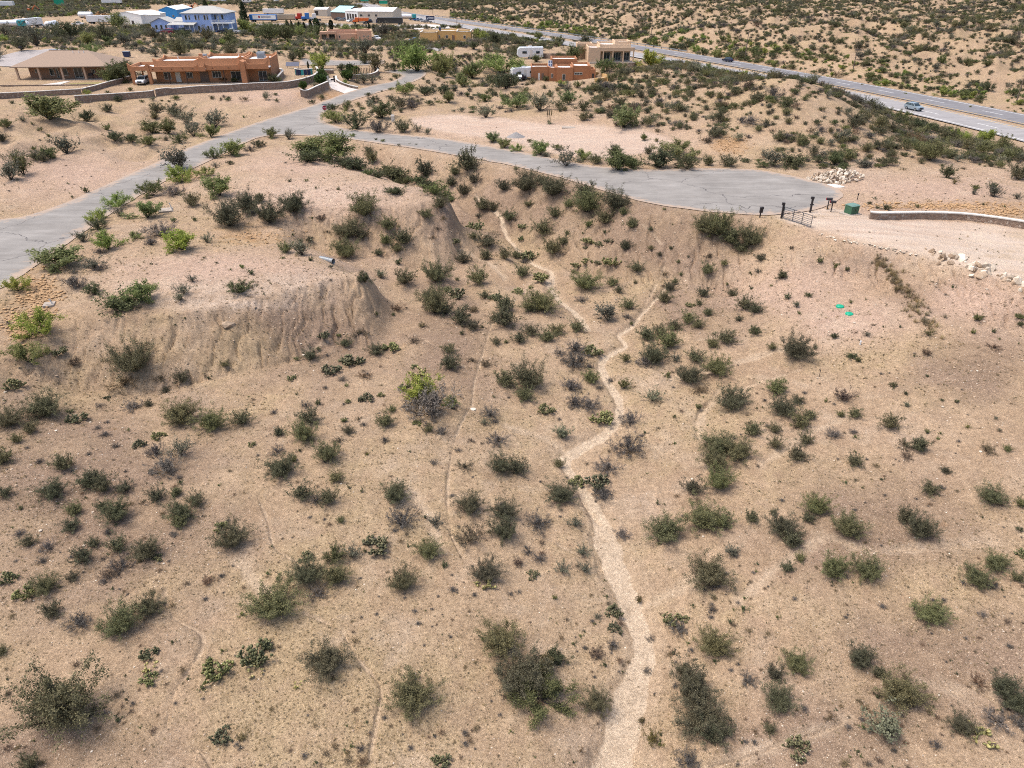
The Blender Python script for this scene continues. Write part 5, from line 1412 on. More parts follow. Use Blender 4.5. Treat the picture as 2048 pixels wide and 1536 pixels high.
def window(root, x0, x1, z0, z1, y, panes=2, face=-1, name='window'):
    """frame with separate glass panes; y is the wall plane, face -1 looks to the front"""
    t = .07; s = face
    w = MB()
    ya, yb = sorted((y + s * .09, y - s * .02))
    w.box(x0, x1, ya, yb, z0, z0 + t).box(x0, x1, ya, yb, z1 - t, z1).box(x0, x0 + t, ya, yb, z0 + t, z1 - t).box(x1 - t, x1, ya, yb, z0 + t, z1 - t)
    for k in range(1, panes):
        xm = x0 + (x1 - x0) * k / panes
        w.box(xm - .03, xm + .03, ya, yb, z0 + t, z1 - t)
    o = w.build(name, TRIM_W, root)
    pw = (x1 - x0 - 2 * t) / panes
    for k in range(panes):
        a = x0 + t + pw * k
        yg0, yg1 = sorted((y + s * .04, y + s * .01))
        box_part('pane', GLASS, o, a + .02, a + pw - .02, yg0, yg1, z0 + t, z1 - t)
    return o

def side_window(root, y0, y1, z0, z1, x, panes=1):
    w = MB(); t = .07
    w.box(x - .02, x + .09, y0, y1, z0, z0 + t).box(x - .02, x + .09, y0, y1, z1 - t, z1).box(x - .02, x + .09, y0, y0 + t, z0 + t, z1 - t).box(x - .02, x + .09, y1 - t, y1, z0 + t, z1 - t)
    o = w.build('window', TRIM_W, root)
    box_part('pane', GLASS, o, x + .01, x + .04, y0 + t, y1 - t, z0 + t, z1 - t)

def door(root, x0, x1, z1, y, mat, z0=.05):
    o = box_part('door', mat, root, x0, x1, y - .08, y + .01, z0, z1)
    box_part('handle', DARK_METAL, o, x1 - .14, x1 - .08, y - .12, y - .08, 1.0, 1.12)
    return o

def adobe_mass(root, mat, x0, x1, y0, y1, h, horn=.45, z0=-1.2, deck=.55, deckmat=None, th=.35, run=1.0):
    """flat-roofed block: walls with a parapet that rises at the corners, and the roof deck behind it"""
    def loop(ax, bx, ay, by):
        pts = []
        for (px_, py_, qx, qy) in ((ax, ay, bx, ay), (bx, ay, bx, by), (bx, by, ax, by), (ax, by, ax, ay)):
            L = math.hypot(qx - px_, qy - py_); r = min(run, L * .3)
            for f, hh in ((0, horn), (r * .55 / L, horn * .35), (r / L, 0), (1 - r / L, 0), (1 - r * .55 / L, horn * .35)):
                pts.append((px_ + (qx - px_) * f, py_ + (qy - py_) * f, hh))
        return pts
    O = loop(x0, x1, y0, y1); I = loop(x0 + th, x1 - th, y0 + th, y1 - th)
    n = len(O); mb = MB()
    vs_ = [(p[0], p[1], z0) for p in O] + [(p[0], p[1], h + p[2]) for p in O] + [(q[0], q[1], h + p[2]) for p, q in zip(O, I)] + [(q[0], q[1], h - deck) for q in I]
    fs = []
    for i in range(n):
        j = (i + 1) % n
        fs += [(i, j, n + j, n + i), (n + i, n + j, 2 * n + j, 2 * n + i), (2 * n + i, 2 * n + j, 3 * n + j, 3 * n + i)]
    mb.add(vs_, fs)
    w = mb.build('wall', mat, root)
    box_part('roof_deck', deckmat or WHITE_DECK, root, x0 + th - .01, x1 - th + .01, y0 + th - .01, y1 - th + .01, h - deck - .12, h - deck + .003)
    return w

def porch(root, mat, x0, x1, y0, y1, zb, zt, posts=(), horn=.35, postmat=None, pr=.14):
    """roof band carried by posts; the wall behind stands in its shade"""
    mb = MB()
    hr = min(.9, (x1 - x0) * .2)
    prof = [(x0, zb), (x1, zb), (x1, zt + horn), (x1 - hr * .5, zt + horn * .3), (x1 - hr, zt), (x0 + hr, zt), (x0 + hr * .5, zt + horn * .3), (x0, zt + horn)]
    mb.profile(prof, y0, y0 + .35)
    b = mb.build('porch_beam', mat, root)
    box_part('porch_roof', WHITE_DECK, root, x0 + .02, x1 - .02, y0 + .35, y1, zb + .15, zb + .35)
    for p in posts:
        MB().tube((p, y0 + .18, -.6), (p, y0 + .18, zb), pr).build('post', postmat or WOOD_D, root)

def vigas(root, xs, y, z):
    for x in xs:
        MB().tube((x, y + .1, z), (x, y - .35, z), .09, n=6).build('roof_beam_end', WOOD_D, root)

# ------------------------------------------------------------------ orange adobe house
A, rz, L = frame((272, 170), (541, 166), 5.65)
R_ = empty('adobe_house', tuple(A), rz, 'long orange adobe house with stepped parapets and carport at its left end', 'house')
k = L / 269.0
X = lambda px: (px - 272) * k
adobe_mass(R_, ADOBE_O, X(306), X(399), 3.2, 11.5, 4.7, .5)
adobe_mass(R_, ADOBE_O, X(399), X(485), 3.0, 13.2, 5.1, .5)
adobe_mass(R_, ADOBE_O, X(485), X(541), 3.0, 13.4, 4.9, .5)
# carport
box_part('carport_pillar', ADOBE_O, R_, X(267) , X(275), 0, .8, -.8, 3.0)
box_part('carport_pillar', ADOBE_O, R_, X(300), X(306) - .01, 0, .8, -.8, 3.0)
box_part('carport_pillar', ADOBE_O, R_, X(267), X(269), 7.0, 7.5, -.8, 3.0)
mb = MB(); x0, x1 = X(264), X(307) - .25
mb.profile([(x0, 3.0), (x1, 3.0), (x1, 4.5), (x1 - .5, 4.3), (x1 - 1.0, 3.9), (x0 + 1.3, 3.9), (x0 + .6, 4.15), (x0, 4.6)], -.05, .45); mb.box(x0, x0 + .35, .45, 8, 3.0, 4.0); mb.box(x0 + .35, x1, 7.6, 8, 3.0, 4.0)
mb.build('carport_parapet', ADOBE_O, R_)
box_part('carport_roof', WHITE_DECK, R_, x0 + .36, x1, .46, 7.6, 3.2, 3.35)
porch(R_, ADOBE_O, X(306), X(402), 0.0, 3.2, 2.75, 3.8, (X(340), X(375)))
porch(R_, ADOBE_O, X(402) + .01, X(416), -.35, 3.0, 2.75, 3.8, (), .75)
porch(R_, ADOBE_O, X(416) + .01, X(485), 0.0, 3.0, 2.95, 3.95, (X(450),))
porch(R_, ADOBE_O, X(496), X(542), 0.0, 3.0, 3.05, 4.1, (), .8)
MB().profile([(X(485) + .01, -.8), (X(496) - .01, -.8), (X(495.5), 4.2), (X(494), 4.6), (X(487), 4.9), (X(485.5), 4.4)], -.4, 2.9).build('buttress', ADOBE_O, R_)
box_part('porch_floor', CONCRETE, R_, X(306), X(541), -.6, 3.0, -.5, .06)
vigas(R_, [X(p) for p in (312, 330, 349, 371, 391)], 0, 3.3)
vigas(R_, [X(p) for p in (430, 462)], 0, 3.4)
window(R_, X(322), X(336), .7, 2.3, 3.2, 2); window(R_, X(368), X(380), .9, 2.2, 3.2, 2)
door(R_, X(345), X(355), 2.2, 3.2, TRIM_W)
window(R_, X(420), X(438), .9, 2.4, 3.0, 3); window(R_, X(458), X(478), .2, 2.3, 3.0, 2, name='patio_door')
window(R_, X(514), X(531), .1, 2.3, 3.0, 2, name='patio_door')
box_part('brick_surround', BROWN_WALL, R_, X(395), X(412), 2.85, 3.19, .06, 2.3)
for (x, y, s) in ((388, 8, 1.1), (505, 9, 1.3)):
    h_ = box_part('roof_cooler', GREY_METAL, R_, X(x), X(x) + s * 1.4, y, y + s * 1.2, 4.2, 4.25 + s * 1.15, bevel=.04)
    for q in range(4):
        box_part('louvre', DARK_METAL, h_, X(x) + .15, X(x) + s * 1.4 - .15, y - .03, y, 4.45 + q * .22, 4.53 + q * .22)
for x, y in ((412, 5.5), (470, 8), (350, 6)):
    MB().tube((X(x), y, 4.0), (X(x), y, 5.4), .06).build('vent_pipe', WHITE_PAINT, R_)
box_part('chimney', ADOBE_O, R_, X(395) , X(401), 5, 6, 4.2, 5.9)

# ------------------------------------------------------------------ hip roofs
def hip_roof(root, x0, x1, y0, y1, z, rise, mat, over=.5, name='roof', thick=.18):
    x0 -= over; x1 += over; y0 -= over; y1 += over
    w = (y1 - y0) / 2; long_x = (x1 - x0) >= (y1 - y0)
    if long_x: ra, rb = (x0 + w, (y0 + y1) / 2, z + rise), (x1 - w, (y0 + y1) / 2, z + rise)
    else:
        w = (x1 - x0) / 2; ra, rb = ((x0 + x1) / 2, y0 + w, z + rise), ((x0 + x1) / 2, y1 - w, z + rise)
    v = [(x0, y0, z), (x1, y0, z), (x1, y1, z), (x0, y1, z), ra, rb] + [(x0, y0, z - thick), (x1, y0, z - thick), (x1, y1, z - thick), (x0, y1, z - thick)]
    f = [(0, 1, 5, 4), (1, 2, 5), (2, 3, 4, 5), (3, 0, 4)] if long_x else [(0, 1, 4), (1, 2, 5, 4), (2, 3, 5), (3, 0, 4, 5)]
    f += [(6, 7, 1, 0), (7, 8, 2, 1), (8, 9, 3, 2), (9, 6, 0, 3), (9, 8, 7, 6)]
    o = MB().add(v, f).build(name, mat, root)
    MB().tube(ra, rb, .09, n=6).build('ridge_cap', mat, o)
    return o

def gable_building(root, x0, x1, y0, y1, h, rise, wall, roof, axis='x', over=.25):
    """walls with gable ends; the ridge runs along the given axis"""
    mb = MB()
    if axis == 'y':
        xm = (x0 + x1) / 2
        mb.profile([(x0, -1), (x1, -1), (x1, h), (xm, h + rise), (x0, h)], y0, y1)
        w = mb.build('wall', wall, root)
        t = .12
        MB().add([(x0 - over, y0 - over, h - rise * over / (xm - x0) + .03), (xm, y0 - over, h + rise + .03), (xm, y1 + over, h + rise + .03), (x0 - over, y1 + over, h - rise * over / (xm - x0) + .03),
                  (x1 + over, y0 - over, h - rise * over / (xm - x0) + .03), (x1 + over, y1 + over, h - rise * over / (xm - x0) + .03),
                  (x0 - over, y0 - over, h - rise * over / (xm - x0) + .03 + t), (xm, y0 - over, h + rise + .03 + t), (xm, y1 + over, h + rise + .03 + t), (x0 - over, y1 + over, h - rise * over / (xm - x0) + .03 + t),
                  (x1 + over, y0 - over, h - rise * over / (xm - x0) + .03 + t), (x1 + over, y1 + over, h - rise * over / (xm - x0) + .03 + t)],
                 [(3, 2, 1, 0), (2, 5, 4, 1), (6, 7, 8, 9), (7, 10, 11, 8), (0, 1, 7, 6), (1, 4, 10, 7), (3, 9, 8, 2), (2, 8, 11, 5), (0, 6, 9, 3), (4, 5, 11, 10)]).build('roof', roof, root)
    else:
        ym = (y0 + y1) / 2
        v = [(x, y, z) for x in (x0, x1) for y, z in ((y0, -1), (y1, -1), (y1, h), (ym, h + rise), (y0, h))]
        mb.add(v, [(0, 1, 2, 3, 4)[::-1], (5, 6, 7, 8, 9), (0, 5, 9, 4), (1, 2, 7, 6), (2, 3, 8, 7), (3, 4, 9, 8)])
        w = mb.build('wall', wall, root)
        e = h - rise * over / (ym - y0) + .03; t = .12; p = h + rise + .03
        xa, xb, ya, yb = x0 - over, x1 + over, y0 - over, y1 + over
        MB().add([(xa, ya, e), (xb, ya, e), (xb, ym, p), (xa, ym, p), (xa, yb, e), (xb, yb, e), (xa, ya, e + t), (xb, ya, e + t), (xb, ym, p + t), (xa, ym, p + t), (xa, yb, e + t), (xb, yb, e + t)],
                 [(3, 2, 1, 0), (4, 5, 2, 3), (6, 7, 8, 9), (9, 8, 11, 10), (0, 1, 7, 6), (4, 10, 11, 5), (0, 6, 9, 3), (3, 9, 10, 4), (1, 2, 8, 7), (2, 5, 11, 8)]).build('roof', roof, root)
    return w

# ------------------------------------------------------------------ tan brick house with a hipped roof
A, rz, L = frame((33, 161), (221, 159), 6.1)
R_ = empty('brick_house', tuple(A), rz, 'tan brick house with hipped shingle roof and pillared patio', 'house')
k = L / 188.0; X = lambda px: (px - 33) * k
box_part('wall', BRICK_T, R_, X(50), X(221), 3.0, 12.5, -1, 2.9)
hip_roof(R_, 0, X(221), .1, 12.5, 2.95, 2.8, SHINGLE_T, .45)
for p in (38, 81, 127, 172, 215):
    c = box_part('column', COLUMN_T, R_, X(p) - .2, X(p) + .2, .15, .55, -.4, 2.78)
    box_part('plinth', COLUMN_T, c, X(p) - .3, X(p) + .3, .05, .65, -.4, .3)
box_part('patio_slab', CONCRETE, R_, X(34), X(221), 0, 3.0, -.5, .05)
for a, b, z0, z1, pn in ((91, 100, .6, 2.2, 1), (118, 127, .6, 2.2, 1), (175, 182, .9, 2.0, 1), (62, 68, 1.2, 2.0, 1), (104, 109, .1, 2.2, 1)):
    window(R_, X(a), X(b), z0, z1, 3.0, pn)
window(R_, X(140), X(157), .06, 2.3, 3.0, 2, name='french_door')
for p in (140, 152, 162):
    MB().tube((X(p), 5.2, 4.9), (X(p), 5.2, 5.75), .09).build('roof_vent', WHITE_PAINT, R_)
side_window(R_, 6, 7.2, 1.0, 2.0, X(221))
# patio things
def grill(px, py, z, lab):
    P = cast(px, py); r = empty('grill', tuple(P), 0, lab, 'grill')
    bm = MB().box(-.5, .5, -.3, .3, .75, .95); bm.build('firebox', DARK_METAL, r)
    MB().profile([(-.5, .96), (.5, .96), (.45, 1.2), (.25, 1.35), (-.25, 1.35), (-.45, 1.2)], -.3, .3).build('lid', DARK_METAL, r)
    for sx in (-.42, .42):
        for sy in (-.22, .22): MB().tube((sx, sy, 0), (sx, sy, .75), .03).build('leg', DARK_METAL, r)
grill(184, 158, 6, 'black covered grill on the tan house patio')

# ------------------------------------------------------------------ blue two-storey house
A, rz, L = frame((312, 64.5), (428, 64.5), 7.6)
R_ = empty('blue_house', tuple(A), rz, 'pale blue two-storey house with grey roof, carport and balcony', 'house')
k = L / 116.0; X = lambda px: (px - 312) * k
box_part('wall', SIDING_B, R_, X(370), X(428), 0, 11, -1.2, 6.3)
box_part('wall', SIDING_B, R_, X(428) + .003, X(456), 2.2, 11, -1.2, 6.3)
hip_roof(R_, X(370), X(456), 0, 11, 6.35, 2.1, SHINGLE_G, .5)
gable_building(R_, X(308), X(347), -1, 6, 3.3, 1.5, SIDING_B, SHINGLE_G, 'y', .4)
gable_building(R_, X(347) + .01, X(370) - .01, 2, 9, 3.3, 1.3, SIDING_B, SHINGLE_G, 'x', .01)
for a, b in ((376, 380), (383, 386), (395, 399), (402, 404.5), (413, 417), (419, 422)): window(R_, X(a), X(b), 4.1, 5.7, 0, 1)
for a, b in ((417, 421), (423, 425), (398, 402)): window(R_, X(a), X(b), .6, 2.2, 0, 1)
for a, b in ((430, 433.5), (444, 448)): window(R_, X(a), X(b), 4.1, 5.6, 2.2, 1)
for a, b in ((315.5, 320), (325.5, 330), (335, 339)): window(R_, X(a), X(b), 1.0, 2.5, -1, 1)
door(R_, X(436), X(439), 5.3, 2.2, TRIM_W, 3.25); window(R_, X(432), X(436), .3, 2.2, 2.2, 1)
bal = box_part('balcony', WHITE_PAINT, R_, X(428) + .01, X(470), -1.4, 2.19, 2.95, 3.2)
rail = MB(); x0, x1 = X(428) + .05, X(470)
for z in (3.3, 4.1): rail.box(x0, x1, -1.4, -1.34, z, z + .07)
for q in np.arange(x0, x1, .18): rail.box(q, q + .04, -1.39, -1.35, 3.37, 4.1)
for q in np.arange(-1.3, 2.1, .18): rail.box(x1 - .05, x1 - .01, q, q + .04, 3.2, 4.15)
rail.build('railing', WHITE_PAINT, bal)
for p in (431, 441, 451, 469): MB().box(X(p) - .09, X(p) + .09, -1.35, -1.17, -.8, 2.95).build('post', WHITE_PAINT, R_)
cp_ = MB().add([(X(345), -3.6, 2.75), (X(398), -3.6, 2.75), (X(398), -.02, 3.35), (X(345), -.02, 3.35), (X(345), -3.6, 2.57), (X(398), -3.6, 2.57), (X(398), -.02, 3.17), (X(345), -.02, 3.17)], [(0, 1, 2, 3), (7, 6, 5, 4), (4, 5, 1, 0), (5, 6, 2, 1), (6, 7, 3, 2), (7, 4, 0, 3)]).build('carport_roof', SHINGLE_G, R_)
for p in (346.5, 369, 389, 397): MB().box(X(p) - .08, X(p) + .08, -3.45, -3.29, -.8, 2.6).build('post', WHITE_PAINT, R_)

# ------------------------------------------------------------------ rust adobe house
A, rz, L = frame((1066, 163), (1187, 163), .9)
R_ = empty('adobe_house', tuple(A), rz, 'rust brown adobe house with solar panel and stepped flat roofs', 'house')
k = L / 121.0; X = lambda px: (px - 1066) * k
adobe_mass(R_, ADOBE_R, X(1062), X(1098), .8, 9, 3.7, .05, deckmat=CONCRETE)
adobe_mass(R_, ADOBE_R, X(1098) + .01, X(1113), .3, 7, 3.6, .05)
adobe_mass(R_, ADOBE_R, X(1113) + .01, X(1145), -.3, 8, 3.7, .05)
adobe_mass(R_, ADOBE_R, X(1145) + .01, X(1180), .2, 8.5, 4.1, .05)
adobe_mass(R_, ADOBE_R, X(1105), X(1158), 8.51, 16, 5.0, .05)
adobe_mass(R_, ADOBE_R, X(1180) + .01, X(1190), -.2, 5, 3.2, .05)
window(R_, X(1124), X(1130), .4, 2.0, -.3, 1); window(R_, X(1148), X(1164), 1.7, 2.4, .2, 3)
window(R_, X(1102), X(1106), .9, 2.0, .3, 1); door(R_, X(1076), X(1080), 2.1, .8, TRIM_W); door(R_, X(1083), X(1087), 2.1, .8, BROWN_WALL)
door(R_, X(1183), X(1187), 2.1, -.2, DARK_IN)  # doorway shade painted with the dark opening colour
sp = MB().add([(X(1097), 3.0, 3.6), (X(1105), 3.0, 3.6), (X(1105), 4.6, 5.0), (X(1097), 4.6, 5.0), (X(1097), 3.05, 3.52), (X(1105), 3.05, 3.52), (X(1105), 4.65, 4.92), (X(1097), 4.65, 4.92)], [(0, 1, 2, 3), (7, 6, 5, 4), (4, 5, 1, 0), (5, 6, 2, 1), (6, 7, 3, 2), (7, 4, 0, 3)]).build('solar_panel', GREY_METAL, R_)
for q in (0, 1):
    for r in (0, 1):
        xa = X(1097) + .08 + q * (X(1105) - X(1097)) / 2; xb = xa + (X(1105) - X(1097)) / 2 - .16
        ya = 3.06 + r * .8; f_ = 1.4 / 1.6
        MB().add([(xa, ya, 3.61 + (ya - 3) * f_), (xb, ya, 3.61 + (ya - 3) * f_), (xb, ya + .68, 3.61 + (ya - 2.32) * f_), (xa, ya + .68, 3.61 + (ya - 2.32) * f_)], [(0, 1, 2, 3)]).build('cell_panel', NAVY, sp)

# ------------------------------------------------------------------ cream adobe house
A, rz, L = frame((1179, 124), (1268, 124), 4.6)
R_ = empty('adobe_house', tuple(A), rz, 'cream adobe house with glazed porch beside the highway', 'house')
k = L / 89.0; X = lambda px: (px - 1179) * k
adobe_mass(R_, ADOBE_C, X(1176), X(1200), 0, 9, 3.9, .05)
adobe_mass(R_, ADOBE_C, X(1200) + .01, X(1262), 2.6, 12, 4.5, .05)
adobe_mass(R_, ADOBE_C, X(1232), X(1264), 5, 12.5, 5.1, .05)
adobe_mass(R_, ADOBE_C, X(1158), X(1190), 9.01, 14, 4.2, .05, z0=2.6)
for p in (1159, 1176): box_part('carport_pillar', ADOBE_C, R_, X(p), X(p) + .5, 9.1, 9.6, -1.2, 2.6)
box_part('carport_back_wall', ADOBE_C, R_, X(1158) + .05, X(1190) - .05, 13.4, 13.9, -1.2, 2.6)
porch(R_, ADOBE_C, X(1200) + .02, X(1268), 0.0, 2.6, 2.9, 3.9, (X(1206), X(1225), X(1246), X(1266)), .03, ADOBE_C, .2)
window(R_, X(1208), X(1221), .1, 2.4, 2.6, 2, name='patio_door'); window(R_, X(1227), X(1243), .1, 2.4, 2.6, 3, name='patio_door'); window(R_, X(1248), X(1260), .1, 2.4, 2.6, 2, name='patio_door')
box_part('patio_slab', CONCRETE, R_, X(1179), X(1276), -1.2, 2.6, -1.0, .04)

# ------------------------------------------------------------------ yellow and pink adobe houses
A, rz, L = frame((842, 82), (940, 82), 2.1)
R_ = empty('adobe_house', tuple(A), rz, 'yellow ochre adobe house with white parapet caps near the highway', 'house')
k = L / 98.0; X = lambda px: (px - 842) * k
adobe_mass(R_, ADOBE_Y, X(841), X(875), 0, 9, 3.2, .05)
adobe_mass(R_, ADOBE_Y, X(875) + .01, X(913), 1.2, 11, 3.7, .05)
adobe_mass(R_, ADOBE_Y, X(913) + .01, X(942), -.4, 9, 3.5, .05)
for (a, b, y0, y1, h) in ((841, 875, 0, 9, 3.2), (913, 942, -.4, 9, 3.5)):
    c = MB(); xa, xb = X(a) - .05, X(b) + .05
    c.box(xa, xb, y0 - .06, y0 + .4, h + .06, h + .2).box(xa, xa + .45, y0 + .4, y1, h + .06, h + .2).box(xb - .45, xb, y0 + .4, y1, h + .06, h + .2)
    c.build('parapet_cap', WHITE_CAP, R_)
for a, b, y in ((877, 880, 1.2), (891, 896, 1.2), (927, 932, -.4)): window(R_, X(a), X(b), .9, 2.1, y, 1)
door(R_, X(904), X(909), 2.1, 1.2, BROWN_WALL)
box_part('roof_cooler', NAVY, R_, X(876), X(880), 6, 7, 3.1, 4.6)
A, rz, L = frame((641, 82), (744, 80), 2.5)
R_ = empty('adobe_house', tuple(A), rz, 'pink adobe house behind a green tree with deep shaded porch', 'house')
k = L / 103.0; X = lambda px: (px - 641) * k
adobe_mass(R_, ADOBE_P, X(656), X(715), 3, 11, 3.4, .05, deckmat=ADOBE_R)
adobe_mass(R_, ADOBE_P, X(715) + .01, X(744), -.5, 9, 3.5, .05, deckmat=ADOBE_P)
porch(R_, ADOBE_P, X(641), X(673), 0.0, 3.0, 2.4, 3.3, (X(642), X(657), X(672)), .03, ADOBE_P, .22)
box_part('wall', ADOBE_P, R_, X(641), X(655), 3.0, 9, -1, 2.9)
box_part('wall', ADOBE_P, R_, X(673), X(714), 1.2, 2.9, -1, 2.3)
window(R_, X(659), X(670), .2, 2.3, 3.0, 2, name='patio_door'); window(R_, X(644), X(653), .3, 2.2, 3.0, 2); window(R_, X(678), X(681), .9, 1.8, 1.2, 1)
for p in (727, 736): window(R_, X(p), X(p) + .6, 1.2, 1.8, -.5, 1)

# ------------------------------------------------------------------ sheds and workshops behind
def shed(pa, pb, z, depth, h, rise, wall, roof, axis, name, lab, opens=(), over=.25):
    A, rz, L = frame(pa, pb, z)
    r = empty(name, tuple(A), rz, lab, 'shed')
    gable_building(r, 0, L, 0, depth, h, rise, wall, roof, axis, over)
    for (f0, f1, z0, z1, kind) in opens:
        if kind == 'w': window(r, L * f0, L * f1, z0, z1, 0, 2)
        else: box_part('door_or_shade_panel', {'d': DARK_IN, 'g': TRIM_W, 'b': NAVY}[kind], r, L * f0, L * f1, -.06, .03, 0, z1)  # kind d is a dark panel painting the shade of an open doorway
    return r
shed((231, 49), (286, 51), 3.4, 16, 4.6, 1.2, WHITE_METAL, WHITE_METAL, 'y', 'metal_shed', 'white metal workshop left of the blue house', ((.3, .55, 0, 3.3, 'g'), (.62, .7, 0, 2, 'd')))
shed((287, 51), (324, 50), 3.3, 16, 4.4, .8, WHITE_METAL, WHITE_METAL, 'x', 'metal_shed', 'low white metal annex beside the white workshop')
shed((321, 38), (357, 38), 2.5, 22, 4.6, 1.6, BLUE_METAL, WHITE_METAL, 'y', 'metal_shed', 'bright blue metal shed with white roof behind the blue house', ((.15, .25, 1.0, 2.0, 'w'), (.7, .8, 1.0, 2.0, 'w')))
shed((718, 46), (787, 46.5), -.6, 22, 6.0, 1.6, CREAM_METAL, WHITE_METAL, 'x', 'metal_warehouse', 'large cream metal warehouse with white roof', ((.05, .12, 3.4, 4.6, 'w'), (.27, .34, 3.4, 4.6, 'w'), (.48, .55, 3.4, 4.6, 'w'), (.5, .57, 0, 2, 'b')))
shed((692, 42), (717, 44), -.6, 16, 5.6, .8, WHITE_METAL, WHITE_METAL, 'x', 'metal_warehouse', 'white workshop bay with four dark tall door openings', ((.12, .27, 0, 4.2, 'd'), (.33, .48, 0, 4.2, 'd'), (.54, .69, 0, 4.2, 'd'), (.75, .9, 0, 4.2, 'd')))
shed((663, 36), (692, 37), -.3, 20, 3.4, 3.0, BROWN_WALL, TEAL_METAL, 'x', 'metal_shed', 'brown shed under a bright teal metal roof')
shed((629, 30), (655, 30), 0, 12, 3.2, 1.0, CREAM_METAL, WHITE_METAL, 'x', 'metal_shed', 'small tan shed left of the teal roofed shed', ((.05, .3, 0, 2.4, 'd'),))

# ------------------------------------------------------------------ vehicles (x forward)
def wheels(root, xs, w, r, tw=.22, parent=None):
    for x in xs:
        for s in (-1, 1):
            t = MB().tube((x, s * (w / 2 - tw), r), (x, s * w / 2, r), r, n=14).build('wheel', RUBBER, root)
            MB().tube((x, s * (w / 2 - .02), r), (x, s * (w / 2 + .01), r), r * .6, n=10).build('rim', GALV, t)

def lower(pts, w, root, mat, name='body', bevel=.05):
    return MB().profile(pts, -w / 2, w / 2).build(name, mat, root, bevel=bevel)

def cabin(root, mat, w, base, roof_, z0, z1, inset=.12):
    """glass house: base (x0,x1) at z0, roof (x0,x1) at z1"""
    b0, b1 = base; r0, r1 = roof_; h = w / 2; hr = h - inset
    v = [(b0, -h, z0), (b1, -h, z0), (b1, h, z0), (b0, h, z0), (r0, -hr, z1), (r1, -hr, z1), (r1, hr, z1), (r0, hr, z1)]
    g = MB().add(v, [(0, 1, 5, 4), (1, 2, 6, 5), (2, 3, 7, 6), (3, 0, 4, 7), (4, 5, 6, 7)]).build('window_band', GLASS, root)
    MB().add([(r0 - .06, -hr - .03, z1), (r1 + .06, -hr - .03, z1), (r1 + .06, hr + .03, z1), (r0 - .06, hr + .03, z1), (r0 + .1, -hr + .1, z1 + .07), (r1 - .15, -hr + .1, z1 + .07), (r1 - .15, hr - .1, z1 + .07), (r0 + .1, hr - .1, z1 + .07)],
             [(3, 2, 1, 0), (4, 5, 6, 7), (0, 1, 5, 4), (1, 2, 6, 5), (2, 3, 7, 6), (3, 0, 4, 7)]).build('roof', mat, root)
    for s in (-1, 1):
        for f in (0, .36, .7, 1):
            xb, xr = b0 + (b1 - b0) * f, r0 + (r1 - r0) * f
            MB().tube((xb, s * (h - .01), z0), (xr, s * (hr + .0), z1), .035, n=5).build('roof_pillar', mat, root)

def lights(root, xf, xr, w, z):
    for s in (-1, 1):
        box_part('headlight', LAMP_W, root, xf - .12, xf + .02, s * (w / 2 - .38) - .17, s * (w / 2 - .38) + .17, z, z + .16)
        box_part('tail_light', LAMP_R, root, xr - .02, xr + .1, s * (w / 2 - .2) - .12, s * (w / 2 - .2) + .12, z + .1, z + .35)

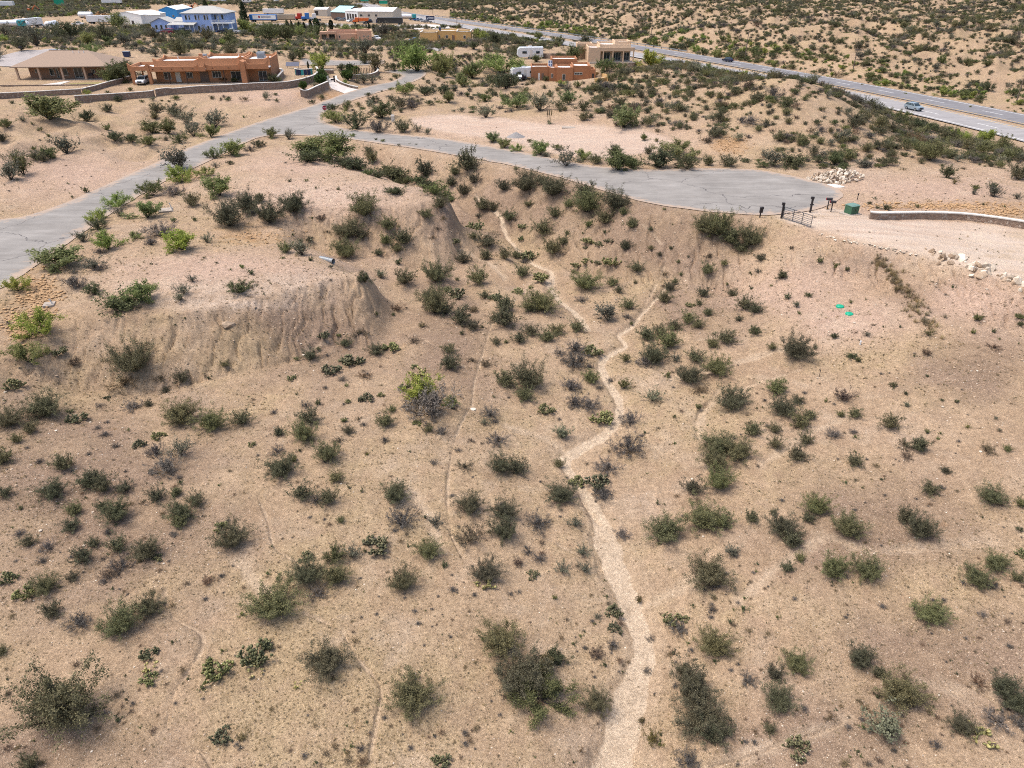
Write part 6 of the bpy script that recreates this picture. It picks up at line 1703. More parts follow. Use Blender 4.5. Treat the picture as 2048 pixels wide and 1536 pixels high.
def vehicle(kind, P, ang, col, lab, s=1.0, group=None):
    names = {'suv': 'parked_car', 'sedan': 'parked_car', 'pickup': 'pickup_truck', 'tanker': 'tanker_truck', 'trailer': 'semi_trailer', 'dump': 'dump_truck', 'rv': 'travel_trailer', 'tank': 'storage_tank', 'semi': 'semi_truck', 'boxtruck': 'box_truck', 'flatbed': 'flatbed_trailer', 'excavator': 'excavator'}
    cats = {'suv': 'car', 'sedan': 'car', 'pickup': 'pickup', 'tanker': 'tanker', 'trailer': 'trailer', 'dump': 'truck', 'rv': 'camper', 'tank': 'tank', 'semi': 'truck', 'boxtruck': 'truck', 'flatbed': 'trailer', 'excavator': 'excavator'}
    r = empty(names[kind], tuple(P), ang, lab, cats[kind], group, scale=s)
    m = CAR.get(col, WHITE_PAINT)
    if kind == 'suv':
        lower([(-2.3, .35), (-1.85, .35), (-1.7, .62), (-1.05, .62), (-.9, .33), (.95, .33), (1.1, .62), (1.75, .62), (1.9, .35), (2.3, .38), (2.35, .75), (2.2, .98), (1.1, 1.08), (-2.25, 1.1), (-2.35, .8)], 1.85, r, m)
        cabin(r, m, 1.78, (-2.2, 1.15), (-1.75, .35), 1.06, 1.62); wheels(r, (-1.38, 1.42), 1.88, .36); lights(r, 2.26, -2.3, 1.85, .72)
        box_part('grille', DARK_METAL, r, 2.3, 2.37, -.45, .45, .5, .85)
    elif kind == 'sedan':
        lower([(-2.3, .32), (-1.8, .32), (-1.65, .55), (-1.05, .55), (-.9, .3), (.95, .3), (1.1, .55), (1.7, .55), (1.85, .32), (2.3, .34), (2.32, .62), (2.1, .82), (.95, .93), (-1.5, .97), (-2.25, .95), (-2.35, .6)], 1.8, r, m)
        cabin(r, m, 1.7, (-1.75, 1.05), (-1.05, .25), .94, 1.42); wheels(r, (-1.35, 1.4), 1.82, .33); lights(r, 2.22, -2.3, 1.8, .58)
    elif kind == 'pickup':
        lower([(-2.8, .5), (-2.1, .5), (-1.95, .8), (-1.2, .8), (-1.05, .45), (1.25, .45), (1.4, .8), (2.1, .8), (2.25, .5), (2.75, .5), (2.8, .95), (2.65, 1.12), (1.2, 1.2), (-.6, 1.2), (-.62, 1.18), (-2.8, 1.18)], 1.95, r, m)
        cabin(r, m, 1.8, (-.65, 1.3), (-.4, .6), 1.18, 1.78); wheels(r, (-1.57, 1.75), 1.98, .4); lights(r, 2.7, -2.75, 1.95, .8)
        box_part('truck_bed', DARK_IN, r, -2.7, -.7, -.82, .82, 1.0, 1.19)  # dark block paints the shade inside the bed
    elif kind in ('trailer', 'boxtruck'):
        box_part('box', m, r, -7.5, 7.5, -1.3, 1.3, 1.2, 4.0, bevel=.05)
        fr = box_part('chassis', DARK_METAL, r, -7.3, 7.3, -.5, .5, .85, 1.18)
        wheels(r, (-6.2, -5.0), 2.5, .5, .4); box_part('landing_gear', DARK_METAL, r, 4.4, 4.7, -.8, .8, .1, .85)
    elif kind == 'tanker':
        MB().tube((-6.2, 0, 2.3), (6.0, 0, 2.3), 1.15, n=16).build('tank', GALV if col == 'steel' else m, r, smooth=False)
        box_part('chassis', DARK_METAL, r, -6.2, 8.5, -.5, .5, .8, 1.1)
        box_part('cab', CAR['teal'], r, 6.5, 9.0, -1.2, 1.2, 1.1, 3.4, bevel=.12); box_part('windscreen', GLASS, r, 9.0, 9.05, -1.0, 1.0, 2.3, 3.1)
        wheels(r, (-5.4, -4.2, 6.0, 8.2), 2.5, .5, .4)
    elif kind == 'dump':
        MB().profile([(-3.2, 1.5), (1.0, 1.2), (1.2, 2.7), (-3.5, 2.7)], -1.25, 1.25).build('dump_bed', m, r, bevel=.04)
        box_part('cab', m, r, 1.5, 3.2, -1.15, 1.15, 1.0, 2.9, bevel=.1); box_part('bonnet', m, r, 3.2, 4.4, -.9, .9, 1.0, 1.9, bevel=.1); box_part('windscreen', GLASS, r, 3.18, 3.24, -.95, .95, 2.0, 2.7)
        box_part('chassis', DARK_METAL, r, -3.2, 4.3, -.5, .5, .75, 1.0); wheels(r, (-2.4, -1.2, 3.6), 2.4, .5, .4)
    elif kind == 'semi':
        box_part('sleeper', m, r, -1.2, 1.0, -1.2, 1.2, 1.1, 3.9, bevel=.12); box_part('bonnet', m, r, 1.0, 3.0, -1.0, 1.0, 1.0, 2.2, bevel=.15); box_part('windscreen', GLASS, r, .98, 1.05, -1.0, 1.0, 2.3, 3.1)
        box_part('chassis', DARK_METAL, r, -4.0, 2.8, -.5, .5, .75, 1.0); wheels(r, (-3.4, -2.2, 2.2), 2.4, .5, .4)
    elif kind == 'rv':
        lower([(-3.6, .55), (-2.9, .55), (3.0, .55), (3.7, 1.1), (3.5, 2.5), (2.9, 3.05), (-3.6, 3.1)], 2.4, r, m, bevel=.08)
        for a, b in ((-2.6, -1.6), (1.0, 2.2)):
            box_part('window', GLASS, r, a, b, -1.24, -1.19, 1.5, 2.1); box_part('window', GLASS, r, a, b, 1.19, 1.24, 1.5, 2.1)
        box_part('door', TRIM_W, r, -.6, .15, -1.24, -1.19, .6, 2.5); box_part('door', TRIM_W, r, -.6, .15, 1.19, 1.24, .6, 2.5)
        wheels(r, (-.6, .25), 2.3, .34); box_part('air_conditioner', WHITE_PAINT, r, -.5, .5, -.4, .4, 3.09, 3.35, bevel=.05)
        MB().tube((3.5, 0, .6), (4.7, 0, .5), .06).build('tow_bar', DARK_METAL, r); box_part('stripe', NAVY, r, -3.5, 3.2, -1.222, -1.19, .85, 1.0)
    elif kind == 'tank':
        MB().tube((-3.4, 0, 1.7), (3.4, 0, 1.7), 1.5, n=18).build('shell', m, r)
        for e, q in ((-3.4, -4.0), (3.4, 4.0)): MB().tube((e, 0, 1.7), (q, 0, 1.7), 1.5, .8, n=18).build('end_cap', m, r)
        for x in (-2.2, 2.2): box_part('saddle', DARK_METAL, r, x - .2, x + .2, -.9, .9, -.3, .5)
    elif kind == 'flatbed':
        box_part('deck', BROWN_WALL, r, -6, 6, -1.2, 1.2, 1.0, 1.25); wheels(r, (-4.8, -3.6), 2.4, .5, .4); box_part('headboard', m, r, 5.8, 6.0, -1.2, 1.2, 1.25, 2.3)
    elif kind == 'excavator':
        box_part('house', m, r, -1.4, 1.4, -1.2, 1.2, 1.0, 2.6, bevel=.1); box_part('cab', GLASS, r, .3, 1.4, -1.2, -.2, 1.6, 3.0)
        for s_ in (-1, 1): MB().profile([(-1.9, .1), (1.9, .1), (2.1, .5), (1.8, .9), (-1.8, .9), (-2.1, .5)], s_ * 1.1 - .3, s_ * 1.1 + .3).build('track', RUBBER, r)
        b = MB().tube((1.2, 0, 1.8), (3.4, 0, 4.4), .28, .22, 6); b.tube((3.4, 0, 4.4), (5.2, 0, 2.4), .2, .16, 6); b.build('arm', m, r); box_part('bucket', DARK_METAL, r, 5.0, 5.8, -.5, .5, 1.6, 2.4)
    return r
def hw_at(line, px_):
    L = np.array(line); q, _, _ = project(L[:, 0], L[:, 1], L[:, 2]); i = int(np.argmin(np.abs(q - px_)))
    i = min(max(i, 1), len(L) - 2); d = L[i + 1] - L[i - 1]
    f = (px_ - q[i]) / (q[i + 1] - q[i - 1] + 1e-9) * 2
    return L[i] + d * f * .5, math.atan2(d[1], d[0])
P, a = hw_at(HWN, 1836); n_ = np.array([-math.sin(a), math.cos(a), 0])
vehicle('suv', P + n_ * 1.6 + np.array([0, 0, .17]), a + math.pi, 'silver', 'silver sport utility car driving on the pale near carriageway', 1.04)
P, a = hw_at(HWF, 1448)
vehicle('sedan', P + np.array([math.sin(a), -math.cos(a), 0]) * 1.6 + np.array([0, 0, .17]), a, 'navy', 'dark navy car driving away on the far carriageway', 1.05)

def park(kind, px, py, deg, col, lab, s=1.0, group=None):
    return vehicle(kind, cast(px, py), math.radians(deg), col, lab, s, group)
YARD = 'vehicles parked in the trucking yard'
park('suv', 287.5, 167.5, -85, 'white', 'white car parked nose out in the orange house carport')
park('rv', 1046, 157.5, 200, 'white', 'white travel trailer beside the rust adobe house', 1.0)
park('rv', 1060, 118, 182, 'white', 'long white travel trailer behind the rust adobe house', 1.15)
park('pickup', 1041, 161, 250, 'navy', 'dark pickup parked in front of the white travel trailer', .9)
park('suv', 337, 67.5, 175, 'maroon', 'maroon minivan beside the blue house carport', 1.05)
park('pickup', 366, 67.5, 178, 'black', 'black pickup under the blue house carport', 1.1)
park('pickup', 452, 67, 185, 'navy', 'navy pickup below the blue house balcony', 1.0)
park('pickup', 466, 67, 180, 'white', 'white pickup right of the blue house balcony', 1.0)
park('pickup', 753, 80.5, -60, 'white', 'white pickup right of the pink adobe house', 1.0)
park('sedan', 829, 83, 185, 'blue', 'blue and white car left of the yellow adobe house', 1.0)
tr = park('trailer', 528, 44.5, 0, 'blue', 'semi trailer with blue ends and white lettered side panel', 1.0, YARD)
box_part('side_panel', WHITE_PAINT, tr, -5.6, 7.4, -1.33, -1.3, 1.6, 3.6)
MB().tube((-1.9, -1.36, 2.75), (-1.9, -1.33, 2.75), .55, n=16).build('emblem', SIGN_RED, tr); box_part('emblem_bar', NAVY, tr, -1.0, 4.6, -1.355, -1.33, 2.5, 2.95)
park('trailer', 566, 43, 2, 'tan', 'grey-tan box trailer right of the blue ended trailer', .95, YARD)
park('semi', 600, 41, 170, 'red', 'dark red semi tractor in the trucking yard', 1.0, YARD)
park('semi', 615, 42, 190, 'blue', 'blue semi tractor beside the dark red tractor', 1.1, YARD)
park('semi', 629, 42, 200, 'white', 'white semi tractor right of the blue tractor', 1.0, YARD)
park('boxtruck', 548, 30, 175, 'white', 'long white box truck parked behind the lettered trailer', .9, YARD)
park('flatbed', 645, 41, 5, 'grey', 'flatbed trailer left of the white workshop bay', .8, YARD)
for i, (px, py, c, w) in enumerate([(676, 41, 'black', 'black'), (683, 42, 'grey', 'grey'), (690, 41.5, 'navy', 'navy'), (700, 44, 'white', 'white'), (707, 44.5, 'grey', 'dull grey')]):
    park('sedan' if i % 2 else 'suv', px, py, 160 + 30 * i, c, f'{w} car in the line left of the orange dump truck', 1.05, YARD)
park('dump', 724, 48, 178, 'orange', 'orange dump truck in front of the cream warehouse', 1.15, YARD)
park('pickup', 741, 46, 200, 'navy', 'navy pickup right of the orange dump truck', 1.1, YARD); park('suv', 748, 46, 170, 'white', 'white van right of the navy pickup', 1.1, YARD)
tr = park('trailer', 781, 50, 180, 'black', 'long black side-tipping trailer on the pale yard', .95, YARD)
park('tanker', 805, 40, 0, 'white', 'white tanker truck with teal cab right of the warehouse', 1.0, YARD)
for i, (px, py, c) in enumerate([(826, 41, 'white'), (835, 42, 'blue'), (842, 43, 'silver'), (849, 45, 'white'), (855, 46, 'grey')]):
    park('pickup', px, py, 10, c, f'{c} pickup, {["first","second","third","fourth","fifth"][i]} in the row behind the navy sign', 1.0, YARD)
LEFTYARD = 'machines and tanks in the left yard'
for (kd, px, py, dg, c, lab) in [('tanker', 10, 58, 5, 'white', 'white tanker truck at the far left of the yard'), ('tank', 42, 58, 10, 'white', 'white storage tank right of the left tanker'), ('pickup', 27, 57, 30, 'white', 'white service pickup between the tanks'), ('boxtruck', 60, 56, 80, 'white', 'white box truck seen end on by the pole'), ('pickup', 82, 55, 10, 'white', 'white pickup in the middle of the left yard'), ('tank', 106, 57, 90, 'white', 'white tank on a trailer seen end on'), ('pickup', 157, 51, 5, 'white', 'white pickup left of the long white trailer'),
    ('trailer', 207, 48.5, 2, 'white', 'white trailer with blue skirt in front of the white workshop'), ('tank', 173, 36, 5, 'white', 'large white storage tank beside the scrap heap'), ('trailer', 8, 15, 3, 'white', 'white semi trailer on the far left road'), ('boxtruck', 225, 9, 180, 'white', 'white semi rig on the distant frontage road'), ('rv', 494, 6, 0, 'white', 'white office trailer far behind the yard'), ('excavator', 62, 26, 10, 'orange', 'orange excavator in the scrub beyond the left yard'), ('excavator', 383, 19, 5, 'orange', 'orange excavator behind the blue house'), ('semi', 555, 6, 180, 'white', 'white semi tractor on the distant frontage road'), ('dump', 617, 2.5, 180, 'orange', 'yellow-orange dump truck on the distant road'), ('boxtruck', 436, 5, 180, 'white', 'white box truck on the distant frontage road')]:
    park(kd, px, py, dg, c, lab, .95, LEFTYARD)
# scrap heap of rusty parts
P = cast(205, 38); hp_ = empty('scrap_heap', tuple(P), 0, 'rusty heap of scrap machinery beside the white tank', 'scrap heap')
RUST = paint('rusty_scrap', (.30, .17, .075), .9, .45, 2.5, .2)
rng = np.random.default_rng(77)
for i in range(70):
    r = rng.uniform(.5, 1.3); o = bpy.data.objects.new('scrap_piece', None) if False else MB().box(-r, r, -r * .4, r * .4, -r * .3, r * .3).build('scrap_piece', RUST, hp_)
    u, v = rng.normal() * 4.2, rng.normal() * 2.2
    o.location = (u, v, max(.2, 3.2 - abs(u) * .35 - abs(v) * .4) * rng.uniform(.2, 1)); o.rotation_euler = tuple(rng.uniform(0, 6, 3))
# ------------------------------------------------------------------ stone walls
def wall(pxs, height, label, thick=.35, cap=True, name='stone_wall', capmat=None, mat=None, smooth=4, sink=.7, group=None):
    pts = [cast(*p[:2]) for p in pxs]
    hs = [p[2] if len(p) > 2 else height for p in pxs]
    L = smooth_line([np.append(p, h) for p, h in zip(pts, hs)], smooth)
    C = L[len(L) // 2]
    root = empty(name, (C[0], C[1], C[2]), 0, label, 'wall', group); root['kind'] = 'thing'
    A = np.array(L); xy = A[:, :2] - C[:2]
    tg = np.gradient(xy, axis=0); tg /= np.linalg.norm(tg, axis=1)[:, None] + 1e-9
    nm = np.stack([-tg[:, 1], tg[:, 0]], 1)
    def strip(off, zb, zt, nme, m):
        mb = MB(); n = len(A)
        vs_ = []
        for i in range(n):
            a, b = xy[i] - nm[i] * off, xy[i] + nm[i] * off
            vs_ += [(*a, zb(i)), (*b, zb(i)), (*b, zt(i)), (*a, zt(i))]
        fs = []
        for i in range(n - 1):
            k = 4 * i
            fs += [(k, k + 4, k + 7, k + 3), (k + 1, k + 2, k + 6, k + 5), (k + 3, k + 7, k + 6, k + 2), (k, k + 1, k + 5, k + 4)]
        e = 4 * (n - 1)
        fs += [(0, 3, 2, 1), (e, e + 1, e + 2, e + 3)]
        return mb.add(vs_, fs).build(nme, m, root)
    top = lambda i: A[i, 2] - C[2] + A[i, 3]
    strip(thick / 2, lambda i: A[i, 2] - C[2] - sink, top, 'masonry', mat or STONE)
    if cap:
        strip(thick / 2 + .06, lambda i: top(i) - .002, lambda i: top(i) + .11, 'cap', capmat or WHITE_CAP)
    return root
wall([(-40,199),(60,194),(110,191),(164,188)], 1.0, 'straight stone wall with pale cap below the tan house')
wall([(166,187),(190,181),(214,174),(240,167),(266,160)], .95, 'slanting stone wall between the tan and orange houses')
wall([(152,205),(200,202),(255,198.5),(300,195),(309,193)], 1.25, 'lower stepped stone wall below the carport')
wall([(313,193),(322,191.5),(335,190),(345,189,1.25),(353,188.5,1.2),(400,186),(455,183.5),(508,180),(560,178),(586,175),(612,169),(632,161),(637,152),(634,145)], 1.4, 'long stone retaining wall in front of the orange house')
wall([(602,193),(615,195),(635,186),(658,176)], 1.45, 'rising stone wall beside the pale concrete drive')
wall([(672,156),(674,163),(684,169),(698,174),(716,178)], .45, 'low curved stone kerb right of the concrete drive')
wall([(702,159),(722,157),(741,156),(754,151),(756,145),(748,141)], .95, 'rounded stone garden wall enclosing the dark posts')
wall([(640,146),(655,147),(668,147)], .8, 'short back garden wall behind the clipped shrubs')
wall([(556,166),(563,158),(567,152),(560,148)], 1.3, 'small hooked stone wall at the right end of the orange house')
wall([(1190,163),(1200,163.5),(1213,161),(1217,157),(1205,153),(1192,150)], .8, 'rounded adobe yard wall right of the rust house', mat=ADOBE_Y, cap=False)
wall([(1085,117),(1110,117),(1150,117)], 1.5, 'brown block wall behind the rust adobe house', cap=False)
wall([(1200,127.5),(1240,128.5),(1272,128.5),(1281,122)], .5, 'low terrace wall in front of the cream house', capmat=CONCRETE)
wall([(1738,437),(1755,438.5),(1800,438),(1850,437.5),(1905,439),(1960,444),(2048,457),(2150,476),(2250,498)], .7, 'curved fieldstone wall with white cap along the dirt drive', thick=.4)
wall([(0,172.5),(60,172),(150,171),(205,170)], .25, 'low stone lawn edging in front of the tan house', cap=False)

def flat(name, pxs, lift, mat, label, kind=None, category=None):
    poly = [cast(*p) for p in pxs]
    o = sheet(name, poly, 1.5, lift, mat, GH)
    return tag(o, label, category, kind=kind)
flat('driveway', [(655,157),(672,155),(672,163),(680,169),(697,175),(726,178.5),(708,184),(690,188),(684,185),(672,181),(662,177),(659,170)], .06, DRIVE_CON, 'pale concrete driveway of the orange house', 'structure')
LAWN = paint('dry_lawn', (.23, .19, .075), .95, .2, 3)
flat('lawn', [(140,167),(205,164),(208,168),(150,170),(136,170)], .05, LAWN, 'small dry lawn before the tan house', 'structure')
flat('garden_path', [(75,171),(112,166),(130,163),(142,163),(128,167),(118,170.5)], .07, DRIVE_CON, 'white path crossing the tan house yard', 'structure')
PAVED = paint('grey_gravel_yard', (.33, .295, .275), .95, .12, .6)
flat('gravel_yard', [(0,133),(0,112),(40,103),(90,99),(150,100),(130,112),(70,124),(30,134)], .12, PAVED, 'grey gravel parking apron behind the tan house', 'structure')
flat('parking_yard', [(740,54),(770,51),(850,49),(905,52),(900,57),(850,57),(800,58),(745,57)], .12, DRIVE_CON, 'pale truck yard beside the highway', 'structure')
flat('parking_yard', [(498,48),(620,46),(690,48),(740,52),(735,55),(640,52),(560,50),(500,52)], .12, PAVED, 'dusty truck yard behind the cypress row', 'structure')
LIME = paint('spilled_lime', (.66, .62, .57), .95, .12, 2)
flat('lime_spill', [(1645,371),(1660,368.5),(1676,369.5),(1690,374),(1680,376),(1662,375),(1650,374)], .035, LIME, 'white lime spill on the soil beside the pale rock heap', 'structure')
flat('house_drive', [(795,84),(820,86),(850,90),(885,98),(880,103),(845,99),(812,92),(790,88)], .08, PAVED, 'gravel drive of the yellow adobe house', 'structure')

# ------------------------------------------------------------------ garden things at the orange house
fx = [at(589 + i * 6.2, 152 - 3.0 * math.sin(math.pi * (i / 6.0)) * -0.6, 5.5) for i in range(7)]
C = cast(607, 152)
scr = empty('garden_screen', tuple(C), 0, 'curved dark teal privacy screen beside the orange house', 'screen')
for i in range(7):
    t0, t1 = -1.25 + i * .36, -1.25 + (i + 1) * .36 - .03
    r = 2.35
    a = (math.sin(t0) * r, -math.cos(t0) * r + 1.6); b = (math.sin(t1) * r, -math.cos(t1) * r + 1.6)
    MB().add([(*a, .25), (*b, .25), (*b, 1.55), (*a, 1.55), (a[0] * .98, a[1] + .05, .25), (b[0] * .98, b[1] + .05, .25), (b[0] * .98, b[1] + .05, 1.55), (a[0] * .98, a[1] + .05, 1.55)], [(0, 1, 2, 3), (7, 6, 5, 4), (3, 2, 6, 7), (0, 4, 5, 1), (0, 3, 7, 4), (1, 5, 6, 2)]).build('panel', NAVY if i % 3 else CAR['teal'], scr)
    MB().tube((*a, -.3), (*a, 1.7), .05).build('post', DARK_METAL, scr)
ringp = MB()
for i in range(10):
    t0, t1 = -1.3 + i * .26, -1.3 + (i + 1) * .26
    ringp.tube((math.sin(t0) * 2.35, -math.cos(t0) * 2.35 + 1.6, 1.66), (math.sin(t1) * 2.35, -math.cos(t1) * 2.35 + 1.6, 1.66), .09, n=5)
ringp.build('top_rail', WHITE_PAINT, scr)
sol = cast(585, 137)
sp = empty('solar_array', tuple(sol), 0, 'low tilted dark panel behind the curved screen', 'solar panel')
MB().add([(-1.8, 0, .6), (1.8, 0, .6), (1.8, 1.0, 1.5), (-1.8, 1.0, 1.5), (-1.8, .05, .52), (1.8, .05, .52), (1.8, 1.05, 1.42), (-1.8, 1.05, 1.42)], [(0, 1, 2, 3), (7, 6, 5, 4), (4, 5, 1, 0), (5, 6, 2, 1), (6, 7, 3, 2), (7, 4, 0, 3)]).build('panel', NAVY, sp)
for x in (-1.5, 1.5): MB().tube((x, .5, -.3), (x, .5, 1.0), .06).build('leg', GALV, sp)
for i in range(13):
    px = 709 + i * 3.1; py = 148 - 3.0 * math.sin(i / 12 * math.pi) * (-.6)
    P = cast(px, py)
    o = MB().tube((0, 0, -.3), (0, 0, 1.65), .09, .08, 7).tube((0, 0, 1.65), (0, 0, 1.72), .11, .02, 7).build('garden_post', WOOD_D)
    o.location = tuple(P)
    tag(o, 'slim dark post, ' + ['first', 'second', 'third', 'fourth', 'fifth', 'sixth', 'seventh', 'eighth', 'ninth', 'tenth', 'eleventh', 'twelfth', 'last'][i] + ' from left in the walled garden row', 'post', 'row of dark garden posts')
for px, lab in ((656.5, 'pale left gate pillar of the concrete drive'), (669.3, 'dark right gate pillar of the concrete drive')):
    P = cast(px, 165)
    r = empty('gate_pillar', tuple(P), 0, lab, 'pillar')
    m_ = WHITE_CAP if px < 660 else DARK_METAL
    box_part('shaft', m_, r, -.16, .16, -.16, .16, -.4, 1.35); box_part('cap', m_, r, -.21, .21, -.21, .21, 1.35, 1.45)
    if px > 660: box_part('name_plate', DARK_METAL, r, -.9, -.17, -.04, .04, .45, .85)
for px, py, s_, lab in ((713, 165, 1.3, 'tall pale yucca stalk plant by the rounded garden wall'), (1098, 248, 1.0, 'spiky yucca with pale flower stalks at the gravel yard edge'), (177, 185, .5, 'small yellowish agave on the lower stone terrace')):
    P = cast(px, py); r = empty('yucca_plant', tuple(P), 0, lab, 'yucca', scale=s_)
    link(bpy.data.objects.new('leaves', KITS['agave'][0][1]), r)
    for q in ((0, 0), (.25, .1), (-.2, .15)):
        MB().tube((q[0], q[1], .4), (q[0] * 1.6, q[1], 2.1), .04, .03, 5).tube((q[0] * 1.6, q[1], 1.5), (q[0] * 1.8, q[1], 2.5), .13, .05, 6).build('flower_stalk', F_STRAW, r)
for px, py, lab in ((110, 110, 'blue refuse bin behind the tan house roof'), (255, 114, 'dark trailer box right of the tan house roof'), (886, 54, 'dark bin on the pale truck yard')):
    P = cast(px, py); r = empty('refuse_bin', tuple(P), 0, lab, 'bin')
    MB().profile([(-.75, .1), (.75, .1), (.9, 1.4), (-.9, 1.4)], -.6, .6).build('bin_body', NAVY, r); box_part('lid', GREY_METAL, r, -.95, .95, -.65, .65, 1.4, 1.5)
P = cast(43, 104); r = empty('mailbox', tuple(P), 0, 'dark post box by the gravel apron behind the tan house', 'mailbox')
MB().tube((0, 0, -.3), (0, 0, 1.1), .08).build('post', DARK_METAL, r); box_part('box', DARK_METAL, r, -.3, .3, -.4, .4, 1.1, 1.6)

# ------------------------------------------------------------------ gate, mailboxes, boxes by the turning circle
def post(px, pyb, h, r, name, mat, lab, cat, lean=0):
    P = cast(px, pyb); o = empty(name, tuple(P), 0, lab, cat)
    return o, P
o, Pg = post(1562.5, 437, 1.7, .09, 'gate_post', DARK_METAL, 'dark steel hinge post carrying the farm gate', 'post')
MB().box(-.09, .09, -.09, .09, -.5, 1.72).build('shaft', DARK_METAL, o); box_part('latch_box', DARK_METAL, o, -.2, .1, -.12, .12, 1.5, 1.78); box_part('hinge', GATE_STEEL, o, .09, .2, -.05, .05, .45, .55); box_part('hinge', GATE_STEEL, o, .09, .2, -.05, .05, 1.15, 1.25)
o2, P2 = post(1620, 425, 1.8, .09, 'gate_post', DARK_METAL, 'dark steel catch post left of the mailboxes', 'post')
MB().box(-.09, .09, -.09, .09, -.5, 1.75).build('shaft', DARK_METAL, o2); box_part('camera_box', DARK_METAL, o2, -.22, .12, -.12, .12, 1.55, 1.8); box_part('bracket', DARK_METAL, o2, -.2, .25, -.03, .03, .85, .95)
B = cast(1621, 457)
d = B - Pg; a = math.atan2(d[1], d[0]); Lg = float(np.hypot(d[0], d[1]))
g = empty('farm_gate', (Pg[0], Pg[1], Pg[2]), a, 'open tubular steel farm gate with seven bars', 'gate')
dz = d[2] / Lg
def gp(x, z): return (x, 0, z + dz * x)
zs = [.18, .34, .52, .71, .91, 1.12, 1.36]
x0, x1 = .22, Lg - .05
fr = MB()
for i in (0, 6): MB().tube(gp(x0, zs[i]), gp(x1, zs[i]), .032).build('bar', GATE_STEEL, g)
for z in zs[1:-1]: MB().tube(gp(x0, z), gp(x1, z), .024, n=6).build('bar', GATE_STEEL, g)
for x in (x0, x1): MB().tube(gp(x, zs[0]), gp(x, zs[-1]), .034).build('end_upright', GATE_STEEL, g)
for f in (.35, .68): MB().box(x0 + (x1 - x0) * f - .025, x0 + (x1 - x0) * f + .025, -.03, .03, zs[0] + dz * x1 * f, zs[-1] + dz * x1 * f).build('brace', GATE_STEEL, g)
o, P = post(1519.5, 435, 1.1, .05, 'keypad_post', DARK_METAL, 'dark keypad box on a short post left of the gate', 'post')
MB().box(-.06, .06, -.06, .06, -.4, .75).build('shaft', DARK_METAL, o); box_part('keypad_box', DARK_METAL, o, -.14, .2, -.1, .1, .55, 1.15); box_part('hood', DARK_METAL, o, .02, .24, -.14, .1, .95, 1.2)
for px, pyb, h, lab in ((1654, 419, 1.1, 'left mailbox with a red flag end on a dark post'), (1661.5, 424, 1.05, 'right black mailbox on a dark post beside its twin')):
    P = cast(px, pyb); r = empty('mailbox', tuple(P), math.radians(-12), lab, 'mailbox')
    MB().box(-.05, .05, -.05, .05, -.4, h).build('post', DARK_METAL, r)
    n = 8; pts = [(-.13, 0), (.13, 0)] + [(.13 * math.cos(t), .14 + .13 * math.sin(t)) for t in np.linspace(0, math.pi, n)]
    bx = MB().add([(-.3, y, h + z) for y, z in pts] + [(.34, y, h + z) for y, z in pts], [tuple(range(len(pts))), tuple(range(len(pts), 2 * len(pts)))[::-1]] + [(i, len(pts) + i, len(pts) + (i + 1) % len(pts), (i + 1) % len(pts)) for i in range(len(pts))]).build('box', DARK_METAL, r)
    box_part('flag', SIGN_RED, bx, -.34, -.3, -.1, .1, h + .03, h + .22)
P = cast(1701, 428); r = empty('transformer_box', tuple(P), math.radians(24), 'green electrical transformer box on a concrete pad', 'transformer')
box_part('pad', CONCRETE, r, -.95, .85, -.8, .8, -.3, .12, bevel=.02)
box_part('cabinet', GREEN_BOX, r, -.55, .6, -.5, .5, .121, 1.0, bevel=.03)
MB().add([(-.58, -.54, 1.0), (.63, -.54, 1.0), (.63, .53, 1.0), (-.58, .53, 1.0), (-.56, -.35, 1.09), (.61, -.35, 1.09), (.61, .51, 1.09), (-.56, .51, 1.09)], [(3, 2, 1, 0), (4, 5, 6, 7), (0, 1, 5, 4), (1, 2, 6, 5), (2, 3, 7, 6), (3, 0, 4, 7)]).build('lid', paint('faded_green', (.13, .22, .18), .5, .1, 3), r)
box_part('latch', DARK_METAL, r, -.03, .05, -.53, -.5, .45, .7)
o, P = post(1714, 400, .8, .03, 'marker_stake', DARK_METAL, 'thin dark marker stake behind the transformer box', 'stake')
MB().tube((0, 0, -.2), (.02, 0, .75), .045, .045, 6).build('shaft', DARK_METAL, o); box_part('tip', DARK_METAL, o, -.06, .08, -.03, .03, .6, .8)
for px, pyb, h, lab in ((1102, 577, .95, 'brown metal stake standing in the upper wash'), (1638, 753, .6, 'lone dark stake on the lower bank')):
    o, P = post(px, pyb, h, .03, 'marker_stake', POLE_W, lab, 'stake')
    MB().tube((0, 0, -.3), (.0, 0, h), .03, .026, 6).build('shaft', POLE_W, o); box_part('tip', POLE_W, o, -.04, .04, -.015, .015, h, h + .06)
for px, py, lab in ((1680, 613, 'round green septic lid, upper left of the pair'), (1698.5, 628, 'round green septic lid, lower right of the pair')):
    P = cast(px, py); r = empty('septic_lid', tuple(P), 0, lab, 'septic lid', 'pair of green septic lids')
    mb = MB(); n = 24; prof = [(0, .16), (.16, .15), (.28, .11), (.345, .07), (.365, .03), (.365, -.1)]
    vs_ = [(0, 0, .16)]; fs = []
    for rr_, z in prof[1:]: vs_ += [(rr_ * math.cos(2 * math.pi * i / n), rr_ * math.sin(2 * math.pi * i / n), z) for i in range(n)]
    fs += [(0, 1 + i, 1 + (i + 1) % n) for i in range(n)]
    for k in range(len(prof) - 2): fs += [(1 + k * n + i, 1 + (k + 1) * n + i, 1 + (k + 1) * n + (i + 1) % n, 1 + k * n + (i + 1) % n) for i in range(n)]
    mb.add(vs_, fs).build('dome', GREEN_LID, r, smooth=True)
    for i in range(6):
        t = i * math.pi / 3; MB().tube((.05 * math.cos(t), .05 * math.sin(t), .17), (.33 * math.cos(t), .33 * math.sin(t), .10), .012, n=5).build('rib', GREEN_LID, r)
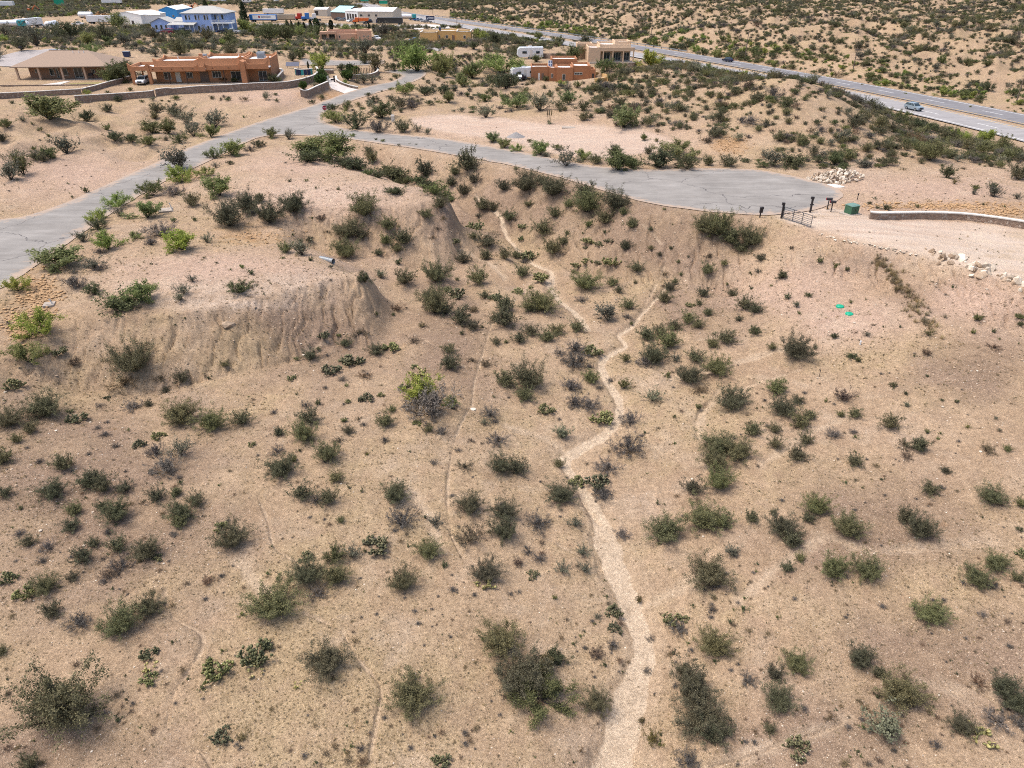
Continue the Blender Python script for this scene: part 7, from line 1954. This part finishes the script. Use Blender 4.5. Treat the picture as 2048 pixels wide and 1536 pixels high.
P = cast(1720, 689); r = empty('cleanout_pipe', tuple(P), 0, 'short white cleanout pipe standing on the bare slope', 'pipe')
MB().tube((0, 0, -.2), (0, 0, .28), .055, n=12).build('riser', WHITE_PAINT, r); MB().tube((0, 0, .28), (0, 0, .34), .07, n=12).build('cap', WHITE_PAINT, r)

# ------------------------------------------------------------------ culvert pipe, slabs, pedestal
P = cast(655, 522); r = empty('culvert_pipe', tuple(P), math.radians(-28), 'corrugated grey culvert pipe sticking out of the mound', 'pipe')
mb = MB(); n = 16; m_ = 22; vs_ = []; fs = []
for i in range(m_ + 1):
    x = -.9 + 1.7 * i / m_; rr_ = .27 + .014 * math.cos(i * math.pi)
    vs_ += [(x, rr_ * math.cos(2 * math.pi * k / n), .12 + rr_ * math.sin(2 * math.pi * k / n) - .02 * i / m_) for k in range(n)]
for i in range(m_): fs += [(i * n + k, i * n + (k + 1) % n, (i + 1) * n + (k + 1) % n, (i + 1) * n + k) for k in range(n)]
mb.add(vs_, fs).build('corrugated_shell', GALV, r)
MB().tube((.79, 0, .1), (.815, 0, .1), .285, n=16).build('rim', GALV, r) if False else None
for px, py, w, lab, pl in ((332, 421, .75, 'square concrete junction slab among the roadside bushes', 'leaning white vent pipe beside the junction slab'), (99, 610, .45, 'small pale slab on the left road shoulder', 'short pale pipe on the left road shoulder')):
    P = cast(px, py); r = empty('concrete_slab', tuple(P), math.radians(18), lab, 'slab')
    box_part('slab', CONCRETE, r, -w, w, -w, w, -.3, .14, bevel=.02); box_part('hatch', CONCRETE, r, -w * .5, w * .5, -w * .5, w * .5, .14, .17)
    Q = cast(px + (15 if w > .5 else 10), py + 2); q = empty('vent_pipe', tuple(Q), 0, pl, 'pipe')
    MB().tube((0, 0, -.2), (-.3, .1, .95 * w / .75), .06, n=10).build('riser', WHITE_CAP, q); MB().tube((-.3, .1, .95 * w / .75), (-.33, .11, 1.02 * w / .75), .09, n=10).build('cap', WHITE_CAP, q)
P = cast(786, 243); r = empty('utility_pedestal', tuple(P), 0, 'white utility pedestal at the edge of the pink dirt yard', 'utility box')
box_part('base', WHITE_CAP, r, -.28, .28, -.22, .22, -.2, .75, bevel=.03); box_part('head', WHITE_CAP, r, -.32, .32, -.26, .26, .75, 1.2, bevel=.05)
P = cast(1137, 255); r = empty('concrete_slab', tuple(P), 0, 'flat pale slab lying at the back of the gravel yard', 'slab')
box_part('slab', CONCRETE, r, -1.2, 1.2, -.6, .6, -.2, .08)

# ------------------------------------------------------------------ signs
def text_part(body, size, mat, parent, loc, rot, name='lettering'):
    cu = bpy.data.curves.new('lettering', 'FONT'); cu.body = body; cu.size = size; cu.align_x = 'CENTER'; cu.align_y = 'CENTER'
    tmp = bpy.data.objects.new('tmp_text', cu); COL.objects.link(tmp)
    dg = bpy.context.evaluated_depsgraph_get()
    me = bpy.data.meshes.new_from_object(tmp.evaluated_get(dg))
    bpy.data.objects.remove(tmp, do_unlink=True); bpy.data.curves.remove(cu)
    me.materials.clear(); me.materials.append(mat)
    o = bpy.data.objects.new(name, me); link(o, parent); o.location = loc; o.rotation_euler = rot
    return o
P = cast(652, 240)
face = math.atan2(-P[0], P[1])     # turn the plate towards the photographer's side of the road
s_ = empty('stop_sign', tuple(P), face * .8, 'red stop sign on a thin post at the road junction', 'sign')
MB().tube((0, 0, -.4), (0, 0, 2.75), .035, n=6).build('post', GALV, s_)
R8 = .42
oc = [(R8 * math.cos(math.pi / 8 + i * math.pi / 4), R8 * math.sin(math.pi / 8 + i * math.pi / 4)) for i in range(8)]
MB().profile([(x * 1.08, 2.25 + z * 1.08) for x, z in oc], -.055, -.04).build('border', WHITE_PAINT, s_)
pl = MB().profile([(x, 2.25 + z) for x, z in oc], -.068, -.056).build('plate', SIGN_RED, s_)
text_part('STOP', .30, WHITE_PAINT, pl, (0, -.075, 2.25), (math.pi / 2, 0, 0))
box_part('street_blade', GALV, s_, -.42, .42, -.02, .02, 2.78, 2.93)
def road_sign(px, pyb, w, h, lift, lab, extra=False):
    P = cast(px, pyb); r = empty('highway_sign', tuple(P), 0, lab, 'sign')
    pn = box_part('panel', SIGN_GREEN, r, -w / 2, w / 2, -.1, .1, lift, lift + h)
    for z in (lift, lift + h - .15): box_part('border', WHITE_PAINT, pn, -w / 2, w / 2, -.13, -.1, z, z + .15)
    for x in (-w * .35, w * .35): MB().tube((x, .2, -1), (x, .2, lift + h), .14, n=6).build('post', GALV, r)
    if extra: box_part('exit_panel', YELLOW_LINE, r, -w / 2, w / 2, -.1, .1, lift - 1.0, lift - .1)
road_sign(768, 21, 6.5, 2.4, 4.5, 'green overhead highway sign with yellow lower strip', True)
road_sign(730, 10, 7.0, 2.6, 3.0, 'distant green highway sign above the teal roof')
road_sign(120, 12, 7.0, 4.5, .5, 'green highway sign far off at the left')
P = cast(861, 46); r = empty('business_sign', tuple(P), 0, 'navy business sign on two posts beside the highway', 'sign')
pn = box_part('panel', NAVY, r, -2.6, 2.6, -.15, .15, 1.7, 3.9)
box_part('emblem', WHITE_PAINT, pn, -2.1, -1.5, -.18, -.15, 2.4, 3.0); box_part('emblem_bar', WHITE_PAINT, pn, -1.2, 2.1, -.18, -.15, 2.55, 3.1)
for x in (-2.3, 2.3): MB().tube((x, 0, -.5), (x, 0, 3.9), .12, n=6).build('post', DARK_METAL, r)

# ------------------------------------------------------------------ utility poles and guard rail
POLES = [(60,56,50,10),(241,42,237,8),(365,22,360,0),(353,22,352,-4),(716,38,714,5),(866,30,866,0),(922,28,922,6),(991,36,991,8),(1077,41,1077,9),(1180,65,1180,27),(1301,85,1302,44),(1489,120,1495,66),(1706,138,1712,98),(2033,202,2046,150),(1515,28,1519,-3),(914,53,914,36),(882,14,882,-6),(818,10,818,-6)]
WHERE = ['in the left yard', 'beside the white workshop', 'behind the blue house, dark right one', 'behind the blue house, thin left one', 'at the cream warehouse', 'beyond the highway above the yellow house', 'beyond the highway, third from left', 'beyond the highway, fourth from left', 'beyond the highway above the rust house', 'behind the cream house', 'at the highway guard rail end', 'right of the dark highway car', 'on the verge above the hilltop', 'near the right picture edge', 'on the far plain', 'short one at the truck yard', 'far off, second beyond the navy sign', 'far off, first beyond the highway signs']
for (bx, by_, tx, ty), wh in zip(POLES, WHERE):
    P = cast(bx, by_); zc = zc_of(P); h = min(13.0, max(5.0, (by_ - ty) * zc / FPX / .99))
    r = empty('utility_pole', tuple(P), math.radians(20), 'wooden utility pole ' + wh, 'pole', 'wooden utility poles')
    MB().tube((0, 0, -1), (0, 0, h), .17, .11, 8).build('shaft', POLE_W, r)
    c = box_part('crossarm', POLE_W, r, -1.1, 1.1, -.16, -.05, h - .9, h - .75)
    for x in (-1.0, 0, 1.0): MB().tube((x, -.1, h - .75), (x, -.1, h - .55), .05, n=6).build('insulator', GALV, c)
L = np.array(HWF); q, _, _ = project(L[:, 0], L[:, 1], L[:, 2])
sel = [i for i in range(len(L)) if 850 < q[i] < 1352]
tg = np.gradient(L[:, :2], axis=0); tg /= np.linalg.norm(tg, axis=1)[:, None]
nm = np.stack([-tg[:, 1], tg[:, 0]], 1)
G0 = L[sel[0]]
gr = empty('guard_rail', (L[sel[0], 0], L[sel[0], 1], L[sel[0], 2]), 0, 'long steel guard rail along the far highway edge', 'guard rail')
pts = [(L[i, 0] - nm[i, 0] * 6.6 - G0[0], L[i, 1] - nm[i, 1] * 6.6 - G0[1], L[i, 2] - G0[2] + .15) for i in sel]
rail = MB()
for a, b in zip(pts[:-1], pts[1:]):
    for z0, z1 in ((.42, .58), (.62, .78)):
        rail.add([(a[0], a[1], a[2] + z0), (b[0], b[1], b[2] + z0), (b[0], b[1], b[2] + z1), (a[0], a[1], a[2] + z1)], [(0, 1, 2, 3)])
rail.build('beam', GALV, gr)
pm = MB().box(-.1, .1, -.1, .1, -.8, .8).mesh('post'); pm.materials.append(POLE_W)
for p in pts:
    o = bpy.data.objects.new('post', pm); link(o, gr); o.location = p
print('script seconds', round(time.time() - T0, 1), 'objects', len(bpy.data.objects))
